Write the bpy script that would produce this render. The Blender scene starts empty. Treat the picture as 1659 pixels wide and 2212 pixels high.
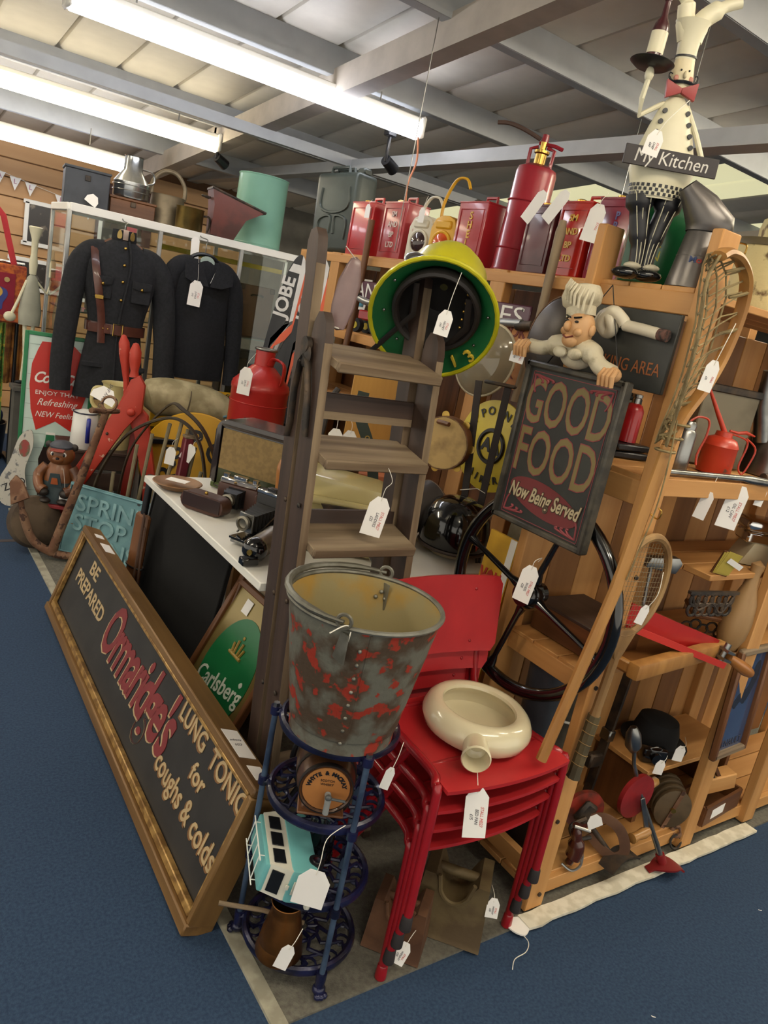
import bpy, bmesh, math, random
from mathutils import Matrix, Vector, Euler
S = bpy.context.scene
COL = S.collection
PI = math.pi
# ------------------------------------------------------------------ camera
cam = bpy.data.objects.new('camera', bpy.data.cameras.new('camera'))
COL.objects.link(cam)
cam.data.sensor_fit = 'VERTICAL'; cam.data.sensor_height = 36.0
cam.data.lens = 1640.0 / 2212.0 * 36.0
cam.data.clip_start = .02; cam.data.clip_end = 100
cam.matrix_world = Matrix(((0.816503, -0.013997, -0.577171, 0), (-0.543875, 0.316767, -0.777083, 0), (0.193706, 0.9484, 0.251029, 1.5), (0, 0, 0, 1)))
S.camera = cam
# ------------------------------------------------------------------ world + exposure
w = bpy.data.worlds.new('world'); S.world = w; w.use_nodes = True
w.node_tree.nodes['Background'].inputs[0].default_value = (.62, .58, .5, 1)
w.node_tree.nodes['Background'].inputs[1].default_value = .9
S.view_settings.view_transform = 'Standard'; S.view_settings.look = 'None'
S.view_settings.exposure = 1.27; S.view_settings.gamma = 1.0
S.view_settings.use_curve_mapping = False
TUBE_E = 12.0      # emission of a fluorescent tube's diffuser

# ------------------------------------------------------------------ materials
def lin(c):
    if isinstance(c, str):
        c = [int(c[i:i+2], 16)/255 for i in (0, 2, 4)]
    return tuple((v/12.92 if v <= .04045 else ((v+.055)/1.055)**2.4) for v in c[:3]) + (1,)
MATS = {}
def mat(name, col, rough=.5, metal=0, col2=None, col3=None, scale=8, lo=.42, hi=.58, bump=0, bscale=None,
        coat=0, stretch=(1, 1, 1), emit=0, trans=0, detail=5, wood=None, amt=1.0, alpha=1, var=.12):
    if name in MATS: return MATS[name]
    m = bpy.data.materials.new(name); m.use_nodes = True; MATS[name] = m
    nt = m.node_tree; N = nt.nodes; L = nt.links; b = N['Principled BSDF']
    b.inputs['Roughness'].default_value = rough; b.inputs['Metallic'].default_value = metal
    b.inputs['Coat Weight'].default_value = coat; b.inputs['Coat Roughness'].default_value = .08
    b.inputs['Transmission Weight'].default_value = trans; b.inputs['Alpha'].default_value = alpha
    b.inputs['Base Color'].default_value = lin(col)
    tc = N.new('ShaderNodeTexCoord'); mp = N.new('ShaderNodeMapping'); mp.inputs['Scale'].default_value = stretch
    L.new(tc.outputs['Object'], mp.inputs['Vector'])
    def noise(sc, det=detail):
        n = N.new('ShaderNodeTexNoise'); n.inputs['Scale'].default_value = sc; n.inputs['Detail'].default_value = det
        L.new(mp.outputs[0], n.inputs['Vector']); return n
    def ramp(src, a, c):
        r = N.new('ShaderNodeValToRGB'); r.color_ramp.elements[0].position = a; r.color_ramp.elements[1].position = c
        L.new(src, r.inputs[0]); return r
    def mix(f, a, c):
        x = N.new('ShaderNodeMix'); x.data_type = 'RGBA'
        if isinstance(f, float): x.inputs[0].default_value = f
        else: L.new(f, x.inputs[0])
        for i, v in ((6, a), (7, c)):
            if isinstance(v, tuple): x.inputs[i].default_value = v
            else: L.new(v, x.inputs[i])
        return x.outputs[2]
    out = lin(col)
    if wood:                                    # grain along the given local axis
        ax = 'xyz'.index(wood); st = [1, 1, 1]; st[ax] = .06
        mp.inputs['Scale'].default_value = st
        n = noise(scale*2.2, 6); r = ramp(n.outputs['Fac'], .36, .66)
        out = mix(r.outputs[0], lin(col), lin(col2 or col))
        n2 = noise(scale*.5, 2)
        r2 = ramp(n2.outputs['Fac'], .3, .7)
        d = tuple(v*.72 for v in lin(col2 or col)[:3]) + (1,)
        fm = N.new('ShaderNodeMath'); fm.operation = 'MULTIPLY'; fm.inputs[1].default_value = .45
        L.new(r2.outputs[0], fm.inputs[0])
        out = mix(fm.outputs[0], out, d)
    elif col2:
        n = noise(scale); r = ramp(n.outputs['Fac'], lo, hi)
        f = r.outputs[0]
        if amt < 1:
            fm = N.new('ShaderNodeMath'); fm.operation = 'MULTIPLY'; fm.inputs[1].default_value = amt
            L.new(f, fm.inputs[0]); f = fm.outputs[0]
        out = mix(f, lin(col), lin(col2))
        if col3:
            n3 = noise(scale*1.9 + 1.3); r3 = ramp(n3.outputs['Fac'], .56, .60)
            out = mix(r3.outputs[0], out, lin(col3))
    elif var and not emit:
        n = noise(6 + scale*.5, 4); d = tuple(v*(1-var*2) for v in lin(col)[:3]) + (1,)
        r = ramp(n.outputs['Fac'], .35, .75)
        out = mix(r.outputs[0], lin(col), d)
    if not isinstance(out, tuple): L.new(out, b.inputs['Base Color'])
    if bump:
        n = noise(bscale or scale*3, 6); bp = N.new('ShaderNodeBump'); bp.inputs['Strength'].default_value = bump
        bp.inputs['Distance'].default_value = .004
        L.new(n.outputs['Fac'], bp.inputs['Height']); L.new(bp.outputs[0], b.inputs['Normal'])
    if emit:
        b.inputs['Emission Color'].default_value = lin(col); b.inputs['Emission Strength'].default_value = emit
    return m
# shared materials
PINE = {a: mat('pine_'+a, 'cf9b5e', .55, col2='b78146', scale=9, wood=a, bump=.15) for a in 'xyz'}
DKW = {a: mat('dark_wood_'+a, '4d3b31', .5, col2='372821', scale=12, wood=a, bump=.2) for a in 'xyz'}
OLDW = {a: mat('worn_wood_'+a, '9a876c', .75, col2='6e5a45', scale=14, wood=a, bump=.4) for a in 'xyz'}
BRW = {a: mat('brown_wood_'+a, '7a4d2a', .45, col2='553218', scale=12, wood=a, bump=.2) for a in 'xyz'}
WHITE = mat('white_paint', 'e4e2da', .45, var=.03)
PAPER = mat('paper', 'f1eeea', .8, var=.02)
STRING = mat('string', 'e9e4d8', .9, var=.05)
INK = mat('ink', '3c3a46', .8, var=0); INKR = mat('red_ink', 'c8504c', .8, var=0)
BLACK = mat('black_paint', '17171a', .35, var=.1)
GLOSSBLK = mat('gloss_black', '0c0c0e', .12, coat=.6, var=.05)
STEEL = mat('steel', '9a9a98', .32, 1, col2='6f6e6a', scale=14, amt=.6)
DKIRON = mat('dark_iron', '3a3633', .55, .6, col2='57493c', scale=18, bump=.3)
RUST = mat('rust_iron', '6e4c38', .8, .3, col2='8a6a52', col3='4b342a', scale=16, bump=.5)
BRASS = mat('brass', 'c9a555', .28, 1, col2='94783c', scale=10, amt=.6)
CHROME = mat('chrome', 'd9d9d9', .1, 1, var=.02)
REDP = mat('red_gloss', 'b01c22', .3, coat=.35, col2='8d141b', scale=5, amt=.6)
GLASS = mat('cabinet_glass', 'e6f0ea', .02, trans=1, var=0); 
GOLD = mat('gold_letter', 'cfa23c', .5, var=.05)

# ------------------------------------------------------------------ geometry
def T(x=0, y=0, z=0, rx=0, ry=0, rz=0, s=None):
    m = Matrix.Translation((x, y, z)) @ Euler((math.radians(rx), math.radians(ry), math.radians(rz))).to_matrix().to_4x4()
    if s is not None: m = m @ Matrix.Diagonal((s[0], s[1], s[2], 1) if hasattr(s, '__len__') else (s, s, s, 1))
    return m
ID = Matrix()
class G:
    def __init__(s): s.bm = bmesh.new()
    def box(s, c, size, M=ID, bev=0, seg=1):
        r = bmesh.ops.create_cube(s.bm, size=1, matrix=M @ Matrix.Translation(c) @ Matrix.Diagonal((*size, 1)))
        if bev:
            es = list({e for v in r['verts'] for e in v.link_edges})
            bmesh.ops.bevel(s.bm, geom=es, offset=bev, segments=seg, profile=.6, affect='EDGES')
        return s
    def cyl(s, p0, p1, r0, r1=None, n=16, M=ID):
        r1 = r0 if r1 is None else r1
        return s.tube([p0, p1], [r0, r1], n, M=M)
    def lathe(s, prof, n=24, M=ID, a0=0, a1=2*PI):
        full = abs(a1-a0-2*PI) < 1e-6; k = n if full else n+1; rings = []
        for r, z in prof:
            if r < 1e-6: rings.append([s.bm.verts.new(M @ Vector((0, 0, z)))]); continue
            rings.append([s.bm.verts.new(M @ Vector((r*math.cos(a0+(a1-a0)*i/n), r*math.sin(a0+(a1-a0)*i/n), z))) for i in range(k)])
        for a, b in zip(rings, rings[1:]):
            for i in range(n):
                j = (i+1) % k
                q = [a[i % len(a)], a[j % len(a)], b[j % len(b)], b[i % len(b)]]
                q = [v for t, v in enumerate(q) if v not in q[:t]]
                if len(q) > 2:
                    try: s.bm.faces.new(q)
                    except ValueError: pass
        return s
    def tube(s, pts, r, n=8, closed=False, M=ID, flat=None, cap=True):
        P = [Vector(p) for p in pts]; k = len(P); R = r if isinstance(r, (list, tuple)) else [r]*k
        rings = []; up = None
        for i in range(k):
            a = P[(i-1) % k] if (closed or i > 0) else P[i]; b = P[(i+1) % k] if (closed or i < k-1) else P[i]
            t = (b-a)
            t = t.normalized() if t.length > 1e-9 else Vector((0, 0, 1))
            if up is None:
                up = Vector((0, 0, 1)) if abs(t.z) < .9 else Vector((0, 1, 0))
            x = t.cross(up)
            if x.length < 1e-5: x = t.cross(Vector((1, .3, 0)))
            x.normalize(); y = x.cross(t).normalized(); up = y
            fx, fy = flat or (1, 1)
            rings.append([s.bm.verts.new(M @ (P[i] + R[i]*(x*fx*math.cos(2*PI*j/n) + y*fy*math.sin(2*PI*j/n)))) for j in range(n)])
        for i in range(k if closed else k-1):
            a, b = rings[i], rings[(i+1) % k]
            for j in range(n): s.bm.faces.new([a[j], a[(j+1) % n], b[(j+1) % n], b[j]])
        if not closed and cap:
            s.bm.faces.new(rings[0][::-1]); s.bm.faces.new(rings[-1])
        return s
    def prism(s, poly, t, M=ID, bev=0):
        """outline in local X-Z, thickness t along +Y"""
        a = [s.bm.verts.new(M @ Vector((x, 0, z))) for x, z in poly]; b = [s.bm.verts.new(M @ Vector((x, t, z))) for x, z in poly]
        n = len(poly); s.bm.faces.new(a); f2 = s.bm.faces.new(b[::-1])
        for i in range(n): s.bm.faces.new([a[i], b[i], b[(i+1) % n], a[(i+1) % n]])
        if bev:
            es = list({e for v in a+b for e in v.link_edges})
            bmesh.ops.bevel(s.bm, geom=es, offset=bev, segments=2, profile=.6, affect='EDGES')
        return s
    def ball(s, c, r, n=16, M=ID):
        r = r if hasattr(r, '__len__') else (r, r, r)
        bmesh.ops.create_uvsphere(s.bm, u_segments=n, v_segments=max(6, n//2+2), radius=1, matrix=M @ Matrix.Translation(c) @ Matrix.Diagonal((*r, 1)))
        return s
    def torus(s, R, r, n=32, m=10, M=ID, flat=None):
        return s.tube([(R*math.cos(2*PI*i/n), R*math.sin(2*PI*i/n), 0) for i in range(n)], r, m, True, M, flat)
    def loft(s, secs, M=ID, closed=False, cap=True):
        rings = [[s.bm.verts.new(M @ Vector(p)) for p in sec] for sec in secs]; n = len(rings[0]); k = len(rings)
        for i in range(k if closed else k-1):
            a, b = rings[i], rings[(i+1) % k]
            for j in range(n): s.bm.faces.new([a[j], a[(j+1) % n], b[(j+1) % n], b[j]])
        if cap and not closed: s.bm.faces.new(rings[0][::-1]); s.bm.faces.new(rings[-1])
        return s
    def sheet(s, fn, nu, nv, M=ID, t=0):
        """grid surface fn(u,v) with thickness t along its normal"""
        g = [[s.bm.verts.new(M @ Vector(fn(i/nu, j/nv))) for j in range(nv+1)] for i in range(nu+1)]
        fs = [s.bm.faces.new([g[i][j], g[i+1][j], g[i+1][j+1], g[i][j+1]]) for i in range(nu) for j in range(nv)]
        if t:
            bmesh.ops.recalc_face_normals(s.bm, faces=fs)
            bmesh.ops.solidify(s.bm, geom=fs, thickness=t)
        return s
def ell(rx, rz, n=28, a0=0, a1=2*PI, cx=0, cz=0):
    full = abs(a1-a0-2*PI) < 1e-6; k = n if full else n+1
    return [(cx+rx*math.cos(a0+(a1-a0)*i/n), cz+rz*math.sin(a0+(a1-a0)*i/n)) for i in range(k)]
def rrect(w, h, r, n=4, cx=0, cz=0):
    out = []
    for q, (sx, sz) in enumerate(((1, 1), (-1, 1), (-1, -1), (1, -1))):
        for i in range(n+1):
            a = PI/2*(q + i/n); out.append((cx+sx*(w/2-r)+r*math.cos(a), cz+sz*(h/2-r)+r*math.sin(a)))
    return out
def spline(pts, n=6, closed=False):
    P = [Vector(p) for p in pts]; k = len(P); out = []
    for i in range(k if closed else k-1):
        a, b, c, d = (P[(i-1) % k], P[i], P[(i+1) % k], P[(i+2) % k]) if closed else (P[max(i-1, 0)], P[i], P[i+1], P[min(i+2, k-1)])
        for j in range(n):
            t = j/n
            out.append(.5*((2*b)+(c-a)*t+(2*a-5*b+4*c-d)*t*t+(3*b-a-3*c+d)*t**3))
    if not closed: out.append(P[-1])
    return out
def spl2(pts, n=5): return [(v.x, v.y) for v in spline([(a, b, 0) for a, b in pts], n, True)]
def link(name, me, m, parent=None, smooth=40):
    me.name = name; me.materials.append(m)
    o = bpy.data.objects.new(name, me); COL.objects.link(o)
    if parent is not None: o.parent = parent
    return o
def ob(name, g, m, parent=None, smooth=40):
    me = bpy.data.meshes.new(name)
    bmesh.ops.recalc_face_normals(g.bm, faces=g.bm.faces)
    ca = math.radians(smooth)
    for f in g.bm.faces: f.smooth = True
    for e in g.bm.edges:
        if len(e.link_faces) == 2 and e.calc_face_angle(0) > ca: e.smooth = False
    g.bm.to_mesh(me); g.bm.free()
    return link(name, me, m, parent)
def props(o, label, cat, group=None):
    o['label'] = label; o['category'] = cat
    if group: o['group'] = group
    return o
def place(o, loc, rot=(0, 0, 0)):
    o.location = loc; o.rotation_euler = [math.radians(a) for a in rot]; return o
def thing(name, label, cat, loc=(0, 0, 0), rot=(0, 0, 0), group=None):
    o = bpy.data.objects.new(name, None); COL.objects.link(o); o.empty_display_size = .05
    place(o, loc, rot); return props(o, label, cat, group)
def one(name, g, m, label, cat, loc=(0, 0, 0), rot=(0, 0, 0), group=None, smooth=40):
    return props(place(ob(name, g, m, None, smooth), loc, rot), label, cat, group)
def struct(name, g, m, parent=None):
    o = ob(name, g, m, parent)
    if parent is None: o['kind'] = 'structure'
    return o
def dup(o, parent=None):
    c = o.copy(); COL.objects.link(c)
    if parent is not None: c.parent = parent
    for ch in list(o.children): dup(ch, c)
    return c
def text(name, body, m, parent, M, size=.1, ext=.001, align='CENTER', shear=0, off=0, sx=1, space=1, valign='CENTER', fitw=None):
    """lettering as flat raised mesh; M maps text XY (x right, y up), raised along +Z"""
    cu = bpy.data.curves.new(name, 'FONT'); cu.body = body; cu.size = size; cu.extrude = ext; cu.align_x = align; cu.align_y = valign
    cu.shear = shear; cu.offset = off; cu.space_character = space; cu.resolution_u = 3
    t = bpy.data.objects.new(name, cu); COL.objects.link(t)
    me = bpy.data.meshes.new_from_object(t.evaluated_get(bpy.context.evaluated_depsgraph_get()))
    bpy.data.objects.remove(t); bpy.data.curves.remove(cu)
    if fitw: sx = fitw/max(1e-6, max(v.co.x for v in me.vertices)-min(v.co.x for v in me.vertices))
    me.transform(M @ Matrix.Diagonal((sx, 1, 1, 1)))
    me.materials.clear()
    return link(name, me, m, parent)
FRONT = T(rx=90)             # text stood up in X-Z facing -Y
def arctext(name, body, m, parent, R, a0, a1, size, M=ID, ext=.001, off=0, inside=False, sx=1):
    """letters round an arc in local X-Z facing -Y; one mesh"""
    g = bmesh.new(); n = len(body)
    for i, ch in enumerate(body):
        if ch == ' ': continue
        a = math.radians(a0+(a1-a0)*(i/(n-1) if n > 1 else .5))
        t = text('letter', ch, m, None, M @ T(R*math.cos(a), 0, R*math.sin(a)) @ T(ry=90-math.degrees(a) + (180 if inside else 0)) @ FRONT, size, ext, off=off, sx=sx)
        g.from_mesh(t.data); me = t.data; bpy.data.objects.remove(t); bpy.data.meshes.remove(me)
    me = bpy.data.meshes.new(name); g.to_mesh(me); g.free()
    return link(name, me, m, parent)
TAGI = [0]
def tag(loc, rot, on, w=.035, h=.07, st=None, lines=('STALL MB27', '', '£12'), notch=True, bend=.0, group=None):
    """paper price tag on a string; hangs in local X-Z, hole at origin"""
    t = thing('price_tag', on, 'tag', loc, rot, group)
    c = w*.28
    g = G().prism([(-w/2, -h), (w/2, -h), (w/2, -c), (w/2-c, 0.006), (-w/2+c, .006), (-w/2, -c)], .0007, M=T(y=0))
    ob('card', g, PAPER, t)
    if st:
        ob('string', G().tube(spline([(0, -.001, -.004)] + list(st), 5), .0009, 5), STRING, t)
    if lines:
        for i, l in enumerate(lines):
            if l: text('handwriting', l, INKR if i == 0 else INK, t, T(w*(.25-.22*i), -.0004, -h*.55, ry=90) @ FRONT, w*.2, .0002, shear=.2, sx=.85)
    return t

# ================================================================== structure
carpet = mat('blue_carpet', '1f3450', .95, col2='304864', scale=130, lo=.35, hi=.7, bump=.5, bscale=300, detail=8)
struct('floor', G().box((3, 1.0, -.05), (18, 11, .1)), carpet)                       # blue carpet
struct('floor.001', G().box((3, 10.4, -.052), (18, 7.8, .1)), mat('beige_floor', '97917f', .6))
greycarpet = mat('grey_carpet', '6f6c62', .95, col2='59564e', scale=90, lo=.35, hi=.7, bump=.5, bscale=260, detail=8)
struct('floor.002', G().box((2.2, 3.0, .003), (2.85, 3.93, .006)), greycarpet)
edge = mat('mat_edging', 'a9a593', .6, col2='8f8b7b', scale=20)
struct('trim_1', G().box((.772, 2.8, .004), (.035, 3.54, .01)), edge)
g = G()
pts = [(1.50+i*.0455, 1.056+random.Random(i).uniform(-.002, .002)) for i in range(26)]
top = [(x, y) for x, y in pts] + [(x, y-.048-.002*math.sin(i*1.7)) for i, (x, y) in reversed(list(enumerate(pts)))]
g.prism([(x, y) for x, y in top], .008, M=T(z=.016, rx=-90))
struct('trim_2', g, mat('white_cloth_strip', 'dad5c4', .9, col2='c6c0ac', scale=25, bump=.4))
one('tape_mark', G().box((0, 0, .001), (.3, .035, .002), bev=.0005), mat('brown_tape', '4d4444', .8), 'dark brown tape mark stuck on the blue carpet', 'tape', (.66, 4.05, 0), (0, 0, 4))
# ceiling: sheets run down the slope, separate ribs
SL = -.1; ANG = math.degrees(math.atan(SL))
def cz(y): return 3.08 + SL*y
sheetm = mat('roof_sheet', 'dfdacf', .55, var=.04)
sky = mat('skylight_sheet', 'e2ddb0', .5, emit=.35)
ceil = struct('ceiling', G().box((0, 0, .08), (18.2, 13.2, .02), M=T(5, 2.5, cz(2.5), rx=ANG)), mat('roof_back', '8b877d', .8))
Y0, Y1 = -4, 7.6
prof = [(0, .012), (.02, 0), (.31, 0), (.325, .012), (.335, .045), (.345, .012)]
protos = {}
for i in range(48):
    x = -2.5 + i*.345
    kind = 'sky' if i in (20, 21, 24) else 'std'
    if kind not in protos:
        g = G().prism(prof + [(.345, .05), (0, .05)], 13.0, M=T(y=-6.5))
        protos[kind] = ob('roof_sheet', g, sky if kind == 'sky' else sheetm, ceil); o = protos[kind]
    else:
        o = bpy.data.objects.new('roof_sheet', protos[kind].data); COL.objects.link(o); o.parent = ceil
    o.location = (x, 2.5, cz(2.5)); o.rotation_euler = (math.radians(ANG), 0, 0)
purl = mat('purlin_grey', 'a3a6a8', .5, var=.06)
for y in (.95, 2.02, 2.85, 3.78, 5.2, 6.35):
    g = G().box((4.5, y, cz(y)-.065), (15, .012, .13)).box((4.5, y+.03, cz(y)-.012), (15, .06, .012)).box((4.5, y+.03, cz(y)-.125), (15, .06, .012))
    b = struct('trim_3', g, purl)
raft = mat('rafter_paint', 'b0a79c', .6, var=.1)
for x in (2.0, -1.6, 5.6):
    struct('trim_4', G().box((0, 0, 0), (.10, 12, .13), M=T(x, 2, cz(2)-.17, rx=ANG)), raft)
struct('trim_5', G().box((2.62, 3.0, 2.34), (.06, 9.2, .07)).box((2.62, 3.0, 2.31), (.1, 9.2, .012)), purl)
struct('trim_6', G().box((5.0, 4.6, 2.36), (9, .05, .06)), purl)
# far walls
wallm = mat('far_wall', '77736a', .8)
struct('wall_back', G().box((8.0, 7.65, 1.3), (14, .1, 2.6)), wallm)
struct('wall_right', G().box((11.5, 1.5, 1.6), (.1, 12, 3.2)), wallm)
wl = struct('wall_left', G().box((.9, 7.58, 1.3), (4.6, .04, 2.6)), mat('plank_wall_back', '6b4726', .7))
pl = mat('orange_plank', 'c99f70', .55, col2='ba8e5e', scale=5, wood='x')
p0 = None
for i in range(15):
    g = G().box((0, 0, 0), (4.6, .018, .142), bev=.004) if p0 is None else None
    if p0 is None: p0 = ob('plank', g, pl, wl); o = p0
    else: o = p0.copy(); COL.objects.link(o)
    o.location = (.9, 7.55, .08+i*.15)
# ------------------------------------------------------------------ fluorescent lamps
tubew = mat('tube_cool', 'f4f6ff', .4, emit=TUBE_E*.5); tubey = mat('tube_warm', 'fff0cf', .4, emit=TUBE_E*.45)
tubefill = mat('tube_unseen_fill', 'fff3dc', .4, emit=TUBE_E*1.6)  # stronger emission for the added lamps out of view, as fill light
def lamp(x0, x1, y, z, m, label, drop=0):
    t = thing('fluorescent_lamp', label, 'lamp', ((x0+x1)/2, y, z)); L = x1-x0
    ob('housing', G().box((0, 0, .055), (L, .045, .03), bev=.006), WHITE, t)
    ob('diffuser', G().tube([(-L/2+.01, 0, 0), (L/2-.01, 0, 0)], .042, 16), m, t)
    for s in (-1, 1): ob('end_cap', G().box((s*(L/2), 0, .02), (.025, .1, .11), bev=.01), WHITE, t)
    if cz(y)-z-.08 > .05:
        for s in (-.35, .35): ob('hanger', G().cyl((s*L, 0, .08), (s*L, 0, cz(y)-z-.13), .004, n=6), STEEL, t)
lamp(.70, 2.50, 3.75, 2.455, tubew, 'bright cool white fluorescent lamp fixed under the purlin nearest the steps')
lamp(.14, 1.94, 5.2, 2.31, tubey, 'warm yellowish fluorescent lamp above the glass cabinet')
lamp(-.15, 1.65, 6.2, 2.14, tubew, 'cool white fluorescent lamp in front of the orange plank wall')
lamp(-1.9, -.1, 3.75, 2.455, tubefill, 'unseen added fluorescent lamp on the next length of the steps purlin')  # lamp added out of view, fills from the left
lamp(3.6, 5.4, 1.6, 2.70, tubefill, 'unseen added warm fluorescent lamp over the right hand aisle')  # added outside the view to light the right side
lamp(.1, 1.9, -.35, 2.9, tubefill, 'unseen added warm fluorescent lamp over the corner of the aisle')  # added behind the camera as overhead fill
lamp(2.2, 4.0, .5, 2.86, tubefill, 'unseen added warm fluorescent lamp over the aisle beside pine shelving')  # put in above the view to brighten the right of the ceiling
lamp(4.2, 6.0, .5, 2.86, tubefill, 'unseen added warm fluorescent lamp at the far end of right hand aisle')  # another unseen lamp added for the dark right ceiling
lamp(-2.2, -.4, 1.3, 2.73, tubefill, 'unseen added fluorescent lamp over the left hand aisle')  # extra lamp out of view, added as fill over the left
# ------------------------------------------------------------------ shelving units
TAN = {a: mat('tan_pine_'+a, '98693a', .55, col2='7d5229', scale=9, wood=a, bump=.15) for a in 'yz'}
def unit_right():
    t = thing('shelving_unit', 'pine shelving unit with racket and oil cans, open ends', 'shelf', (0, 0, 0))
    def post(x, y, z1, z0=.012, wx=.07, wy=.03):
        ob('post', G().box((x, y, (z0+z1)/2), (wx, wy, z1-z0), bev=.003), PINE['z'], t)
    for x, y, z1 in ((1.563, 1.075, 1.81), (1.545, 1.385, 1.81), (2.275, 1.075, 1.24), (2.66, 1.075, 1.66), (2.66, 1.385, 1.8), (2.1, 1.385, 1.8), (3.33, 1.075, 1.8), (3.33, 1.385, 1.8)): post(x, y, z1)
    for z, d in ((1.648, .05), (.69, .05), (.12, .05), (1.205, .06)):
        ob('end_rail', G().box((1.55, 1.23, z), (.025, .28, d), bev=.002), PINE['y'], t)
    for z in (1.225, .05):
        ob('front_rail', G().box((2.46, 1.09, z), (1.73, .02, .045), bev=.002), PINE['x'], t)
    for z, xa in ((1.675, 1.54), (1.24, 1.54), (.965, 1.98), (.715, 1.54), (.07, 1.54)):
        for k in range(3): ob('shelf_board', G().box(((xa+3.35)/2, 1.143+k*.093, z), (3.35-xa, .09, .018), bev=.002), PINE['x'], t)
    for k in range(14):
        ob('back_board', G().box((1.60+k*.125, 1.405, .86), (.122, .014, 1.56), bev=.002), (PINE['z'], TAN['z'])[k % 2], t)
    ob('hook', G().tube(spline([(1.575, 1.055, 1.77), (1.575, 1.03, 1.765), (1.575, 1.028, 1.785), (1.575, 1.045, 1.79)], 5), .002, 6), BRASS, t)
    ob('hook', G().tube(spline([(1.56, 1.058, 1.165), (1.56, 1.035, 1.16), (1.56, 1.03, 1.178), (1.56, 1.04, 1.185)], 5), .002, 6), BRASS, t)
    for x, z in ((1.55, 1.2), (1.58, 1.0), (1.55, .7), (1.575, .45), (1.555, .3), (1.57, .06)):
        ob('bolt', G().cyl((x, 1.061, z), (x, 1.055, z), .006, n=8), DKIRON, t)
unit_right()
def unit_cans():
    t = thing('shelving_unit', 'long pine shelving unit with red fuel cans along its top', 'shelf', (0, 0, 0))
    for y in (1.52, 2.39, 3.70, 4.06):
        for x in (2.12, 2.44): ob('post', G().box((x, y, .88), (.045, .09, 1.735), bev=.003), PINE['z'], t)
    for z in (1.738, 1.36, 1.02, .62, .12):
        for k in range(3): ob('shelf_board', G().box((2.165+k*.115, 2.80, z), (.11, 2.6, .018), bev=.002), PINE['y'], t)
        ob('front_rail', G().box((2.105, 2.80, z-.02), (.018, 2.6, .04), bev=.002), PINE['y'], t)
    for k in range(11): ob('back_board', G().box((2.475, 1.62+k*.235, .87), (.014, .23, 1.68), bev=.002), TAN['z'] if k % 2 else BRW['z'], t)
unit_cans()
# white table
t = thing('display_table', 'white topped display table carrying cameras and radio', 'table', (0, 0, 0))
ob('table_top', G().box((1.42, 2.205, .737), (1.04, 1.03, .026), bev=.003), WHITE, t)
for x, y in ((1.3, 2.66), (1.88, 2.66), (1.88, 1.76), (1.36, 1.76)): ob('leg', G().box((x, y, .367), (.045, .045, .715), bev=.003), PINE['z'], t)
ob('apron', G().box((1.9, 2.19, .68), (.02, .9, .09), bev=.003), PINE['y'], t)

# ================================================================== foreground
# ---- long painted sign leaning on the table
goldw = {a: mat('gilt_wood_'+a, '8c6a3c', .42, .15, col2='6b4d2a', scale=10, wood=a, bump=.2) for a in 'xz'}
t = thing('shop_sign', 'long black tonic sign in gilded wooden frame leaning on floor', 'sign', (.702, 3.2, .008), (-18, 0, -91.3))
L, Hh, D = 1.87, .40, .075
ob('panel', G().box((L/2, .03, Hh/2), (L-.02, .012, Hh-.02)), mat('sign_black', '24211f', .55, col2='2c2926', scale=7), t)
def rail(name, c, s, ax, bead):
    o = ob(name, G().box(c, s, bev=.004), goldw[ax], t)
    ob('bead', G().box(*bead, bev=.003), mat('gilt_bead', 'b08b50', .35, .3, col2='7d5c30', scale=30), o)
rail('frame_rail', (L/2, D/2, Hh-.012), (L, D, .024), 'x', ((L/2, .012, Hh-.03), (L-.05, .018, .012)))
rail('frame_rail', (L/2, D/2-.004, .016), (L, D+.008, .032), 'x', ((L/2, .014, .042), (L-.05, .02, .022)))
rail('frame_rail', (.014, D/2, Hh/2), (.028, D, Hh-.05), 'z', ((.034, .014, Hh/2), (.014, .018, Hh-.07)))
rail('frame_rail', (L-.011, D/2, Hh/2), (.022, D, Hh-.05), 'z', ((L-.026, .012, Hh/2), (.010, .016, Hh-.07)))
ob('backing_slat', G().box((L/2, D-.004, Hh/2), (L-.06, .006, Hh-.06)), BRW['x'], t)
cream = mat('sign_cream', 'b9a077', .6, var=.08); ochre = mat('sign_ochre', '7d5730', .6, var=.05); dred = mat('sign_red', '7c2a2c', .6, var=.08)
def st(body, u, v, size, m, sx=1, sh=None, **k):
    if sh: text('lettering', body, sh, t, T(u-.007, .0232, v-.007) @ FRONT, size, .0006, sx=sx, **k)
    text('lettering', body, m, t, T(u, .0225, v) @ FRONT, size, .0008, sx=sx, **k)
st('BE', .29, .302, .075, cream, 1.5, off=.0015)
st('PREPARED', .34, .222, .078, cream, 1.22, off=.0015)
st("Ormaridge's", 1.0, .235, .25, dred, .70, cream, shear=.25, off=.006, space=.86)
st('LUNG', 1.47, .322, .074, cream, .98, ochre, off=.001); st('TONIC', 1.725, .322, .074, cream, .98, ochre, off=.001)
st('for', 1.6, .247, .07, cream, 1.1, ochre, off=.001)
st('coughs & colds', 1.595, .16, .088, cream, .86, ochre, off=.001)
for u, w_, d_ in ((.12, .045, .035), (.26, .10, .04), (1.67, .13, .05), (1.80, .06, .04)):
    ob('sticker', G().box((u, .04, Hh+.0005), (w_, d_, .001)), PAPER, t)
for i, s_ in enumerate(('Antique', '£250')): text('handwriting', s_, INK, t, T(1.655+i*.02, .04, Hh+.0012, rz=-80), .012, .0002, shear=.3)
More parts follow.
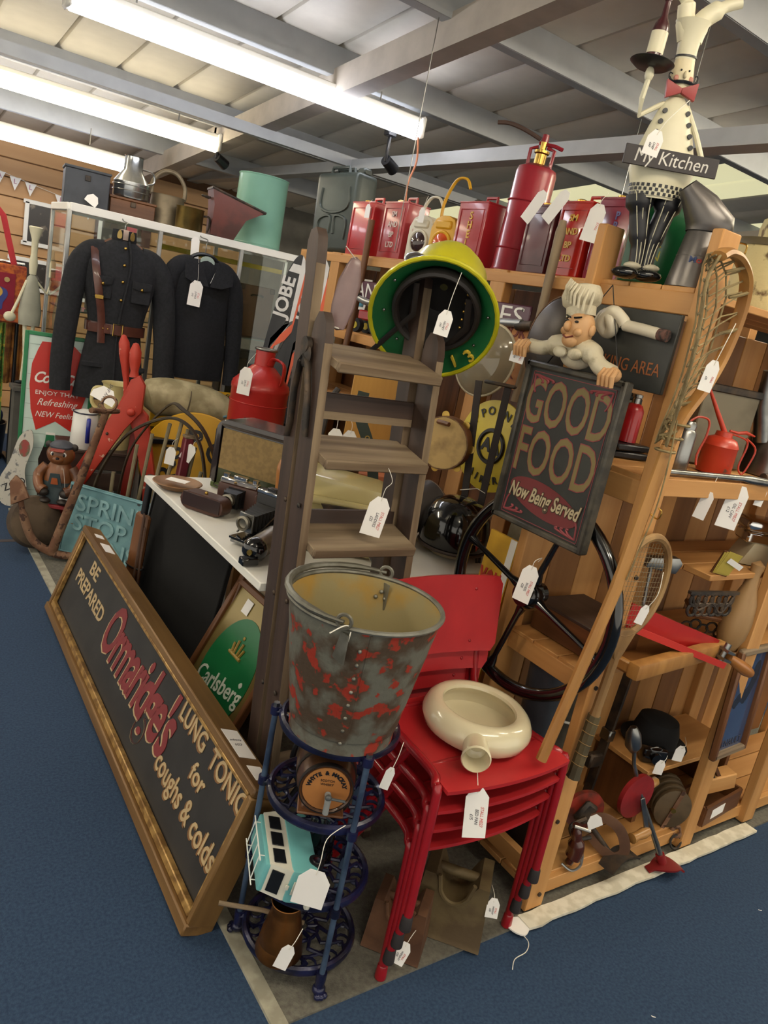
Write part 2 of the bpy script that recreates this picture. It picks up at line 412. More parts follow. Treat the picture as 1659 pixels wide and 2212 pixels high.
# ---- plant stand
bluei = mat('blue_cast_iron', '1b1e45', .3, .2, coat=.3, col2='12132b', scale=16, bump=.35)
rodm = mat('blue_rod', '4c5f78', .4, .3, col2='32415a', scale=12)
SC = (.90, 1.214)
t = thing('plant_stand', 'four tier round blue cast iron plant stand under the bucket', 'stand', (SC[0], SC[1], .009))
ang = [math.radians(a) for a in (143, 263, 23)]
for z, hide in ((.606, 0), (.426, 0), (.226, 0), (.05, 0)):
    g = G().torus(.128, .009, 40, 8, M=T(z=z), flat=(1, 1.3))
    tr = ob('tier', g, bluei, t)
    g = G().torus(.045, .005, 20, 6, M=T(z=z)).torus(.09, .004, 28, 6, M=T(z=z))
    for k in range(12):
        a = 2*PI*k/12
        g.tube([(r*math.cos(a+b), r*math.sin(a+b), z+.002) for r, b in ((.02, 0), (.045, .12), (.07, -.18), (.09, .05), (.11, .2), (.127, 0))], .005, 6)
        g.torus(.016, .0035, 10, 5, M=T(.108*math.cos(a+.26), .108*math.sin(a+.26), z))
    ob('lattice', g, bluei, tr)
    for a in ang:
        ob('lug', G().tube([(.125*math.cos(a), .125*math.sin(a), z), (.146*math.cos(a), .146*math.sin(a), z)], [.008, .012], 8).cyl((.146*math.cos(a), .146*math.sin(a), z-.01), (.146*math.cos(a), .146*math.sin(a), z+.01), .012, n=12), bluei, tr)
for a in ang:
    x, y = .146*math.cos(a), .146*math.sin(a)
    ob('rod', G().cyl((x, y, .035), (x, y, .615), .0068, n=12), rodm, t)
    ob('nut', G().cyl((x, y, .615), (x, y, .624), .0075, n=6), STEEL, t)
    g = G().ball((x, y, .014), (.016, .016, .014), 10).cyl((x, y, .02), (x, y, .045), .011, n=10)
    for b in (-.5, 0, .5): g.ball((x+.016*math.cos(a+b), y+.016*math.sin(a+b), .008), (.009, .009, .008), 8)
    ob('claw_foot', g, bluei, t)
# ---- bucket
bpaint = mat('bucket_paint', '6c6b60', .7, .3, col2='4f3f30', col3='9c3220', scale=15, lo=.42, hi=.56, bump=.6, detail=9)
bin_ = mat('bucket_inside', '968a62', .8, col2='a5843f', scale=7, lo=.45, hi=.6, bump=.3)
zinc = mat('zinc', '8b8a80', .5, .7, col2='6a675c', scale=12, bump=.3)
t = thing('bucket', 'old riveted metal bucket with flaking red paint on plant stand', 'bucket', (.882, 1.186, .627), (0, 0, 0))
R0, R1, HB = .111, .162, .297
n = 48
ob('body', G().lathe([(0, .012), (R0-.002, .012), (R0, 0), (R0+.003, 0), (R0+.004, .028), (R0+.0065, .030), (R0+.0075, .034), (R1, HB)], n), bpaint, t)
ob('lining', G().lathe([(0, .014), (R0, .014), (R1-.003, HB-.002)], n), bin_, t)
ob('rim', G().torus(R1, .0055, 56, 8, M=T(z=HB)), zinc, t)
sa = math.radians(236)
for k in range(8):
    f = .1+.75*k/7; r = R0+(R1-R0)*f
    ob('rivet', G().ball((r*math.cos(sa), r*math.sin(sa), HB*f), .0045, 8), zinc, t)
ob('seam', G().tube([((R0+(R1-R0)*f+.0008)*math.cos(sa+.1), (R0+(R1-R0)*f+.0008)*math.sin(sa+.1), HB*f) for f in (.1, .5, .98)], .0016, 5), bpaint, t)
e0, e1 = math.radians(222), math.radians(42)
for a in (e0, e1):
    x, y = math.cos(a), math.sin(a)
    e = ob('ear', G().box((x*(R1-.002), y*(R1-.002), HB-.04), (.004, .042, .06), M=ID).torus(.014, .004, 16, 6, M=T(x*(R1+.002), y*(R1+.002), HB+.012) @ Matrix.Rotation(a, 4, 'Z') @ T(ry=90)), zinc, t)
    for dz, dy in ((-.03, 0), (-.045, .012), (-.045, -.012)):
        ob('rivet', G().ball(((R1-.012)*math.cos(a+dy*6), (R1-.012)*math.sin(a+dy*6), HB+dz), .005, 8), zinc, e)
pts = [((R1+.004)*math.cos(e0+(e1-e0)*k/14), (R1+.004)*math.sin(e0+(e1-e0)*k/14), HB+.012+.002*math.sin(k/14*PI)) for k in range(15)]
ob('bail_handle', G().tube(pts, [.004, .005]+[.0075]*11+[.005, .004], 8), zinc, t)
x, y = (R1+.006)*math.cos(e0), (R1+.006)*math.sin(e0)
ob('string', G().tube(spline([(x-.03, y-.005, HB-.005), (x, y-.006, HB+.008), (x+.014, y-.008, HB), (x+.008, y-.012, HB-.03)], 5), .0013, 5), STRING, t)
# ---- whisky barrel
bw = mat('barrel_wood', '5a3a22', .3, col2='3a2416', scale=12, wood='y', coat=.3)
t = thing('whisky_barrel', 'miniature oak whisky barrel with tap on the second tier', 'barrel', (.868, 1.19, .452), (0, 0, -30))
prof = [(0, -.085), (.052, -.085), (.056, -.09), (.062, -.06), (.066, -.02), (.066, .02), (.062, .06), (.056, .09), (0, .085)]
Mb = T(0, 0, .078) @ T(rx=-90)
ob('body', G().lathe(prof, 28, M=Mb), bw, t)
for z in (-.085, -.04, .04, .085):
    r = .0585+.009*(1-(z/.085)**2)
    ob('hoop', G().lathe([(r-.002, -.006), (r, -.006), (r, .006), (r-.002, .006)], 28, M=Mb @ T(z=z)), mat('hoop_black', '1d1917', .4), t)
face = ob('head', G().lathe([(0, -.0875), (.050, -.0875), (.050, -.084)], 28, M=Mb), mat('barrel_head', 'a8703a', .45, col2='96602e', scale=6), t)
Mf = T(0, -.0882, .078)
arctext('lettering', 'WHYTE & MACKAY', BLACK, face, .038, 165, 15, .0125, M=Mf, ext=.0003, off=.0006)
text('lettering', 'SCOTCH', BLACK, face, Mf @ T(0, 0, .02) @ FRONT, .0075, .0003)
text('lettering', 'WHISKY', BLACK, face, Mf @ T(0, 0, .011) @ FRONT, .0075, .0003)
tp = ob('tap', G().cyl((.006, -.088, .066), (.006, -.112, .066), .007, n=12).cyl((.006, -.108, .07), (.006, -.108, .034), .0065, n=12), mat('grey_plastic', '8d908e', .4), t)
ob('tap_lever', G().cyl((.006, -.108, .071), (.042, -.108, .068), .003, n=8).ball((.006, -.108, .072), .0075, 10), mat('tap_dark', '4b4f50', .4), tp)
for s in (-1, 1): ob('cradle', G().box((0, s*.055, .009), (.085, .02, .018), bev=.003), BRW['x'], t)
ob('cradle_board', G().box((0, 0, .003), (.1, .15, .006), bev=.002), BRW['y'], t)
# ---- toy camper van
turq = mat('van_turquoise', '6fb3b4', .35, coat=.3, var=.05); cr = mat('van_cream', 'd8d5c6', .4, var=.05); dk = mat('van_glass', '17191c', .2, var=0)
t = thing('toy_van', 'turquoise and cream tin toy camper van on plant stand', 'toy van', (.872, 1.17, .296), (0, -80, -20)); t.scale = (1.05, 1.05, 1.05)
def vsec(y, w_, z0, z1): return [(-w_, y, z0), (w_, y, z0), (w_, y, z1), (-w_, y, z1)]
ob('lower_body', G().box((0, 0, .044), (.078, .19, .058), bev=.010, seg=2), turq, t)
up = ob('cabin', G().loft([vsec(-.09, .036, .07, .075), vsec(-.075, .034, .07, .118), vsec(.08, .034, .07, .118), vsec(.094, .036, .07, .075)]), cr, t)
ob('roof', G().box((0, 0, .121), (.066, .155, .012), bev=.005, seg=2), turq, t)
for s in (-1, 1):
    for k in range(3): ob('side_window', G().box((s*.0352, -.05+k*.05, .096), (.002, .04, .026), bev=.0008), dk, up)
ob('rear_window', G().box((0, 0, 0), (.05, .002, .026), M=T(0, -.084, .098, rx=-19)), dk, up)
ob('hatch', G().box((0, -.0955, .05), (.032, .002, .026), bev=.0009), cr, t); ob('number_plate', G().box((0, -.0965, .05), (.022, .002, .014), bev=.0009), dk, t)
ob('vent', G().box((0, -.0955, .074), (.012, .002, .008), bev=.0009), cr, t)
ob('bumper', G().box((0, -.1, .02), (.08, .012, .012), bev=.003), cr, t)
for sx in (-1, 1):
    for y in (-.055, .055):
        wv = ob('wheel', G().cyl((sx*.03, y, .017), (sx*.041, y, .017), .017, n=18), BLACK, t); ob('hub_cap', G().cyl((sx*.041, y, .017), (sx*.0425, y, .017), .009, n=12), CHROME, wv)
for k in range(4): ob('rack_bar', G().cyl((-.03, -.05+k*.035, .137), (.03, -.05+k*.035, .137), .0013, n=6), WHITE, t)
for s in (-1, 1): ob('rack_rail', G().cyl((s*.03, -.065, .137), (s*.03, .07, .137), .0015, n=6).cyl((s*.03, -.05, .125), (s*.03, -.05, .137), .0012, n=6).cyl((s*.03, .05, .125), (s*.03, .05, .137), .0012, n=6), WHITE, t)
# ---- black bottle and copper jug
t = thing('thermos_flask', 'small black flask with steel cap on the third tier', 'flask', (.925, 1.23, .243))
ob('body', G().lathe([(0, 0), (.033, 0), (.034, .01), (.032, .012), (.032, .13), (.026, .14), (0, .14)], 24), GLOSSBLK, t)
ob('cap', G().lathe([(.0, .14), (.020, .14), (.019, .158), (0, .162)], 20), CHROME, t)
cop = mat('old_copper', '8a5a2d', .35, .85, col2='5f3c1f', scale=9, bump=.2)
t = thing('copper_jug', 'small conical copper measure on the lowest tier', 'jug', (.82, 1.165, .066), (0, 0, 0))
ob('body', G().lathe([(0, .004), (.052, .002), (.054, 0), (.055, .006), (.049, .03), (.050, .032), (.047, .05), (.047, .052), (.035, .105), (.032, .115), (.036, .137), (.0345, .137), (.030, .115), (.047, .03), (0, .012)], 30), cop, t)
ob('rim_band', G().torus(.0355, .0016, 28, 6, M=T(z=.136)), cop, t)
one('bamboo_cane', G().tube([(0, 0, 0), (.1, .015, .004), (.2, .02, 0)], .0055, 8), OLDW['x'], 'short thin brown cane wedged between tonic sign and plant stand', 'cane', (.70, 1.26, .155), (0, 8, -36))
# ---- stack of four red school chairs
chred = mat('chair_red_ply', 'b5262a', .42, col2='a31e24', scale=5, bump=.05, amt=.7)
chtub = mat('chair_red_tube', '9a161f', .28, coat=.3, var=.06); rub = mat('rubber_foot', '2a2526', .7)
def chair(label, z, dy):
    t = thing('school_chair', label, 'chair', (1.247, 1.07+dy, z), group=None)
    def seat(u, v):
        x = (u-.5)*.385; y = -.035+v*.34
        r = .0
        return (x*(1-.10*v), y-.018*(1-(2*u-1)**2)*(1-v), .382-.012*math.sin(PI*v)*(1-(2*u-1)**2*.5)-.02*(1-v)**5*.6)
    s_ = ob('seat', G().sheet(seat, 14, 12, t=.009), chred, t)
    def back(u, v):
        x = (u-.5)*.385; y = .298+.03*v+.022*(1-(2*u-1)**2); zz = .50+v*.205
        k = .92 if v in (0, 1) else 1
        return (x*k, y, zz)
    if back: b = ob('backrest', G().sheet(back, 14, 10, t=.009), chred, t)
    for s in (-1, 1):
        for zz in (.53, .67): ob('rivet', G().ball((s*.11, .305+.03*(zz-.5)/.2, zz), .005, 8), chtub, b)
    for s in (-1, 1):
        p = spline([(s*.205, -.02, .012), (s*.203, -.015, .33), (s*.198, .0, .365), (s*.18, .05, .372), (s*.165, .25, .372), (s*.16, .30, .40), (s*.155, .325, .50), (s*.15, .348, .70)], 6)
        ob('leg_frame', G().tube(p, .0108, 10), chtub, t)
        ob('leg', G().tube([(s*.175, .13, .368), (s*.2, .32, .012)], .0108, 10), chtub, t)
        for x, y in ((s*.205, -.02), (s*.2005, .322)):
            ob('ferrule', G().lathe([(0, 0), (.014, 0), (.0145, .006), (.0128, .035), (.011, .038)], 12, M=T(x, y, .002)), rub if z > .02 else chtub, t)
    ob('crossbar', G().cyl((-.165, .28, .376), (.165, .28, .376), .009, n=10), chtub, t); ob('crossbar', G().cyl((-.17, .06, .366), (.17, .06, .366), .009, n=10), chtub, t)
    return t
chair('red plywood school chair at the bottom of the stack', .006, .0)
chair('red plywood school chair second up in the stack', .065, -.0135)
chair('red plywood school chair third up in the stack', .124, -.027)
chair('red plywood school chair on top of the stack holding bed pan', .183, -.0405)
# ---- bed pan
panm = mat('cream_ceramic', 'd9cfae', .16, coat=.5, var=.03)
t = thing('bed_pan', 'round cream ceramic bed pan lying on the top red chair', 'bed pan', (1.268, 1.165, .562), (0, 0, -8))
pf = [(0, .012), (.09, .012), (.102, .02), (.105, .035), (.1, .05), (.092, .058), (.088, .064), (.09, .071), (.099, .0755), (.112, .073), (.124, .062), (.132, .045), (.133, .032), (.125, .012), (.108, .001), (.09, 0), (0, 0)]
ob('bowl', G().lathe(pf, 44, M=T(s=(1.0, 1.08, 1))), panm, t)
Ms = T(-.07, -.105, .036, rz=-31) @ T(rx=90)
ob('spout', G().lathe([(.026, -.03), (.029, 0), (.031, .03), (.034, .062), (.031, .066), (.028, .058), (.024, .02), (0, .0)], 28, M=Ms), panm, t)
# ---- iron weights
wgt = mat('weight_brown', '6a5a3c', .6, .3, col2='57462e', scale=10, bump=.4); wgr = mat('weight_rust', '6b4a33', .7, .3, col2='573a28', scale=12, bump=.4)
def weight(loc, rz, s, m, label):
    t = thing('iron_weight', label, 'weight', loc, (0, 0, rz))
    # block with saddle shaped recess across the top
    secs = []
    for i in range(13):
        x = -.095+.19*i/12; top = .18-.07*max(0, 1-(x/.05)**2)**.5 if abs(x) < .05 else .18
        k = lambda z: 1-.13*(z/.18)
        secs.append([(x*s*1.0, -.062*s, .01*s), (x*s, -.07*s, 0), (x*s, .07*s, 0), (x*s, .062*s*k(0), .02*s), (x*s*k(top), .07*s*k(top), top*s), (x*s*k(top), -.07*s*k(top), top*s)])
    ob('block', G().loft(secs), m, t, )
    ob('lip', G().tube([(-.045*s+.09*s*i/10, -.062*s, (.183-.07*max(0, 1-((-.05+.1*i/10)/.05)**2)**.5)*s) for i in range(11)], .006*s, 6), m, t)
    ob('handle_bar', G().cyl((-.07*s, 0, .16*s), (.07*s, 0, .16*s), .0135*s, n=14), m, t)
weight((1.30, 1.12, .008), -48, 1.0, wgt, 'large olive brown iron weight with bar handle under the red chairs')
weight((1.135, 1.125, .008), -50, .78, wgr, 'smaller rusty iron weight with bar handle behind the red chair leg')
# ---- step ladder
t = thing('step_ladder', 'old dark wooden folding step ladder with worn treads', 'ladder', (1.10, 1.474, .008), (-5.2, 0, 0)); t.scale = (.9, .9, 1)
def stile(x, y, h, w_, d_, m, m2, name, tip):
    o = ob(name, G().prism([(-d_/2, 0), (d_/2, 0)] + [(d_/2*a, h+b) for a, b in tip], w_, M=T(x-w_/2, y+d_/2, 0, rz=90) @ T(y=-w_)), m, t, 30)
    ob('worn_edge', G().box((x, y+.0005, h/2), (w_*.96, .003, h*.97)), m2, o)
tipf = [(1, 0), (.8, .03), (.3, .052), (-.3, .052), (-.8, .03), (-1, 0)]
tipr = [(1, -.12), (.75, -.08), (.75, -.05), (.98, -.02), (.98, .03), (.6, .055), (-.3, .06), (-.8, .04), (-.98, .0), (-.98, -.08)]
for x in (-.19, .19):
    stile(x, .0, 1.42, .026, .075, DKW['z'], OLDW['z'], 'front_stile', tipf)
for x in (-.192, .175):
    stile(x, .092, 1.61, .03, .062, DKW['z'], OLDW['z'], 'rear_stile', tipr)
for z in (1.352, 1.118, .893, .668, .44, .22):
    Mt = T(0, -.03, z, rx=16)
    tr = ob('tread', G().box((0, .075, 0), (.354, .16, .022), M=Mt, bev=.002), OLDW['x'], t)
    ob('nosing', G().box((0, -.008, -.001), (.352, .012, .027), M=Mt, bev=.004), OLDW['x'], tr)
ob('top_crossbar', G().box((0, .085, 1.255), (.354, .022, .055), bev=.002), DKW['x'], t); ob('crossbar_edge', G().box((0, .075, 1.225), (.35, .004, .02)), OLDW['x'], t)
for z in (.95, .45): ob('rear_rail', G().box((0, .1, z), (.35, .02, .05), bev=.002), DKW['x'], t)
for z in (1.0, .75, .5):
    for y in (.02, .1): ob('bolt', G().ball((-.208, y, z), (.004, .007, .007), 8), DKIRON, t)
h = ob('iron_hinge', G().tube([(-.209, .03, 1.17), (-.213, .03, 1.2), (-.215, .035, 1.28), (-.215, .055, 1.35), (-.215, .075, 1.365), (-.215, .095, 1.35), (-.215, .112, 1.28), (-.215, .112, 1.2), (-.214, .125, 1.16)], .011, 6, flat=(1, .45)).cyl((-.207, .075, 1.39), (-.222, .075, 1.39), .02, n=16).ball((-.214, .075, 1.365), (.008, .03, .03), 10), DKIRON, t)
for y, z in ((.035, 1.28), (.032, 1.21), (.112, 1.28), (.112, 1.21), (.06, 1.35), (.09, 1.35)): ob('bolt', G().ball((-.22, y, z), .0045, 8), DKIRON, h)
# ---- fire helmet, hung open side to the room
yel = mat('helmet_yellow', 'c9c322', .3, coat=.3, col2='b0a91d', scale=5, amt=.5); grn = mat('helmet_green', '1d6a3a', .4, col2='165731', scale=4, amt=.6)
t = thing('fire_helmet', 'yellow fire helmet with green underside hung on the step ladder', 'helmet', (1.252, 1.64, 1.517), (40, 10, -34)); t.scale = (1.06, 1.06, 1.06)
def he(rx, rz, y, cz_=0, n_=36): return [(rx*math.cos(2*PI*i/n_), y, cz_+rz*math.sin(2*PI*i/n_)) for i in range(n_)]
g = G().loft([he(.158, .182, 0, -.02), he(.118, .128, .022, .004), he(.112, .122, .07, .006), he(.104, .112, .13, .01), he(.075, .08, .18, .014), he(.02, .022, .20, .016)], cap=False)
ob('shell', g, yel, t)
br = ob('brim_underside', G().loft([he(.157, .181, -.002, -.02), he(.120, .130, .012, .004), he(.104, .116, .028, .005)], cap=False), grn, t)
ob('rim', G().tube(he(.159, .183, -.001, -.02), .006, 8, True), yel, t)
lin_ = ob('liner', G().loft([he(.106, .116, .012, .005), he(.098, .108, .01, .005), he(.09, .1, .05, .006), he(.06, .07, .09, .01), he(.01, .01, .1, .01)], cap=False), mat('liner_black', '1b1817', .6, bump=.3), t)
ob('sweatband', G().tube(he(.103, .113, .006, .005), .009, 8, True, flat=(1, 1.6)), mat('leather_black', '231e1c', .5), lin_)
ob('strap', G().tube([(.06, .0, -.08), (.085, -.006, 0), (.06, .0, .08)], .008, 6, flat=(1, .3)).tube([(-.07, .01, .06), (-.05, -.004, -.02), (-.085, .0, -.11), (-.12, -.01, -.19)], .007, 6, flat=(1, .3)), mat('leather_black', '231e1c', .5), lin_)
for k in range(7): ob('stud', G().ball((.078-.004*k, .002, -.06+.025*k), .004, 8), BRASS, lin_)
for a in (200, 240, 300, 340, 20, 160): ob('stud', G().ball((.130*math.cos(math.radians(a)), .004, .14*math.sin(math.radians(a))), .004, 8), STEEL, br)
arctext('lettering', '313', mat('yellow_paint_letter', 'd8b93a', .6, var=.02), br, .148, 292, 328, .05, M=T(y=.0) @ Matrix.Diagonal((1, 1, 1.05, 1)), ext=.004, inside=True)
ob('badge', G().ball((-.075, .055, .10), (.03, .03, .012), 12, M=T(ry=-10)), CHROME, t)

# ================================================================== right hand side
# ---- steering wheel hung on the end of the shelving, faces -x
t = thing('steering_wheel', 'large black four spoke steering wheel hung on pine shelving end', 'steering wheel', (1.476, 1.282, .865), (0, 4, -86))
F = T(rx=90)
ob('rim', G().torus(.264, .0175, 56, 12, M=F), GLOSSBLK, t)
ob('hub', G().lathe([(0, -.03), (.03, -.03), (.042, -.012), (.045, .012), (.03, .02), (.028, .05), (.0, .05)], 24, M=T(rx=-90) @ T(z=-.005)), GLOSSBLK, t)
ob('horn_cap', G().lathe([(0, .03), (.028, .03), (.032, .02), (.03, .012), (0, .012)], 24, M=F @ T(z=0)), BLACK, t)
for k in range(4):
    a = math.radians(78+90*k); c, s = math.cos(a), math.sin(a)
    ob('spoke', G().tube([(.03*c, 0, .03*s), (.07*c, -.004, .07*s), (.215*c, -.002, .215*s), (.235*c, 0, .235*s), (.256*c, 0, .256*s)], [.018, .009, .0075, .012, .015], 10), GLOSSBLK, t)
# ---- GOOD FOOD sign
sg = mat('slate_paint', '2a2b29', .5, col2='343530', scale=6); pk = mat('sign_pink', '8c3f43', .6, var=.05); olive = mat('sign_olive', '7d6d42', .55, var=.06)
t = thing('food_sign', 'dark hanging food sign with a carved chef leaning over its top', 'sign', (1.437, 1.285, 1.035), (0, 0, -90))
W, Hs = .31, .42
ob('board', G().box((0, .01, Hs/2), (W, .016, Hs)), sg, t)
for c, s in (((0, .006, .008), (W+.012, .03, .016)), ((0, .006, Hs-.008), (W+.012, .03, .016)), ((-W/2, .006, Hs/2), (.016, .03, Hs)), ((W/2, .006, Hs/2), (.016, .03, Hs))):
    ob('frame_bar', G().box(c, s, bev=.004), mat('sign_frame', '33302a', .5, col2='4a453a', scale=30), t)
def line(x0, z0, x1, z1, m, r=.0016): return ob('pinstripe', G().box(((x0+x1)/2, .0015, (z0+z1)/2), (abs(x1-x0)+r, .0012, abs(z1-z0)+r)), m, t)
for a in ((-.135, .02, .135, .02), (-.135, .395, .135, .395), (-.135, .02, -.135, .395), (.135, .02, .135, .395)): line(*a, pk)
def gt(body, u, v, size, m, sh, y=.001, **k):
    text('lettering', body, sh, t, T(u, y+.0004, v) @ FRONT, size, .0004, off=.0035, **k); text('lettering', body, m, t, T(u, y, v) @ FRONT, size, .0005, off=.001, **k)
gt('GOOD', 0, .318, .162, olive, pk, sx=.56); gt('FOOD', 0, .19, .162, olive, pk, sx=.59)
ob('oval', G().prism(ell(.125, .042, 36), .0012, M=T(0, .0005, .085, ry=8)), mat('sign_oval_red', '6f2b2c', .6, var=.05), t)
gt('Now Being Served', 0, .088, .052, mat('sign_ivory', 'b5a684', .6, var=.03), mat('sign_shadow_brown', '4a3a2c', .6), y=-.0008, sx=.62, shear=.3)
for sx, sz in ((-1, 1), (1, 1), (-1, -1), (1, -1)):
    cx, c0 = sx*.128, .388 if sz > 0 else .027
    for k in range(3):
        ob('scroll', G().tube(spline([(cx, .001, c0), (cx-sx*(.02+.018*k), .001, c0-sz*.006), (cx-sx*(.032+.018*k), .001, c0-sz*(.016-.003*k)), (cx-sx*(.024+.018*k), .001, c0-sz*(.018-.003*k))], 4), [.001]+[.003]*11+[.001], 6, flat=(1, 1)), pk, t)
    ob('scroll', G().tube(spline([(cx, .001, c0), (cx-sx*.004, .001, c0-sz*.03), (cx-sx*.012, .001, c0-sz*.045)], 4), .0025, 6), pk, t)
ivory = mat('carved_ivory', 'c9bfa4', .5, col2='8f8468', scale=26, lo=.52, hi=.72, bump=.3); flesh = mat('carved_flesh', 'c79a6b', .5, col2='a8753f', scale=20, lo=.5, hi=.7)
fg = ob('chef_figure', G().tube(spline([(-.15, -.02, .455), (-.10, -.025, .455), (-.05, -.02, .47), (.0, -.015, .475), (.05, -.02, .465), (.09, -.025, .44), (.13, -.025, .43)], 5), [.018]*8+[.026]*14+[.02]*9, 10).ball((0, -.01, .455), (.05, .03, .035), 14), ivory, t)
ob('head', G().ball((.005, -.03, .515), (.036, .034, .046), 18).ball((.002, -.05, .485), (.022, .016, .017), 12), flesh, fg)
ob('nose', G().ball((0, -.066, .515), (.008, .012, .013), 10), flesh, fg)
for s in (-1, 1):
    ob('eye', G().ball((.004+s*.015, -.061, .528), (.006, .004, .003), 8), BLACK, fg); ob('eyebrow', G().tube([(.004+s*.006, -.063, .536), (.004+s*.024, -.057, .54)], .0022, 5), BLACK, fg)
    ob('ear', G().ball((.005+s*.037, -.028, .515), (.007, .01, .014), 10), flesh, fg)
    ob('cheek', G().ball((.004+s*.02, -.055, .505), (.012, .009, .01), 10), flesh, fg)
ob('mouth', G().tube([(-.012, -.062, .494), (.003, -.066, .489), (.018, -.061, .495)], .0022, 5), mat('mouth_red', '7a3a30', .6), fg)
ht = ob('chef_hat', G().lathe([(.037, 0), (.038, .022), (.048, .03), (.052, .05), (.045, .068), (.02, .076), (0, .076)], 20, M=T(-.004, -.026, .541, ry=-14, s=(1, .8, 1))), ivory, fg)
for k in range(9): ob('pleat', G().tube([(-.046+.01*k, -.068+.0012*(k-4)**2, .566+.004*(4-k)), (-.052+.011*k, -.073+.0016*(k-4)**2, .59+.004*(4-k)), (-.048+.010*k, -.06+.0012*(k-4)**2, .612+.003*(4-k))], .0035, 6), ivory, ht)
for s in (-1, 1):
    hx, hz = (-.155, .452) if s < 0 else (.135, .428)
    hd = ob('hand', G().ball((hx, -.03, hz), (.022, .018, .018), 12), flesh, fg)
    for k in range(4): ob('finger', G().tube([(hx-.016+.011*k, -.04, hz+.01), (hx-.017+.012*k, -.052, hz-.006), (hx-.016+.012*k, -.048, hz-.028)], [.006, .006, .005], 8), flesh, hd)
for s in (-1, 1): ob('bow_tie', G().ball((s*.024, -.045, .455), (.022, .01, .014), 10, M=ID), ivory, fg)
ob('hanging_cord', G().tube([(-.11, .012, Hs), (.0, .05, .63), (.12, .012, Hs)], .0016, 6), BLACK, t)
# ---- SMOKING AREA sign
t = thing('smoking_sign', 'black smoking area sign topped by a knotted cigarette', 'sign', (1.505, 1.22, 1.44), (0, 0, -90))
ob('board', G().box((0, .006, .09), (.27, .012, .18), bev=.002), sg, t)
text('lettering', 'SMOKING AREA', mat('sign_orange', '9c5a2c', .6), t, T(.0, -.0004, .05) @ FRONT, .042, .0006, sx=.78)
wc = mat('cigarette_white', 'd8cfb8', .4, var=.05)
ob('cigarette', G().tube([(.0, -.015, .138), (.05, -.015, .135), (.105, -.015, .13)], .0135, 12), wc, t)
ob('knot', G().tube(spline([(-.09, -.012, .12), (-.065, -.02, .155), (-.04, -.03, .15), (-.03, -.02, .125), (-.05, -.014, .115), (-.06, -.028, .135), (-.035, -.03, .165), (-.01, -.018, .15), (.0, -.015, .138)], 5), .0145, 10), wc, t)
ob('ash_tip', G().cyl((.1, -.015, .1305), (.122, -.015, .129), .0138, n=12), mat('ash', '6a4a40', .9, col2='3a3230', scale=90, bump=.5), t)
# ---- lacrosse stick
ash = mat('ash_wood', 'b58446', .45, col2='95652f', scale=10, wood='z', bump=.15); gut = mat('gut_string', '8f7d55', .75, col2='6f6040', scale=30)
t = thing('lacrosse_stick', 'wooden lacrosse stick with gut netting standing on top red chair', 'lacrosse stick', (0, 0, 0))
ob('shaft', G().tube([(1.338, 1.0, .572), (1.437, 1.004, 1.005), (1.466, 1.0, 1.34)], [.0135, .0145, .015], 8), ash, t)
ck = spline([(1.466, 1.0, 1.34), (1.49, 1.0, 1.41), (1.545, 1.005, 1.48), (1.585, 1.01, 1.56), (1.598, 1.01, 1.65), (1.575, 1.005, 1.715), (1.52, 1.0, 1.748), (1.46, .99, 1.75), (1.42, .98, 1.735)], 5)
ob('crook', G().tube(ck, .0135, 8, flat=(.75, 1.25)), ash, t)
lw = [(1.41, .98, 1.735), (1.385, .975, 1.68), (1.40, .97, 1.58), (1.415, .975, 1.48), (1.428, .985, 1.40), (1.44, .995, 1.34)]
for d in (0, .008, .016): ob('gut_wall', G().tube(spline([(x+d, y-.01+d, z) for x, y, z in lw], 4), .0022, 5), gut, t)
g = G(); rn = random.Random(4)
A = [Vector(v) for v in spline(lw, 3)]; B = [Vector(ck[int(2+i*(len(ck)-6)/(len(A)-1))]) for i in range(len(A))][::-1]
for i in range(len(A)-1):
    a = A[i]; b = B[i]
    for da in (0, 1):
        b2 = B[min(i+da, len(B)-1)]; pm = a.lerp(b2, .5)+Vector((0, .03, -.02))
        g.tube([a, a.lerp(b2, .28)+Vector((0, .018, rn.uniform(-.012, .004))), pm, a.lerp(b2, .74)+Vector((0, .02, rn.uniform(-.012, .004))), b2], .0021, 4)
nt_ = ob('netting', g, gut, t); nt_['kind'] = 'stuff'
for f in (.2, .4, .6, .8):
    g = G().tube([A[int((len(A)-1)*q)].lerp(B[int((len(B)-1)*q)], f)+Vector((0, .024, 0)) for q in (0, .15, .3, .45, .6, .75, .9, 1)], .0022, 5)
    ob('thong', g, gut, t)
for i in range(3, len(ck)-3, 5): ob('lacing', G().tube([ck[i]+Vector((0, -.012, 0)), ck[i]+Vector((-.02, .0, -.012)), ck[i]+Vector((-.035, .012, -.02))], .004, 6), gut, t)
ob('tail_cord', G().tube(spline([(1.45, .985, 1.40), (1.45, .975, 1.3), (1.46, .98, 1.2), (1.45, .985, 1.1), (1.437, .985, 1.03)], 5), .0018, 5), gut, t)
for z in (1.33, 1.36, 1.39): ob('binding', G().torus(.021, .003, 14, 5, M=T(1.458+(z-1.33)*.4, .998, z)), gut, t)
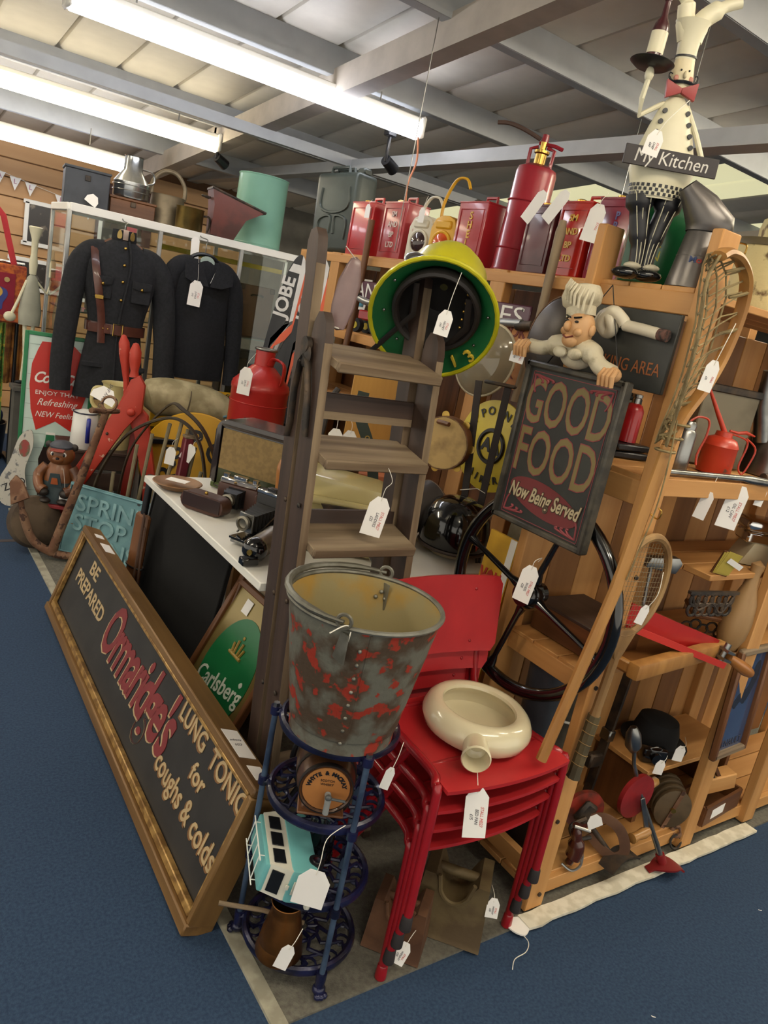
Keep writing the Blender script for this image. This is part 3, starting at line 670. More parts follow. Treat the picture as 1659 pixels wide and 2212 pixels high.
# ---- tennis racket
t = thing('tennis_racket', 'old wooden tennis racket with white tag hung on pine post', 'racket', (1.572, 1.038, .985), (0, 4, 0))
rk = mat('racket_wood', 'a98654', .5, col2='7d5c35', scale=12, wood='z')
hd = [(.098*math.cos(2*PI*i/40), 0, .128*math.sin(2*PI*i/40)) for i in range(40)]
ob('head_frame', G().tube(hd, .0105, 8, True, flat=(1, .9)), rk, t)
g = G()
for k in range(-7, 8):
    x = k*.0122; z = .128*math.sqrt(max(0, 1-(x/.098)**2)); g.tube([(x, 0, -z), (x, .001, z)], .0006, 4)
for k in range(-9, 10):
    z = k*.0126; x = .098*math.sqrt(max(0, 1-(z/.128)**2)); g.tube([(-x, .001, z), (x, 0, z)], .0006, 4)
o = ob('strings', g, mat('racket_string', '7a6a4c', .6), t); o['kind'] = 'stuff'
ob('throat', G().prism([(-.045, -.112), (.045, -.112), (.013, -.19), (-.013, -.19)], .018, M=T(y=-.009), bev=.004), rk, t)
ob('handle', G().tube([(0, 0, -.17), (0, 0, -.33), (0, 0, -.35)], [.0125, .0125, .014], 8), rk, t)
ob('grip', G().tube([(0, 0, -.35), (0, 0, -.52), (0, 0, -.53)], [.0165, .0165, .019], 8), mat('grip_leather', '5d5032', .6, col2='3f3722', scale=8), t)
for z in (-.37, -.40, -.43, -.46, -.49): ob('grip_band', G().torus(.0168, .0012, 12, 5, M=T(0, 0, z, ry=12)), mat('grip_gold', '8a6c3c', .5), t)
# ---- top shelf: oil pourer, chef, cans
jm = mat('pourer_grey', '6a6664', .35, .7, col2='75706a', scale=5)
t = thing('oil_pourer', 'grey metal oil pourer with broad tilted spout on top shelf', 'jug', (1.612, 1.162, 1.687), (0, 0, -36)); t.scale = (.95, .95, .8)
ob('body', G().lathe([(0, 0), (.064, 0), (.064, .005), (.047, .155), (.045, .16), (0, .16)], 32), jm, t)
def rs(c, r, tilt): return [(c[0]+r*math.cos(2*PI*i/24)*math.cos(tilt), c[1]+r*math.sin(2*PI*i/24), c[2]+r*math.cos(2*PI*i/24)*math.sin(tilt)) for i in range(24)]
ob('spout', G().loft([rs((0, 0, .158), .050, 0), rs((.004, 0, .172), .055, .03), rs((.0, 0, .192), .056, .35), rs((-.034, 0, .232), .043, .75), rs((-.075, 0, .272), .024, .9)], cap=False), jm, t)
lb = ob('label_band', G().lathe([(.0573, .062), (.0555, .062), (.0535, .088), (.0555, .088)], 32, a0=PI*.75, a1=PI*2.05), WHITE, t)
for i, (ch, mm) in enumerate(zip('Mobil', [INK, INKR, INK, INK, INK])):
    a = -122+i*15; text('lettering', ch, mat('label_blue', '2b3f70', .5) if mm is INK else mat('label_red', 'b3382f', .5), lb, T(.0572*math.cos(math.radians(a)), .0572*math.sin(math.radians(a)), .075, rz=a+90) @ FRONT, .024, .0004, off=.0005)
# chef figure
wm = mat('chef_white', 'd6d0b4', .4, var=.05); blk = mat('chef_black', '1d1d22', .4)
t = thing('chef_figure', 'tall painted metal chef figure holding tray and kitchen nameplate', 'figurine', (1.556, 1.275, 1.687), (0, -3, -34)); t.scale = (.92, .92, .92)
for s in (-1, 1):
    ob('shoe', G().ball((s*.028-.012, -.02, .016), (.04, .028, .016), 12), GLOSSBLK, t)
    lg = ob('leg', G().tube(spline([(s*.012, 0, .03), (s*.016, 0, .09), (s*.03, 0, .16), (s*.04, 0, .21)], 5), [.020]*6+[.026]*6+[.036]*4, 12), blk, t)
    for d in (-.01, .0, .01): ob('stripe', G().tube(spline([(s*.012+d*.7, -.019, .04), (s*.016+d, -.021, .09), (s*.03+d*1.5, -.026, .16), (s*.04+d*2, -.034, .21)], 5), .0012, 4), wm, lg)
    ob('spat', G().ball((s*.024, -.012, .036), (.024, .016, .01), 10, M=ID), mat('spat_cream', 'b7b09a', .5), t)
ob('torso', G().lathe([(.066, .2), (.072, .235), (.083, .27), (.074, .31), (.055, .37), (.036, .42), (.02, .44), (0, .442)], 24, M=T(s=(1, .62, 1))), wm, t)
ck_ = ob('checked_belt', G().lathe([(.067, .205), (.0685, .205), (.073, .235), (.0715, .235)], 28, M=T(s=(1, .64, 1))), wm, t)
for r in range(3):
    for k in range(15):
        a = PI+PI*(k+.5*(r % 2))/15; R = .0688+.0018*r
        ob('check', G().box((0, 0, 0), (.0075, .0015, .0075), M=T(R*math.cos(a), R*.64*math.sin(a), .21+.0095*r) @ Matrix.Rotation(math.atan2(math.sin(a)*1.56, math.cos(a))+PI/2, 4, 'Z')), blk, ck_)
for k in range(5):
    for s in (-1, 1):
        z = .30+.026*k; r = .078-.0095*k
        o = ob('button', G().cyl((s*r*.72, -r*.46, z), (s*r*.72, -r*.46-.006, z), .006, n=12), blk, t)
for s in (-1, 1):
    ob('bow_wing', G().prism([(0, -.005), (s*.036, -.02), (s*.04, .022), (0, .006)], .012, M=T(0, -.026, .452), bev=.002), mat('bow_red', '9c2b2b', .45), t)
hd = ob('head', G().lathe([(.0, .44), (.02, .445), (.03, .462), (.03, .48), (.026, .51), (.024, .525), (0, .527)], 20, M=T(s=(1, .8, 1))), mat('chef_face', 'd8cba8', .45, var=.04), t)
for s in (-1, 1):
    ob('eye', G().ball((s*.01, -.0215, .498), .0025, 8), blk, hd)
    ob('moustache', G().tube(spline([(0, -.026, .472), (s*.014, -.028, .47), (s*.028, -.022, .471), (s*.036, -.018, .482), (s*.034, -.016, .49), (s*.028, -.018, .488)], 4), [.004]*6+[.003]*6+[.0015]*9, 6), blk, hd)
    ob('cheek', G().ball((s*.018, -.019, .48), (.007, .004, .007), 8), mat('cheek_pink', 'c98a78', .5), hd)
ob('nose', G().ball((0, -.027, .487), (.005, .006, .009), 8), mat('chef_face', 'd8cba8', .45, var=.04), hd)
hat = ob('tall_hat', G().loft([he(.025, .021, 0, 0, 20), he(.026, .022, .03, 0, 20), he(.036, .026, .085, .003, 20)], M=T(0, 0, .525) @ T(rx=90) @ Matrix.Diagonal((1, 1, -1, 1)) @ T(rx=0), cap=False) if False else G().lathe([(.0245, 0), (.0255, .03), (.031, .06), (.043, .085), (.03, .09), (0, .075)], 20, M=T(0, 0, .525, s=(1, .75, 1))), wm, t)
for s, L_ in ((1, .105), (-1, .045)):
    ob('hat_flare', G().tube(spline([(s*.005, 0, .57), (s*.02, 0, .615), (s*L_*.6, 0, .65), (s*L_, 0, .668)], 5), [.026]*5+[.022]*5+[.014]*6, 10, flat=(1, .7)), wm, hat)
ob('hat_band', G().lathe([(.0262, .0), (.027, .0), (.027, .004), (.0262, .004)], 20, M=T(0, 0, .53, s=(1, .77, 1))), blk, hat)
ob('raised_arm', G().tube([(-.03, 0, .425), (-.09, -.02, .385), (-.094, -.03, .42), (-.088, -.03, .465)], .0065, 8), wm, t)
ob('raised_hand', G().ball((-.088, -.03, .475), (.011, .01, .018), 10), wm, t)
tr = ob('tray', G().lathe([(0, .004), (.04, .004), (.052, .012), (.054, .010), (.04, 0), (0, 0)], 28, M=T(-.088, -.03, .49, ry=6)), blk, t)
ob('tray_food', G().torus(.026, .008, 18, 6, M=T(-.085, -.03, .50)), mat('bread_gold', 'b89b45', .5), tr)
bt = ob('wine_bottle', G().lathe([(0, 0), (.0195, 0), (.0195, .075), (.017, .086), (.008, .102), (.007, .135), (.0085, .136), (.0085, .145), (0, .146)], 18, M=T(-.088, -.03, .498, ry=4)), mat('wine_red', '4a2226', .25, coat=.4), t)
ob('bottle_label', G().lathe([(.0198, .02), (.0203, .02), (.0203, .068), (.0198, .068)], 18, M=T(-.088, -.03, .498, ry=4), a0=PI, a1=PI*1.95), wm, bt)
ob('lowered_arm', G().tube([(.03, 0, .425), (.062, -.018, .36), (.09, -.035, .292)], .0065, 8), wm, t)
np_ = ob('nameplate', G().box((0, 0, 0), (.235, .006, .045), M=T(.0, -.062, .284, ry=1.5), bev=.001), mat('plate_dark', '2c2426', .5), t)
text('lettering', 'My Kitchen', mat('plate_white', 'd8d4cc', .5), np_, T(.0, -.0655, .284, ry=1.5) @ FRONT, .044, .0005, shear=.15, sx=.92)
# cream rusty oil tank
cm = mat('cream_rust', 'c9bb8a', .6, .1, col2='6a5438', scale=22, lo=.58, hi=.66, bump=.3)
t = thing('cream_canister', 'large cream enamelled canister with rust specks and curved spout', 'canister', (2.16, 1.27, 1.687), (0, 0, -40), )
ob('body', G().lathe([(0, 0), (.155, 0), (.155, .19), (.15, .205), (.09, .215), (0, .215)], 36, M=T(s=(1, .7, 1))), cm, t)
ob('band', G().lathe([(.156, .185), (.159, .185), (.159, .2), (.155, .205)], 36, M=T(s=(1, .7, 1))), mat('band_dark', '5d5138', .5), t)
ob('spout', G().loft([rs((-.02, 0, .2), .075, 0), rs((-.03, 0, .25), .07, .2), rs((-.035, 0, .30), .068, .55), rs((.01, 0, .345), .066, 1.25)], cap=False), cm, t)
ob('handle', G().tube(spline([(.05, 0, .21), (.06, 0, .26), (.11, 0, .262), (.14, 0, .2)], 6), .009, 8), BLACK, t)
t = thing('oil_can', 'glossy green rectangular oil can behind the chef figure', 'can', (1.655, 1.335, 1.687), (0, 0, -45))
gg = mat('gloss_green', '1c6238', .2, coat=.5, col2='15502d', scale=4)
ob('body', G().box((0, 0, .115), (.14, .085, .23), bev=.008, seg=2), gg, t)
ob('cap', G().cyl((-.03, 0, .23), (-.03, 0, .25), .018, n=14), gg, t)
for i, ch in enumerate('STERNOL'[:6]): text('lettering', ch, mat('can_yellow', 'c9c23a', .4), t, T(.005, -.0436, .20-.032*i) @ FRONT, .034, .0006)
# ---- oil can shelf
def oiler(x, y, z, s, m, label, rz, spout=True):
    t = thing('oil_can', label, 'oil can', (x, y, z), (0, 0, rz))
    ob('body', G().lathe([(0, 0), (.042*s, 0), (.044*s, .004*s), (.044*s, .07*s), (.046*s, .073*s), (.044*s, .078*s), (.036*s, .092*s), (.022*s, .098*s), (.02*s, .11*s), (0, .112*s)], 28), m, t)
    if spout:
        ob('spout', G().tube([(0, 0, .108*s), (-.03*s, 0, .15*s), (-.075*s, 0, .215*s)], [.007*s, .006*s, .0035*s], 10), m, t)
        ob('handle', G().tube(spline([(.018*s, 0, .108*s), (.06*s, 0, .10*s), (.068*s, 0, .08*s), (.062*s, 0, .03*s), (.075*s, 0, .01*s), (.085*s, 0, .03*s), (.092*s, 0, .08*s), (.06*s, 0, .104*s)], 5), .0025*s, 6), m, t)
        ob('trigger', G().tube([(.012*s, 0, .115*s), (.035*s, 0, .113*s), (.055*s, 0, .118*s), (.08*s, 0, .113*s)], [.003*s, .004*s, .005*s, .002*s], 8), m, t)
    return t
redo = mat('oiler_red', 'b8371f', .4, col2='5d4a40', scale=14, lo=.64, hi=.67, coat=.2)
oiler(1.955, 1.175, 1.252, 1.05, redo, 'red pump oil can with long thin spout', -35)
t = thing('steel_flask', 'slim dull steel oil flask with red trigger cap', 'flask', (1.80, 1.185, 1.252), (0, 0, -30))
ob('body', G().lathe([(0, 0), (.026, 0), (.027, .004), (.026, .10), (.02, .108), (.021, .122), (.016, .13), (0, .13)], 22), STEEL, t)
ob('trigger', G().tube(spline([(0, 0, .13), (.02, 0, .145), (.05, 0, .14), (.055, 0, .1), (.045, 0, .05), (.05, 0, .02)], 5), .003, 6), redo, t)
t = thing('tin_box', 'tall grey tin box with dark metal lid rim', 'tin', (2.1, 1.31, 1.252), (0, 0, -20))
gt_ = mat('grey_tin', '7d7460', .5, .4, col2='665d4b', scale=6)
ob('body', G().box((0, 0, .11), (.19, .11, .22), bev=.004), gt_, t); ob('rim', G().box((0, 0, .225), (.205, .125, .022), bev=.003), DKIRON, t)
t = thing('funnel_can', 'large dull steel watering can with straight spout', 'can', (2.30, 1.2, 1.252), (0, 0, -35))
ob('body', G().lathe([(0, 0), (.10, 0), (.10, .006), (.072, .20), (.068, .21), (0, .215)], 30), STEEL, t)
ob('spout', G().tube([(-.07, -.03, .10), (-.105, -.04, .2), (-.12, -.05, .30)], [.026, .022, .018], 14), STEEL, t)
t = thing('glass_lamp', 'pink tinted cut glass oil lamp on shelf', 'lamp', (2.53, 1.33, 1.252), (0, 0, 0))
pkg = mat('pink_glass', 'd99a94', .12, trans=.5, coat=.3, var=.05)
ob('bowl', G().lathe([(0, .2), (.03, .2), (.06, .225), (.066, .26), (.045, .29), (.05, .34), (.06, .36), (.057, .36), (.0, .27)], 20), pkg, t); ob('stem', G().lathe([(0, 0), (.055, 0), (.05, .015), (.018, .04), (.014, .12), (.03, .2), (0, .2)], 20), pkg, t)
one('steel_poker', G().tube([(0, 0, 0), (.33, .0, 0), (.36, 0, -.002), (.44, 0, -.006), (.47, 0, -.008)], [.008, .0085, .012, .012, .009], 10), STEEL, 'steel bar tool lying on the front edge of oil can shelf', 'tool', (1.63, 1.105, 1.260), (0, 0, -3))
one('dark_pipe', G().tube([(0, 0, 0), (.15, .0, 0), (.4, 0, 0)], .011, 10), DKIRON, 'dark iron pipe lying on shelf beside steel bar tool', 'pipe', (2.12, 1.12, 1.262), (0, 0, 3))
t = thing('fire_bottle', 'small red canister with silver neck behind lacrosse stick', 'canister', (1.725, 1.31, 1.292), (0, 0, 0))
ob('body', G().lathe([(0, 0), (.028, 0), (.028, .085), (.02, .1), (.012, .104), (0, .104)], 20), REDP, t); ob('neck', G().lathe([(.011, .104), (.011, .118), (.015, .12), (.015, .128), (0, .13)], 14), STEEL, t)
for k, z in enumerate((1.251, 1.272)): one('black_case', G().box((0, 0, .009), (.12, .075, .018), bev=.004), BLACK, ('flat black case lying on shelf, lower of two', 'flat black case under red canister, upper of two')[k], 'case', (1.715, 1.30, z), (0, 0, 8*k-14))
t = thing('framed_glass_sign', 'small black framed sign with yellow letters on pale ground', 'sign', (1.70, 1.375, 1.255), (-6, 0, -40))
ob('panel', G().box((0, .004, .08), (.15, .004, .15)), mat('pale_green_grey', 'a6a58a', .4), t)
for c, s in (((0, 0, .155), (.17, .02, .02)), ((0, 0, .008), (.17, .02, .016)), ((-.08, 0, .08), (.014, .02, .15)), ((.08, 0, .08), (.014, .02, .15))): ob('frame_bar', G().box(c, s, bev=.004), BLACK, t)
text('lettering', 'ard', mat('letter_yellow', 'd9c32e', .5), t, T(.02, .0014, .08) @ FRONT, .07, .0006, sx=.8)
# ---- middle shelf things
t = thing('golf_club', 'old steel headed golf putter behind the tennis racket', 'golf club', (1.82, 1.16, .725), (0, 0, -20))
ob('shaft', G().tube([(0, 0, 0), (-.01, .02, .25)], .005, 8), STEEL, t); ob('head', G().prism([(-.04, 0), (.06, -.012), (.075, .02), (.06, .036), (-.03, .03)], .03, M=T(0, .0, .25), bev=.006), STEEL, t)
t = thing('notepad', 'bundle of yellow paper slips with white tag on shelf edge', 'notepad', (2.02, 1.10, .976), (14, 8, -30))
ob('card_back', G().box((0, .004, .035), (.05, .004, .075)), BRW['z'], t)
for k in range(3): ob('slip', G().box((.002*k, -.001*k, .036+.003*k), (.042, .0012, .07), M=T(ry=3*k-3)), mat('yellow_paper', 'b8a548', .8), t)
ob('label', G().box((.008, -.006, .05), (.05, .001, .016), M=T(ry=15)), PAPER, t)
t = thing('kitchen_scales', 'old chrome kitchen weighing scales on shelf', 'scales', (2.32, 1.17, .976), (0, 0, -35))
ob('base', G().prism([(-.07, 0), (.07, 0), (.04, .07), (-.04, .07)], .1, M=T(y=-.05), bev=.006), mat('cream_iron', 'b3a88c', .4), t)
ob('dial_box', G().box((.0, 0, .085), (.13, .09, .035), bev=.006), CHROME, t); ob('pan', G().box((0, 0, .125), (.16, .12, .035), bev=.014, seg=3), CHROME, t)
t = thing('book_rest', 'wooden book rest of two boards on cast iron bracket', 'book rest', (2.18, 1.2, .727), (0, 0, -35))
ob('seat_board', G().box((0, 0, .09), (.11, .09, .014), M=T(rx=12), bev=.003), BRW['x'], t); ob('upright_board', G().box((.085, 0, .14), (.014, .1, .14), M=T(ry=14), bev=.003), BRW['z'], t)
g = G()
for k in range(7): g.torus(.016, .0035, 14, 6, M=T(-.05+.026*k, -.03, .03+.012*(k % 2)) @ T(rx=90))
g.box((.03, -.03, .006), (.2, .02, .012))
ob('iron_bracket', g, DKIRON, t)
g = G()
for k in range(12): g.torus(.018, .0045, 12, 6, M=T(.028*(k % 6)-.07, 0, -.02-.03*(k//6)) @ T(rx=90, ry=20*k))
g.tube(spline([(-.09, 0, 0), (-.05, 0, -.05), (0, 0, -.03), (.05, 0, -.06), (.09, 0, 0)], 5), .005, 6); g.box((0, 0, .002), (.2, .012, .008))
one('iron_scroll_bracket', g, DKIRON, 'black scrolled cast iron bracket fixed under middle shelf edge', 'bracket', (2.0, 1.085, .925), (0, 0, -8))
# red pump with wooden handle and tray
t = thing('wooden_tray', 'shallow wooden tray with thick rounded front rail', 'tray', (1.88, 1.09, .729), (0, -1, 4))
ob('base', G().box((0, .1, .008), (.44, .26, .014)), mat('tray_wood', '8e5f30', .4, col2='7a4c24', scale=7, wood='x'), t)
ob('front_rail', G().box((0, -.035, .02), (.46, .035, .045), bev=.008, seg=2), ash, t)
for s in (-1, 1): ob('side_rail', G().box((s*.215, .1, .02), (.02, .25, .03), bev=.004), ash, t)
t = thing('red_trowel_press', 'red painted metal press with turned wooden handle on tray', 'press', (1.88, 1.085, .775), (0, 16, -14))
ob('bed', G().box((0, .03, .03), (.36, .012, .06)).box((0, 0, 0), (.36, .06, .008)), mat('press_red', 'a8211d', .35, coat=.3, var=.06), t)
ob('flange', G().box((0, -.032, .006), (.36, .006, .018)), mat('press_red_light', 'c2332a', .35, var=.05), t)
ob('end_bracket', G().box((.19, 0, .02), (.03, .05, .008)).box((.19, 0, .045), (.03, .05, .008)).cyl((.19, 0, .0), (.19, 0, .065), .009, n=12), STEEL, t)
ob('handle', G().lathe([(0, 0), (.012, 0), (.014, .02), (.018, .06), (.019, .09), (.014, .115), (0, .12)], 18, M=T(.205, -.01, .03, ry=100)), mat('handle_amber', 'a3682c', .35, coat=.3, var=.1), t)
one('skittle', G().lathe([(0, 0), (.028, 0), (.042, .04), (.045, .09), (.038, .15), (.022, .2), (.016, .24), (.02, .27), (0, .285)], 24), mat('pale_wood', 'b08d5f', .5, col2='98754a', scale=8, wood='z'), 'pale turned wooden skittle standing beside the red press', 'skittle', (2.2, 1.105, .728), (0, 6, 0))
# mirror
t = thing('framed_mirror', 'wooden framed mirror with dark horse rider print and lettering', 'mirror', (2.215, 1.035, .395), (-4, 3, 6))
ob('glass', G().box((.09, .006, .16), (.2, .004, .34)), mat('mirror_blue_reflection', '46597e', .12, .35, col2='3b4c70', scale=3), t)  # reflection of the blue carpet put into the glass colour
for c, s, ax in (((.09, 0, -.01), (.23, .022, .022), 'x'), ((.09, 0, .335), (.23, .022, .022), 'x'), ((-.016, 0, .16), (.022, .022, .36), 'z'), ((.196, 0, .16), (.022, .022, .36), 'z')): ob('frame_bar', G().box(c, s, bev=.005), BRW[ax] if ax == 'z' else OLDW['x'], t)
text('lettering', 'RENAULT', INK, t, T(.09, .003, .02) @ FRONT, .034, .0004, sx=1.1)
ob('print', G().prism(spl2([(.05, .14), (.08, .16), (.11, .15), (.14, .18), (.17, .24), (.16, .29), (.13, .28), (.12, .22), (.09, .2), (.06, .19), (.03, .16)]), .0006, M=T(y=.0035)), mat('print_dark', '1b2333', .4), t)
# ---- floor level tools
wood_y = mat('tool_handle', 'b98a4b', .35, coat=.3, col2='a0713a', scale=8, wood='x')
t = thing('breast_drill', 'red wheeled breast drill with red breast plate over carpet edge', 'drill', (1.955, 1.095, .26), (0, 0, 0))
Mw = T(0, 0, 0, rz=-2) @ T(rx=90)
ob('gear_wheel', G().lathe([(0, -.008), (.02, -.012), (.03, -.004), (.06, -.002), (.066, -.008), (.072, -.008), (.072, .006), (.02, .006), (0, .006)], 40, M=Mw), mat('drill_red', '8f1f20', .4, col2='741618', scale=8), t)
ob('crank_arm', G().box((0, 0, 0), (.016, .005, .125), M=T(.025, -.03, -.05, ry=-24, rz=-20), bev=.002), STEEL, t)
ob('crank_handle', G().lathe([(0, 0), (.014, 0), (.017, .02), (.013, .05), (.016, .075), (0, .08)], 14, M=T(.055, -.04, -.11, ry=-95)), wood_y, t)
ob('side_handle', G().lathe([(0, 0), (.012, 0), (.016, .03), (.014, .06), (0, .075)], 14, M=T(.06, .02, .0, ry=78)), wood_y, t)
ob('stem', G().tube([(-.055, .02, .165), (-.04, .015, .11), (.02, .0, 0), (.125, -.075, -.21)], [.006, .006, .008, .009], 10), STEEL, t)
ob('top_chuck', G().lathe([(0, -.05), (.01, -.045), (.024, -.02), (.022, .02), (.012, .045), (.008, .05), (0, .05)], 16, M=T(-.065, .025, .19, ry=-22)), STEEL, t)
pl_ = ob('breast_plate', G().sheet(lambda u, v: ((u-.5)*.125, (v-.5)*.07*math.sin(PI*min(max(u, .12), .88)), -.022*(2*u-1)**2), 16, 6, M=T(.14, -.085, -.222, rz=-20), t=.006), mat('plate_red', '7d1a1c', .45), t)
ob('collar', G().cyl((.128, -.077, -.218), (.115, -.068, -.19), .014, n=14), mat('drill_red', '8f1f20', .4), t)
t = thing('hand_drill', 'dark hand drill with red cog wheel beside pine post', 'drill', (1.80, 1.15, .195), (0, 0, -20))
ob('gear_wheel', G().lathe([(0, -.005), (.05, -.005), (.058, -.008), (.064, -.008), (.064, .006), (0, .006)], 36, M=T(.015, .02, 0) @ T(rx=90)), mat('drill_red2', '9a3426', .5, col2='5a3026', scale=14), t)
ob('frame', G().box((0, -.005, .01), (.05, .022, .07), M=T(ry=30), bev=.008).tube([(.0, -.005, 0), (.12, -.05, -.125)], .008, 10), DKIRON, t)
ob('crank', G().tube(spline([(0, -.02, .0), (-.05, -.03, -.02), (-.03, -.04, -.055), (.02, -.04, -.05)], 5), .006, 8), DKIRON, t)
ob('breast_plate', G().sheet(lambda u, v: ((u-.5)*.12, (v-.5)*.055, .03*math.sin(PI*u)-.01), 14, 4, M=T(.13, -.055, -.115, rz=20, ry=-10), t=.005), DKIRON, t)
ob('handle', G().lathe([(0, 0), (.014, 0), (.016, .04), (.011, .07), (0, .08)], 14, M=T(.02, .03, -.10, ry=85)), wood_y, t)
t = thing('pulley_block', 'old wooden pulley block with triple sheaves and iron hook', 'pulley', (2.215, 1.145, .082), (0, 12, -38))
pb = mat('block_brown', '5b4a33', .6, col2='463824', scale=10, bump=.3)
for k in range(4): ob('cheek', G().prism(ell(.058, .07, 22, cz=.07), .016, M=T(0, -.05+.03*k, 0), bev=.003), pb, t)
for k in range(3): ob('sheave', G().cyl((0, -.032+.03*k, .07), (0, -.022+.03*k, .07), .045, n=20), RUST, t)
ob('strap', G().box((0, -.052, .07), (.012, .006, .15), M=T(ry=0)), RUST, t)
ob('pin', G().cyl((0, -.06, .07), (0, .06, .07), .008, n=10), BRASS, t)
ob('eye', G().torus(.016, .008, 16, 8, M=T(.055, -.04, .0) @ T(rx=70)), RUST, t)
ob('link', G().torus(.022, .004, 16, 6, M=T(.062, -.055, -.03) @ T(rx=60, ry=40)), DKIRON, t)
one('leather_strap', G().tube(spline([(-.04, .02, .10), (.0, .0, .12), (.05, -.02, .09), (.075, -.03, .03), (.05, -.02, .0), (.01, 0, .02), (-.02, .02, .05)], 6), .018, 6, flat=(.18, 1)), mat('tan_leather', '6b4a34', .6, col2='583b29', scale=12), 'looped tan leather strap lying among the old drills', 'strap', (1.84, 1.10, .087), (0, 0, -20))
t = thing('shoe_tree', 'polished brown shoe shaped tool standing by pine post', 'shoe tree', (1.725, 1.10, .084), (0, 0, -30))
ob('body', G().tube(spline([(0, 0, .0), (.01, 0, .04), (0, 0, .09), (-.012, 0, .13)], 5), [.012]*3+[.024]*6+[.016]*4+[.01]*3, 12), mat('polished_brown', '4a2115', .2, coat=.5), t)
ob('sole_rim', G().tube(spline([(-.03, -.02, .01), (.0, -.03, -.002), (.03, -.015, .01), (.03, .0, .05)], 5), .004, 6), STEEL, t)
ob('buckle', G().cyl((-.02, -.01, .13), (.03, -.01, .12), .005, n=8), STEEL, t)
t = thing('black_toolbox', 'black tin box on bottom shelf behind pine post', 'box', (1.64, 1.25, .081), (0, 0, 5)); ob('body', G().box((0, 0, .07), (.1, .16, .14), bev=.004), BLACK, t); ob('lid', G().box((0, 0, .146), (.106, .166, .014), bev=.003), mat('box_dark', '23252a', .4), t)
t = thing('inner_shelf', 'low wooden shelf inside the shelving behind the drills', 'shelf', (2.34, 1.26, .081), (0, 0, 0)); ob('board', G().box((0, 0, .19), (.52, .22, .016), bev=.002), PINE['x'], t); ob('support', G().box((-.24, 0, .09), (.02, .2, .18)), BRW['z'], t); ob('support', G().box((.24, 0, .09), (.02, .2, .18)), BRW['z'], t)
t = thing('black_hat', 'black felt bowler hat on the low inner shelf', 'hat', (2.26, 1.27, .281), (0, 0, 0)); ob('crown', G().lathe([(.075, 0), (.076, .05), (.065, .09), (.03, .105), (0, .105)], 24), mat('felt', '121214', .9), t); ob('brim', G().lathe([(.07, 0), (.11, .006), (.112, .012), (.108, .012), (.07, .006)], 24), mat('felt', '121214', .9), t)
t = thing('black_camera', 'small black bakelite camera with chrome clip on inner shelf', 'camera', (2.145, 1.19, .281), (0, 0, -30)); ob('body', G().box((0, 0, .025), (.085, .04, .05), bev=.01, seg=2), GLOSSBLK, t); ob('lens', G().cyl((0, -.02, .025), (0, -.035, .025), .018, n=18), GLOSSBLK, t); ob('clip', G().tube(spline([(-.02, -.01, .05), (0, -.015, .06), (.02, -.01, .05)], 4), .002, 6), CHROME, t)
t = thing('wooden_box', 'shallow wooden box with white label beside second post', 'box', (2.45, 1.12, .081), (0, 0, 6)); ob('base', G().box((0, 0, .006), (.26, .1, .012)), BRW['x'], t)
for y in (-.05, .05): ob('side', G().box((0, y, .035), (.26, .01, .07)), BRW['x'], t)
for x in (-.13, .13): ob('end', G().box((x, 0, .035), (.01, .1, .07)), BRW['x'], t)
ob('label', G().box((-.04, -.056, .035), (.09, .001, .035)), PAPER, t)
t = thing('block_plane', 'wooden smoothing plane standing on shallow wooden box', 'plane', (2.46, 1.12, .153), (0, -10, -14)); ob('stock', G().box((0, 0, .035), (.14, .055, .06), bev=.004), PINE['x'], t); ob('iron', G().box((.01, 0, .08), (.006, .045, .1), M=T(ry=-30)), DKIRON, t); ob('wedge', G().box((.03, 0, .075), (.012, .04, .07), M=T(ry=-30)), BRW['z'], t)
t = thing('sash_cramp', 'tall dark iron sash cramp leaning inside the shelving', 'clamp', (2.02, 1.3, .082), (0, 4, 0)); ob('bar', G().box((0, 0, .3), (.012, .03, .6)), DKIRON, t); ob('jaw', G().box((-.03, 0, .16), (.06, .03, .05), bev=.006), DKIRON, t); ob('slide', G().box((0, 0, .25), (.03, .04, .04), bev=.004), STEEL, t)
t = thing('canvas_roll', 'rolled grey canvas standing behind the tennis racket', 'canvas', (1.80, 1.31, .082), (0, 2, 0)); ob('roll', G().lathe([(0, 0), (.05, 0), (.053, .1), (.048, .3), (.052, .5), (.046, .6), (.03, .6), (.028, .5), (0, .45)], 16), mat('canvas', '4d473b', .9, col2='3c372e', scale=10, bump=.5), t); ob('tie', G().torus(.052, .004, 18, 6, M=T(z=.35)), STRING, t)
one('drain_pipe', G().lathe([(.05, 0), (.055, 0), (.055, .62), (.05, .62), (.05, 0)], 24), mat('grey_plastic_pipe', '3b3e44', .4), 'dark grey plastic pipe leaning under the steering wheel', 'pipe', (1.66, 1.27, .085), (0, -4, 0))
t = thing('wooden_chest', 'dark wooden chest with red catch on the low shelf', 'chest', (1.70, 1.25, .726), (0, 0, 0)); ob('box', G().box((0, 0, .04), (.2, .22, .08), bev=.003), BRW['y'], t); ob('rim', G().box((0, 0, .083), (.206, .226, .01), bev=.002), DKW['y'], t); ob('catch', G().ball((-.104, 0, .05), .006, 8), REDP, t)
t = thing('round_tray', 'large dark brown round tin tray leaning against pine post', 'tray', (1.625, 1.535, 1.50), (0, 2, -84)); t.scale = (.74, 1, .88)
tm = mat('tray_brown', '3b302b', .35, .2, col2='2b2320', scale=4)
ob('disc', G().lathe([(0, .006), (.14, .006), (.155, -.006), (.16, -.006), (.16, .0), (.145, .012), (0, .012)], 44, M=T(rx=90)), tm, t); ob('rim', G().torus(.16, .0035, 44, 6, M=T(rx=90)), BRW['x'], t)
for s in (-1, 1): ob('handle', G().box((s*.04, .02, 0), (.012, .012, .2)), tm, t)

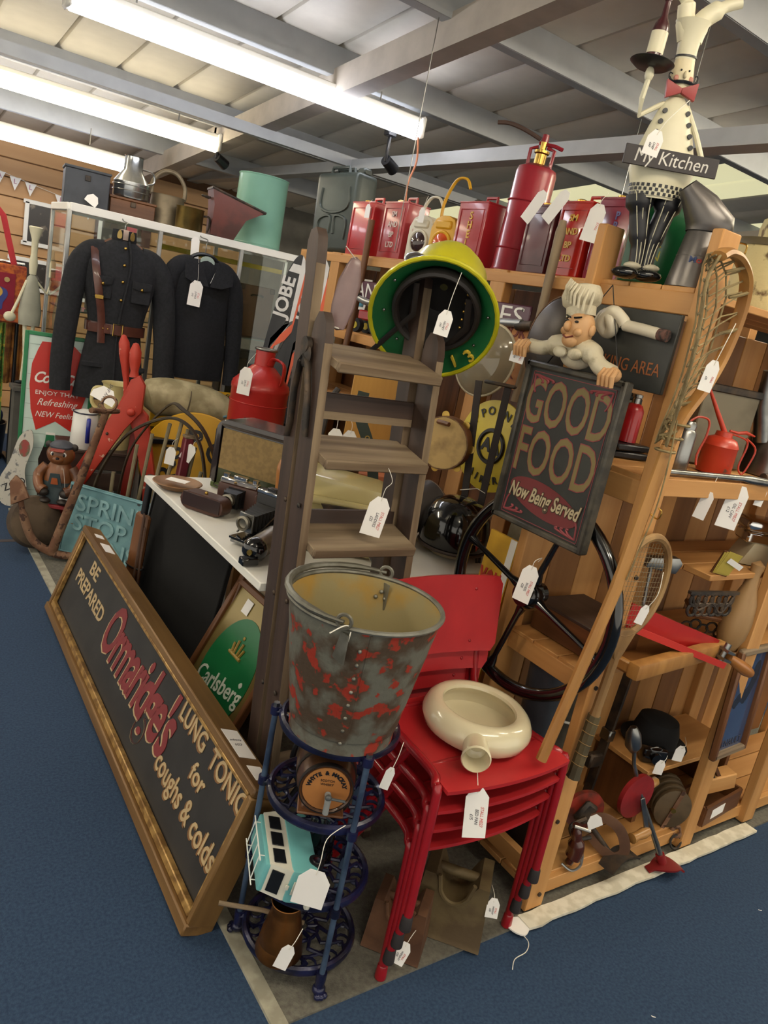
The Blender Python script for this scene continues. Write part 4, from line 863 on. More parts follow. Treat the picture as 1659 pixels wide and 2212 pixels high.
# ================================================================== red cans along the top of the long unit
ZS = 1.748
def fuel_can(y, m, label, words=None, wm_=None, w=.205, d=.13, h=.262, rz=-90, cap=BRASS, x=2.2, size=.034, vert=True):
    t = thing('fuel_can', label, 'fuel can', (x, y, ZS), (0, 0, rz))
    ob('body', G().box((0, 0, h/2), (w, d, h), bev=.006, seg=2), m, t)
    ob('top_rim', G().box((0, 0, h-.002), (w+.004, d+.004, .008), bev=.002), m, t)
    ob('cap', G().lathe([(0, 0), (.02, 0), (.02, .018), (.012, .022), (0, .022)], 14, M=T(-w*.28, 0, h)), cap, t)
    ob('carry_handle', G().tube([(w*.02, 0, h), (w*.02, 0, h+.028), (w*.36, 0, h+.028), (w*.36, 0, h)], .007, 6), m, t)
    ob('panel_rim', G().tube([(-w*.4, -d/2-.001, .03), (w*.4, -d/2-.001, .03), (w*.4, -d/2-.001, h-.03), (-w*.4, -d/2-.001, h-.03)], .003, 5, True), m, t)
    if words:
        for i, ln in enumerate(words): text('lettering', ln, wm_ or m, t, T(.0, -d/2-.001, h*.78-i*(h*.72/len(words))) @ FRONT, size, .0018, off=.001)
    return t
red2 = mat('red_can_b', 'a3222a', .3, coat=.3, var=.08); mar = mat('maroon_can', '5c2a2e', .35, coat=.3, col2='4a2025', scale=6, bump=.1); crim = mat('crimson_can', '7d1e33', .18, coat=.6, var=.06); scar = mat('scarlet_can', 'b02318', .18, coat=.6, var=.06)
wl_ = mat('can_letter_white', 'cfb9b0', .5); yl_ = mat('can_letter_yellow', 'd3a436', .45); pul = mat('can_letter_purple', '55507e', .5)
fuel_can(3.57, REDP, 'plain dark red fuel can with white tag at far end of row', w=.22)
fuel_can(3.27, red2, 'red fuel can with embossed lettering between plain can and white lamp', ('SM', 'AND', 'BP', 'LTD'), wl_, w=.2, size=.036)
fuel_can(2.685, red2, 'red fuel can with yellow vertical lettering beside yellow lamp', tuple('SHELL'), yl_, w=.19, size=.044, cap=DKIRON)
fuel_can(2.27, mar, 'dull maroon fuel can next to the tall extinguisher', w=.15, h=.25)
fuel_can(2.10, scar, 'glossy scarlet fuel can with yellow letters', ('SM', 'AND', 'BP', 'LTD'), yl_, w=.15, size=.032)
fuel_can(1.90, crim, 'glossy crimson fuel can with purple vertical lettering', tuple('PRATTS'), pul, w=.19, h=.275, size=.036)
fuel_can(4.02, mat('faded_red', '8a3d34', .6, var=.1), 'small faded red can behind the jerry can', w=.12, h=.21, x=2.39, rz=-90)
# jerry can
t = thing('jerry_can', 'dark green pressed steel jerry can with tripod handle', 'jerry can', (2.22, 3.90, ZS), (0, -3, -78))
jg = mat('jerry_green', '3e4641', .4, .2, col2='333a36', scale=5)
ob('body', G().box((0, 0, .21), (.34, .15, .42), bev=.03, seg=3), jg, t)
for pts in (((-.11, .07), (-.11, .17), (-.02, .19), (-.02, .10)), ((.11, .07), (.11, .17), (.02, .19), (.02, .10)), ((-.11, .34), (-.11, .24), (0, .21), (.11, .24), (.11, .34))):
    ob('pressing', G().tube(spline([(a, -.076, b) for a, b in pts], 5), .008, 6), jg, t)
for dy in (-.04, 0, .04): ob('carry_handle', G().tube([(-.09, dy, .41), (-.08, dy, .45), (.05, dy, .45), (.06, dy, .41)], .009, 8), jg, t)
ob('filler_cap', G().box((.13, 0, .43), (.06, .06, .04), bev=.01), jg, t)
# road lamps
def road_lamp(y, m, lens, label, hm):
    t = thing('road_lamp', label, 'lamp', (2.19, y, ZS), (0, 0, -78))
    ob('case', G().prism([(-.075, 0), (.075, 0), (.075, .15), (.055, .19), (.02, .205), (-.02, .205), (-.055, .19), (-.075, .15)], .11, M=T(y=-.055), bev=.008), m, t)
    ob('bezel', G().torus(.05, .008, 26, 8, M=T(0, -.058, .085) @ T(rx=90)), m, t)
    ob('lens', G().ball((0, -.052, .085), (.048, .026, .048), 20), lens, t)
    ob('hood', G().box((0, -.05, .165), (.09, .03, .035), bev=.006), m, t)
    ob('bail', G().tube(spline(hm, 5), .006, 8, flat=(1, 1.4)), m, t)
road_lamp(3.045, mat('lamp_white', 'd2cbb8', .5, col2='a85040', scale=14, lo=.62, hi=.68), mat('lens_dark', '3b2626', .1, coat=.6), 'white painted road lamp with dark lens and rust spots', [(-.06, 0, .17), (-.055, 0, .24), (-.02, 0, .29), (.03, 0, .29), (.06, 0, .25)])
road_lamp(2.875, mat('lamp_yellow', 'd8a322', .45, var=.06), mat('lens_orange', 'c8501e', .12, coat=.6, col2='9e3514', scale=6), 'yellow road lamp with round orange lens', [(-.07, 0, .17), (-.075, 0, .26), (-.03, 0, .36), (.03, 0, .37), (.06, 0, .33)])
# extinguisher
t = thing('fire_extinguisher', 'tall red cylinder extinguisher with brass and iron head', 'extinguisher', (2.235, 2.48, ZS), (0, 2, -60)); t.scale = (.95, .95, .93)
xr = mat('extinguisher_red', '97202d', .3, coat=.35, col2='821a26', scale=4)
ob('cylinder', G().lathe([(0, 0), (.088, 0), (.092, .006), (.088, .012), (.086, .42), (.08, .44), (.05, .455), (0, .458)], 36), xr, t)
ob('valve', G().lathe([(.024, .455), (.024, .50), (.032, .505), (.032, .515), (.014, .52), (.014, .55), (0, .555)], 16), BRASS, t)
for s in (-1, 1): ob('guard_bar', G().tube([(s*.05, 0, .45), (s*.052, 0, .52), (s*.02, 0, .53)], .008, 8), xr, t)
ob('lever', G().tube([(-.02, 0, .545), (.05, 0, .54), (.085, 0, .53)], .008, 8), xr, t); ob('knob', G().lathe([(0, .55), (.016, .55), (.014, .58), (0, .585)], 12), xr, t)
ob('hose', G().tube(spline([(-.02, 0, .56), (-.09, -.02, .585), (-.16, -.03, .60), (-.21, -.04, .595)], 5), .009, 8), mat('hose_brown', '4f3b33', .6), t)
for z in (.1, .3): ob('bracket', G().torus(.0895, .003, 32, 5, M=T(z=z)), xr, t)
# things below the can shelf
t = thing('station_sign', 'maroon enamel sign with white capitals behind the helmet', 'sign', (2.075, 2.78, 1.575), (0, 0, -90))
ob('plate', G().box((0, 0, .0), (1.28, .012, .095), bev=.004), mat('enamel_maroon', '532a3c', .35, coat=.3), t)
text('lettering', 'AND', WHITE, t, T(-.47, -.0065, 0) @ FRONT, .098, .001, fitw=.27); text('lettering', 'VEGETABLES', WHITE, t, T(.19, -.0065, 0) @ FRONT, .098, .001, fitw=.85)
for s in (-.6, .6): ob('screw', G().ball((s, -.006, .03), .006, 8), STEEL, t)
ob('cord', G().tube([(.30, -.008, .10), (.30, -.008, -.06)], .002, 5), mat('cord_teal', '6fa39a', .7), t); ob('cord', G().tube([(-.28, -.008, .08), (-.28, -.008, -.06)], .002, 5), mat('cord_teal', '6fa39a', .7), t)
t = thing('handlebar', 'curved silver handlebar tied under the maroon sign', 'handlebar', (2.05, 2.75, 1.535), (0, 0, -90))
ob('bar', G().tube(spline([(-.56, 0, .0), (-.42, -.02, -.012), (-.15, -.03, .0), (.15, -.03, .005), (.38, -.03, .0), (.5, -.01, .012), (.6, .0, .02)], 6), .016, 12), mat('satin_silver', 'a9abab', .3, .8), t)
for s in (-1, 1): ob('grip', G().cyl((s*.58, 0, .01), (s*.66, .0, .02), .018, n=12), DKIRON, t)
t = thing('toy_tractor', 'red toy tractor with yellow wheel hubs on shelf', 'toy tractor', (2.21, 3.36, 1.37), (0, 0, -68))
ob('bonnet', G().box((-.05, 0, .09), (.12, .06, .05), bev=.008), REDP, t); ob('seat_box', G().box((.05, 0, .09), (.08, .09, .05), bev=.008), REDP, t); ob('roof', G().box((.06, 0, .16), (.1, .1, .012), M=T(ry=-10), bev=.004), mat('tractor_yellow', 'cbb526', .5), t)
for x, r, y in ((-.09, .035, .05), (-.09, .035, -.05), (.06, .062, .065), (.06, .062, -.065)):
    wv = ob('wheel', G().cyl((x, y-.018, r), (x, y+.018, r), r, n=22), mat('tyre', '2a2b2d', .8, bump=.6), t); ob('hub', G().cyl((x, y-.021, r), (x, y+.021, r), r*.5, n=14), mat('tractor_yellow', 'cbb526', .5), wv)
t = thing('picture_card', 'small framed teal photograph standing on shelf', 'picture', (2.19, 3.60, 1.562), (-8, 0, -75)); ob('print', G().box((0, 0, .0), (.17, .004, .13)), mat('teal_print', '2f7d93', .4, col2='14313c', scale=22, lo=.4, hi=.6), t); ob('mount', G().box((0, .004, 0), (.2, .004, .16)), WHITE, t)
props(t, 'small framed teal photograph hung below the can shelf', 'picture')
t = thing('copper_kettle', 'rounded copper kettle on shelf behind the ladder', 'kettle', (2.25, 3.0, 1.03), (0, 0, -60)); ob('body', G().lathe([(0, 0), (.08, 0), (.10, .04), (.09, .09), (.05, .115), (.045, .13), (0, .14)], 26), cop, t); ob('spout', G().tube([(-.08, 0, .05), (-.13, 0, .08), (-.15, 0, .13)], [.018, .013, .009], 10), cop, t); ob('handle', G().tube(spline([(-.05, 0, .11), (-.05, 0, .19), (.05, 0, .19), (.05, 0, .11)], 6), .006, 8), cop, t)
one('axe_handle', G().tube([(0, 0, 0), (.01, -.01, .3), (.0, -.015, .62), (.0, -.015, .66)], [.017, .016, .019, .012], 10), OLDW['z'], 'worn grey wooden shaft standing in front of scarlet can', 'handle', (2.06, 2.10, 1.27), (0, 1, 0))
one('broom_handle', G().tube([(0, 0, 0), (.01, -.01, .3), (.0, -.015, .62)], [.017, .016, .017], 10), BRW['z'], 'brown wooden shaft standing in front of the second red can', 'handle', (2.055, 3.37, 1.29), (0, 1, 0))
t = thing('yellow_road_sign', 'round yellow enamel badge sign with black lettering', 'sign', (2.03, 2.13, 1.085), (0, 3, -84))
ob('disc', G().lathe([(0, .004), (.172, .004), (.178, -.002), (.178, .006), (0, .010)], 48, M=T(rx=90)), mat('enamel_yellow', 'cdb728', .4, col2='b39d22', scale=4, coat=.3), t)
arctext('lettering', 'APPOINTED', BLACK, t, .135, 160, 20, .045, M=T(y=-.0105), off=.001); arctext('lettering', 'REPAIRER AA', BLACK, t, .135, 200, 340, .04, M=T(y=-.0105), off=.001, inside=True)
ob('badge_ring', G().torus(.062, .009, 32, 6, M=T(0, -.011, 0) @ T(rx=90)), BLACK, t); text('lettering', 'AA', BLACK, t, T(0, -.011, 0) @ FRONT, .07, .0012, off=.003)
ob('bolt_tab', G().box((.17, -.006, .02), (.06, .005, .012)), STEEL, t)
t = thing('fire_tongs', 'pair of long dark iron bars joined at the top', 'tongs', (1.80, 1.92, 1.335), (0, -1, -55))
for x0, x1 in ((-.035, -.075), (.02, .028)): ob('bar', G().box((0, 0, 0), (.024, .008, .48), M=T((x0+x1)/2, 0, -.235, ry=math.degrees(math.atan2(x1-x0, .47))*-1*-1)), mat('dark_bar', '3f3836', .6, .4), t)
ob('cap_plate', G().box((0, 0, .006), (.11, .03, .012), bev=.004), DKIRON, t); ob('string', G().tube([(-.06, -.008, -.38), (0, -.01, -.36), (.03, -.008, -.37)], .0015, 5), STRING, t)
t = thing('tambourine', 'old skin tambourine with wooden hoop and jingles', 'tambourine', (1.70, 2.02, 1.105), (0, 0, -62))
ob('skin', G().lathe([(0, -.022), (.092, -.022), (.094, -.018), (.092, -.016), (0, -.016)], 36, M=T(rx=-90, s=(1, 1, 1))), mat('drum_skin', 'b89a62', .6, col2='8a6f45', scale=12, lo=.5, hi=.7), t)
ob('hoop', G().lathe([(.089, -.022), (.094, -.022), (.094, .025), (.089, .025), (.089, -.022)], 36, M=T(rx=-90)), BRW['x'], t)
for k in range(7): ob('jingle', G().cyl((.097*math.cos(k*.9), .006, .097*math.sin(k*.9)), (.097*math.cos(k*.9), .009, .097*math.sin(k*.9)), .014, n=14), BRASS, t)
ob('peg', G().cyl((-.03, -.03, .07), (.02, -.05, .072), .008, n=8), BRW['x'], t)
t = thing('riding_helmet', 'glossy black open face helmet on wooden stand', 'helmet', (1.70, 1.87, .752), (0, 0, -35))
ob('stand', G().lathe([(0, 0), (.07, 0), (.07, .015), (.03, .02), (.03, .04), (.06, .045), (0, .05)], 20), mat('stand_cream', 'b8a988', .6), t)
hs = ob('shell', G().lathe([(.112, .03), (.118, .05), (.12, .09), (.112, .14), (.085, .18), (.045, .198), (0, .202)], 32, M=T(s=(1, 1.1, 1))), GLOSSBLK, t)
ob('rim', G().torus(.115, .006, 32, 6, M=T(z=.032, s=(1, 1.1, 1))), mat('rim_leather', '3b2d26', .5), hs); ob('decal', G().prism([(-.012, .02), (.012, .02), (0, -.02)], .002, M=T(.07, -.1135, .075, rz=32)), mat('decal_red', 'b5382c', .5), hs)
ob('chin_strap', G().tube(spline([(.1, -.03, .04), (.1, -.05, -.02), (.09, -.05, -.0), (.085, -.04, .035)], 4), .005, 6, flat=(1, .4)), mat('leather_black', '231e1c', .5), hs)
t = thing('price_board', 'narrow yellow board with red and white lettering behind red chair', 'sign', (1.575, 1.56, .01), (-1, 2, -84)); ob('board', G().box((0, 0, .47), (.11, .01, .92)), mat('board_yellow', 'd6a526', .5), t); ob('white_stripe', G().box((.04, -.0055, .47), (.024, .002, .92)), WHITE, t); text('lettering', 'YOU', mat('board_red', 'c23a2a', .5), t, T(-.01, -.006, .76) @ FRONT, .13, .001, off=.004, fitw=.085)
t = thing('fair_sign', 'orange fairground sign with dark red capitals', 'sign', (2.06, 2.19, 1.315), (-2, 0, -88)); ob('panel', G().box((0, 0, .12), (.28, .01, .25)), mat('sign_peach', 'c58750', .6, col2='b57740', scale=5), t); dr = mat('sign_darkred', '7d3527', .6)
text('lettering', 'HOOK A', dr, t, T(0, -.006, .205) @ FRONT, .06, .001, off=.0015); text('lettering', 'DUCK', dr, t, T(-.02, -.006, .05) @ FRONT, .05, .001, off=.001); text('lettering', 'YOUR', dr, t, T(-.04, -.006, .10) @ FRONT, .03, .001)
t = thing('glass_dish', 'oval clear glass dish with pale rim behind fire helmet', 'dish', (1.93, 2.17, 1.40), (0, 14, -62)); ob('bowl', G().lathe([(0, .05), (.07, .045), (.105, .01), (.11, 0), (.104, .0), (.068, .038), (0, .043)], 32, M=T(rx=90, s=(1, 1.25, 1)) @ T(rx=0)), mat('smoky_glass', 'a39c86', .1, trans=.45, var=.02), t); ob('rim', G().torus(.11, .006, 36, 8, M=T(rx=90) @ T(s=(1, 1.22, 1))), mat('dish_rim', 'b9ad92', .35), t)
t = thing('silver_torch', 'short silver torch lying beside the carved chef sign', 'torch', (1.86, 1.74, 1.225), (0, 86, -35)); ob('tube', G().cyl((0, 0, -.06), (0, 0, .06), .013, n=16), CHROME, t); ob('head', G().cyl((0, 0, .06), (0, 0, .085), .014, .021, n=16), CHROME, t)
props(t, 'short silver torch beside the food sign', 'torch')
one('metal_bell', G().lathe([(.035, 0), (.037, .004), (.03, .03), (.024, .05), (.012, .06), (0, .062)], 24), CHROME, 'small shiny bell hanging left of the food sign', 'bell', (1.80, 1.76, 1.29), (10, 0, 0))
t = thing('paddle', 'narrow worn white wooden paddle behind food sign', 'paddle', (1.9, 1.80, .62), (0, 5, -80)); ob('blade', G().prism(ell(.035, .22, 24, cz=.25), .012, bev=.003), mat('worn_white', 'a39a80', .7, col2='857a60', scale=12), t); ob('shaft', G().cyl((0, .006, .45), (0, .006, .6), .012, n=10), OLDW['z'], t)
# ================================================================== on and behind the white table
ZT = .752
t = thing('valve_radio', 'old brown bakelite valve radio with cloth grille on table', 'radio', (1.315, 2.43, ZT), (0, 0, -58))
bk = mat('bakelite', '2c211d', .2, coat=.5, var=.1)
ob('case', G().loft([[(x*.25, y, z) for x, z in rrect(2, .26, .05, 4, 0, .13)] for x_, y in ((0, -.08), (0, .08))]) if False else G().prism([(a, b) for a, b in rrect(.52, .26, .045, 5, 0, .132)], .17, M=T(y=-.085), bev=.006), bk, t)
ob('grille_cloth', G().box((0, -.087, .155), (.45, .004, .15)), mat('grille_cloth', '8a7247', .8, col2='7d663f', scale=60), t); ob('dial_glass', G().box((0, -.087, .05), (.45, .004, .06)), mat('dial_green', '3a4128', .25, coat=.3), t)
ob('bezel', G().tube([(-.232, -.088, .012), (.232, -.088, .012), (.232, -.088, .24), (-.232, -.088, .24)], .006, 6, True), bk, t); ob('base_strip', G().box((0, -.086, .012), (.5, .012, .02), bev=.003), mat('base_green', '4d5a2c', .4), t)
for x in (-.15, .15): ob('dial_knob', G().cyl((x, -.088, .05), (x, -.105, .05), .018, n=16), bk, t)
ob('sticker', G().box((.05, 0, .263), (.07, .04, .001)), PAPER, t)
def folding(loc, rz, label, leath, sz=1):
    t = thing('folding_camera', label, 'camera', loc, (0, 0, rz)); s = sz
    ob('body', G().box((0, 0, .055*s), (.085*s, .028*s, .13*s), bev=.008*s, seg=2), leath, t)
    for d in (-1, 1): ob('end_plate', G().box((0, 0, .055*s+d*.066*s), (.088*s, .03*s, .012*s), bev=.003*s), CHROME if d > 0 else STEEL, t)
    ob('viewfinder', G().box((.0, 0, .13*s), (.03*s, .02*s, .012*s), bev=.002*s), BLACK, t)
    g = G()
    secs = []
    for k in range(15):
        f = k/14; r = (.036-.016*f)*(1 if k % 2 else .9)*s; y = -.014*s-.085*f*s
        secs.append([(-r, y, .055*s-r), (r, y, .055*s-r), (r, y, .055*s+r), (-r, y, .055*s+r)])
    ob('bellows', g.loft(secs), mat('bellows_black', '1a1918', .6), t, 20)
    ln = ob('lens_board', G().box((0, -.1*s, .055*s), (.046*s, .006*s, .05*s), bev=.002), STEEL, t)
    ob('lens', G().lathe([(0, 0), (.012*s, 0), (.018*s, .004), (.02*s, .014*s), (.014*s, .016*s), (.012*s, .01*s), (0, .008*s)], 20, M=T(0, -.103*s, .055*s) @ T(rx=90)), mat('lens_ring', '8f8878', .3, .8), ln)
    ob('baseboard', G().box((0, -.07*s, .012*s), (.06*s, .11*s, .006*s), bev=.001), GLOSSBLK, t)
    for d in (-1, 1): ob('strut', G().cyl((d*.033*s, -.014*s, .075*s), (d*.028*s, -.095*s, .02*s), .003*s, n=6), STEEL, t)
    ob('winder', G().cyl((.043*s, 0, .10*s), (.05*s, 0, .10*s), .008*s, n=14), BLACK, t)
    ob('foot', G().box((0, -.115*s, .004*s), (.05*s, .02*s, .008*s), bev=.002), STEEL, t)
    return t
folding((1.075, 2.03, ZT+.006), -62, 'black folding bellows camera standing open at table edge', mat('cam_leather', '1e1c1b', .5, bump=.3), 1.15)
t = thing('rangefinder_camera', 'chrome topped folding camera in open brown leather case', 'camera', (1.10, 2.32, ZT), (0, 0, -50))
ob('body', G().box((0, 0, .045), (.15, .04, .08), bev=.008, seg=2), mat('brown_case', '4a2a1e', .45, bump=.2), t); ob('top_plate', G().box((0, 0, .094), (.14, .034, .02), bev=.004), CHROME, t); ob('finder', G().box((0, 0, .11), (.05, .025, .014), bev=.003), CHROME, t)
ob('bellows', G().loft([[(a*r, y, .045+b*r) for a, b in ((-1, -1), (1, -1), (1, 1), (-1, 1))] for r, y in ((.032, -.02), (.028, -.03), (.031, -.04), (.026, -.05), (.029, -.06), (.024, -.07))]), BLACK, t, 20); ob('lens', G().lathe([(0, .004), (.016, .004), (.022, 0), (.024, .022), (.018, .024), (.015, .015), (0, .012)], 22, M=T(0, -.07, .045) @ T(rx=90)), mat('lens_ring', '8f8878', .3, .8), t)
for s in (-1, 1): ob('knob', G().cyl((s*.055, 0, .104), (s*.055, 0, .116), .012, n=16), CHROME, t)
ob('case_flap', G().box((.085, -.02, .04), (.012, .06, .08), bev=.004), mat('brown_case', '4a2a1e', .45), t)
t = thing('camera_case', 'brown leather half case lying on table edge', 'case', (.972, 2.29, ZT), (0, 0, -58)); lc = mat('brown_case', '4a2a1e', .45); ob('shell', G().prism(rrect(.17, .06, .028, 5, 0, .031), .055, M=T(y=-.0275), bev=.004), lc, t); ob('flap', G().box((.0, -.029, .034), (.15, .003, .045), bev=.001), mat('case_dark', '2b1612', .4), t); ob('stud', G().ball((0, -.005, .064), .006, 8), BRASS, t)
t = thing('wooden_dish', 'shallow turned wooden dish with price card on table corner', 'dish', (.965, 2.55, ZT), (0, 0, 0)); ob('bowl', G().lathe([(0, .01), (.06, .012), (.085, .026), (.088, .024), (.06, .004), (.035, 0), (0, 0)], 32), mat('dish_wood', '8a6440', .5, col2='74512f', scale=6), t); ob('card', G().box((0, 0, .03), (.075, .045, .001), M=T(rz=-45)), PAPER, t)
t = thing('brass_telescope', 'grey metal cylinder lamp with black bakelite end cap', 'lamp', (.962, 1.895, ZT+.035), (0, 0, 0)); mt = T(-.02, -.06, .002, rz=-48) @ T(rx=-90)
ob('tube', G().lathe([(0, .0), (.034, .0), (.034, .13), (.037, .135), (.037, .15), (.033, .155), (.033, .2), (0, .2)], 24, M=mt), mat('grey_tube', '8a8278', .35, .6, col2='75695c', scale=8), t); ob('end_cap', G().lathe([(0, -.03), (.015, -.03), (.03, -.02), (.038, 0), (.036, .01), (0, .01)], 24, M=mt), GLOSSBLK, t); ob('knob', G().cyl((0, 0, -.036), (0, 0, -.028), .008, n=12, M=mt), BRASS, t)
ob('foot', G().box((-.045, -.085, -.022), (.05, .03, .022), M=ID, bev=.003), GLOSSBLK, t)
t = thing('hand_bell', 'hand bell with turned wooden handle beside radio', 'bell', (1.17, 2.19, ZT), (0, 3, 0)); ob('cup', G().lathe([(.042, 0), (.044, .004), (.034, .04), (.03, .065), (.018, .078), (0, .08)], 24), mat('dull_brass', '5f4c2c', .4, .7), t); ob('handle', G().lathe([(.012, .08), (.017, .085), (.011, .1), (.012, .12), (.018, .165), (.02, .19), (.014, .215), (0, .22)], 20), mat('handle_amber', 'a3682c', .35, coat=.3, var=.1), t)
one('brass_cup', G().lathe([(0, 0), (.02, 0), (.024, .04), (.026, .05), (.022, .05), (.019, .006), (0, .004)], 20), mat('dull_brass', '5f4c2c', .4, .7), 'small dull brass cup at the table corner', 'cup', (.99, 1.72, ZT))
t = thing('weighing_machine', 'cream enamelled shop weighing machine with iron plate', 'scale', (1.34, 2.02, ZT), (0, 0, -28)); ce = mat('cream_enamel', 'c9bb84', .25, coat=.4, var=.04)
ob('housing', G().prism([(-.17, 0), (.17, 0), (.17, .12), (.12, .20), (-.17, .23)], .2, M=T(y=-.1), bev=.015), ce, t); ob('front_tray', G().box((-.02, -.14, .03), (.24, .1, .05), bev=.015, seg=2), ce, t); ob('shelf_lip', G().tube([(-.15, -.11, .15), (.02, -.12, .148), (.12, -.11, .14)], .014, 10), ce, t)
ob('maker_plate', G().prism([(-.06, -.03), (.06, -.03), (.05, -.015), (.05, .02), (.06, .035), (-.06, .035), (-.05, .02), (-.05, -.015)], .012, M=T(-.03, -.16, .115)), DKIRON, t)
for s in (-1, 1): ob('wire_leg', G().cyl((-.03+s*.05, -.165, .1), (-.03+s*.13, -.2, .0), .005, n=8), STEEL, t)
t = thing('orange_case', 'flat orange box behind the weighing machine', 'box', (1.66, 2.38, ZT), (0, 0, -20)); ob('body', G().box((0, 0, .07), (.3, .2, .14), bev=.006), mat('orange_card', 'c4714a', .6), t); ob('lid', G().box((0, 0, .142), (.306, .206, .02), bev=.004), mat('orange_card', 'c4714a', .6), t); ob('sticker', G().box((-.08, 0, .1525), (.06, .03, .001)), PAPER, t)
t = thing('leather_bucket', 'dark stiff leather tube standing open on table', 'tube', (1.58, 2.03, ZT), (0, 0, 0)); ob('wall', G().lathe([(.07, 0), (.075, 0), (.075, .16), (.068, .16), (.068, 0)], 26, M=T(0, 0, .07) @ T(ry=62, rz=0)), mat('dark_leather', '37302d', .55, bump=.3), t); ob('lip', G().torus(.072, .004, 26, 6, M=T(0, 0, .07) @ T(ry=62) @ T(z=.16)), mat('lip_tan', '6b5240', .6), t)
props(t, 'dark stiff leather tube lying open beside weighing machine', 'tube')
t = thing('bell_strap', 'dark green leather strap with metal eyelets hanging behind ladder', 'strap', (1.46, 2.22, 1.22), (0, 0, -25)); ob('band', G().tube(spline([(0, 0, 0), (.0, -.01, -.08), (.05, -.01, -.18), (.09, -.005, -.3), (.1, 0, -.46)], 5), .02, 6, flat=(1, .12)), mat('strap_green', '2f3a34', .6), t)
for f in ((.04, -.155), (.066, -.21), (.082, -.26)): ob('eyelet', G().torus(.007, .002, 14, 6, M=T(f[0], -.014, f[1]) @ T(rx=90)), BRASS, t)
one('shell_case', G().lathe([(0, 0), (.04, 0), (.038, .01), (.034, .26), (.03, .3), (.028, .3), (.03, .02), (0, .02)], 24), mat('olive_brass', '7a7040', .5, .3, col2='67602f', scale=6), 'tall olive brass shell case on table behind ladder', 'shell case', (1.73, 2.24, ZT), (0, 4, 0))
t = thing('cellar_box', 'yellow wooden cupboard door seen between the ladder treads', 'cupboard', (1.78, 2.60, ZT), (0, 0, -40)); ob('panel', G().box((0, 0, .25), (.22, .03, .5), bev=.004), mat('mustard_wood', 'b8883a', .6, col2='a5762e', scale=8, wood='z'), t); ob('edge', G().box((.115, -.005, .25), (.012, .04, .5)), BLACK, t)
one('riding_crop', G().tube(spline([(0, 0, 0), (-.01, 0, .2), (.0, 0, .4), (.02, 0, .46)], 5), .011, 8), mat('dark_leather', '37302d', .55), 'dark leather covered stick hanging behind the ladder', 'stick', (1.36, 2.3, ZT), (0, 3, 0))
t = thing('fish_net_parcel', 'clear plastic bag tied with raffia hanging behind ladder top', 'bag', (.985, 1.66, 1.50), (0, 6, -30)); t.scale = (.62, .62, .62); ob('bag', G().lathe([(0, -.11), (.03, -.1), (.045, -.02), (.045, .08), (.03, .14), (.02, .17), (0, .18)], 16, M=T(s=(1, .35, 1))), mat('cellophane', 'a58a88', .25, trans=.4), t); ob('tie', G().torus(.012, .003, 12, 5, M=T(z=-.1)), STRING, t); ob('string', G().tube([(0, 0, .17), (-.05, -.08, .2)], .002, 5), STRING, t)
# ================================================================== under the table
t = thing('velvet_display_board', 'large black velvet covered display board under the table', 'board', (1.0, 2.63, .01), (-8, 0, -82)); ob('board', G().box((0, 0, .32), (.62, .02, .62), bev=.003), mat('velvet', '0b0b0c', .95, bump=.3), t); ob('trim', G().box((-.315, -.004, .32), (.008, .026, .62)), STEEL, t)
t = thing('cricket_bat', 'brown wooden paddle with leather cord beside black board', 'bat', (.93, 2.86, .01), (-4, 0, -75)); ob('blade', G().box((0, 0, .27), (.085, .03, .54), bev=.01), BRW['z'], t); ob('handle', G().cyl((0, 0, .54), (0, 0, .70), .014, n=12), BLACK, t); ob('cord', G().tube(spline([(.03, -.02, .55), (.05, -.03, .3), (.06, -.03, .0+.05), (.09, -.03, .02), (.11, -.03, .08), (.08, -.03, .3), (.05, -.02, .5)], 5), .006, 6, flat=(1, .5)), mat('cord_leather', '4a3122', .7), t); ob('ring', G().torus(.05, .004, 22, 6, M=T(0, 0, .32, s=(1, .5, 1))), STEEL, t)
t = thing('beer_mirror', 'framed green and gold brewery mirror standing under table', 'mirror', (.945, 2.10, .02), (-25, 0, -88)); 
ob('mirror_glass', G().box((0, 0, .26), (.37, .006, .50)), mat('gold_glass', '8c7a48', .25, .4, col2='7d6c3e', scale=3), t)
for c, s, ax in (((0, -.004, .01), (.41, .026, .024), 'x'), ((0, -.004, .515), (.41, .026, .024), 'x'), ((-.195, -.004, .26), (.024, .026, .53), 'z'), ((.195, -.004, .26), (.024, .026, .53), 'z')): ob('frame_bar', G().box(c, s, bev=.004), BRW[ax], t)
ov = ob('green_oval', G().prism(ell(.15, .2, 40, cz=.24), .002, M=T(y=-.005)), mat('brewery_green', '14683a', .35, var=.04), t); ww = mat('brewery_white', 'd5dccf', .5)
text('lettering', 'Carlsberg', ww, ov, T(0, -.006, .2, ry=-8) @ FRONT, .082, .001, shear=.1, sx=.9, off=.001)
cg = mat('crown_gold', 'a8893c', .4); g = G().tube([(-.04, -.007, .31), (.04, -.007, .31)], .006, 6)
ob('crown', g, cg, ov)
for x, z in ((-.035, .345), (-.015, .36), (.015, .36), (.035, .345)): ob('crown_point', G().tube([(x*.7, -.007, .312), (x, -.007, z)], .005, 6), cg, ov)
ob('crown_orb', G().ball((0, -.007, .375), (.007, .003, .007), 8), cg, ov); ob('hop_leaf', G().prism(spl2([(.1, .255), (.112, .265), (.12, .255), (.112, .245)]), .001, M=T(y=-.0068)), ww, ov)
ob('card', G().box((-.08, -.006, .46), (.045, .001, .05)), PAPER, t)
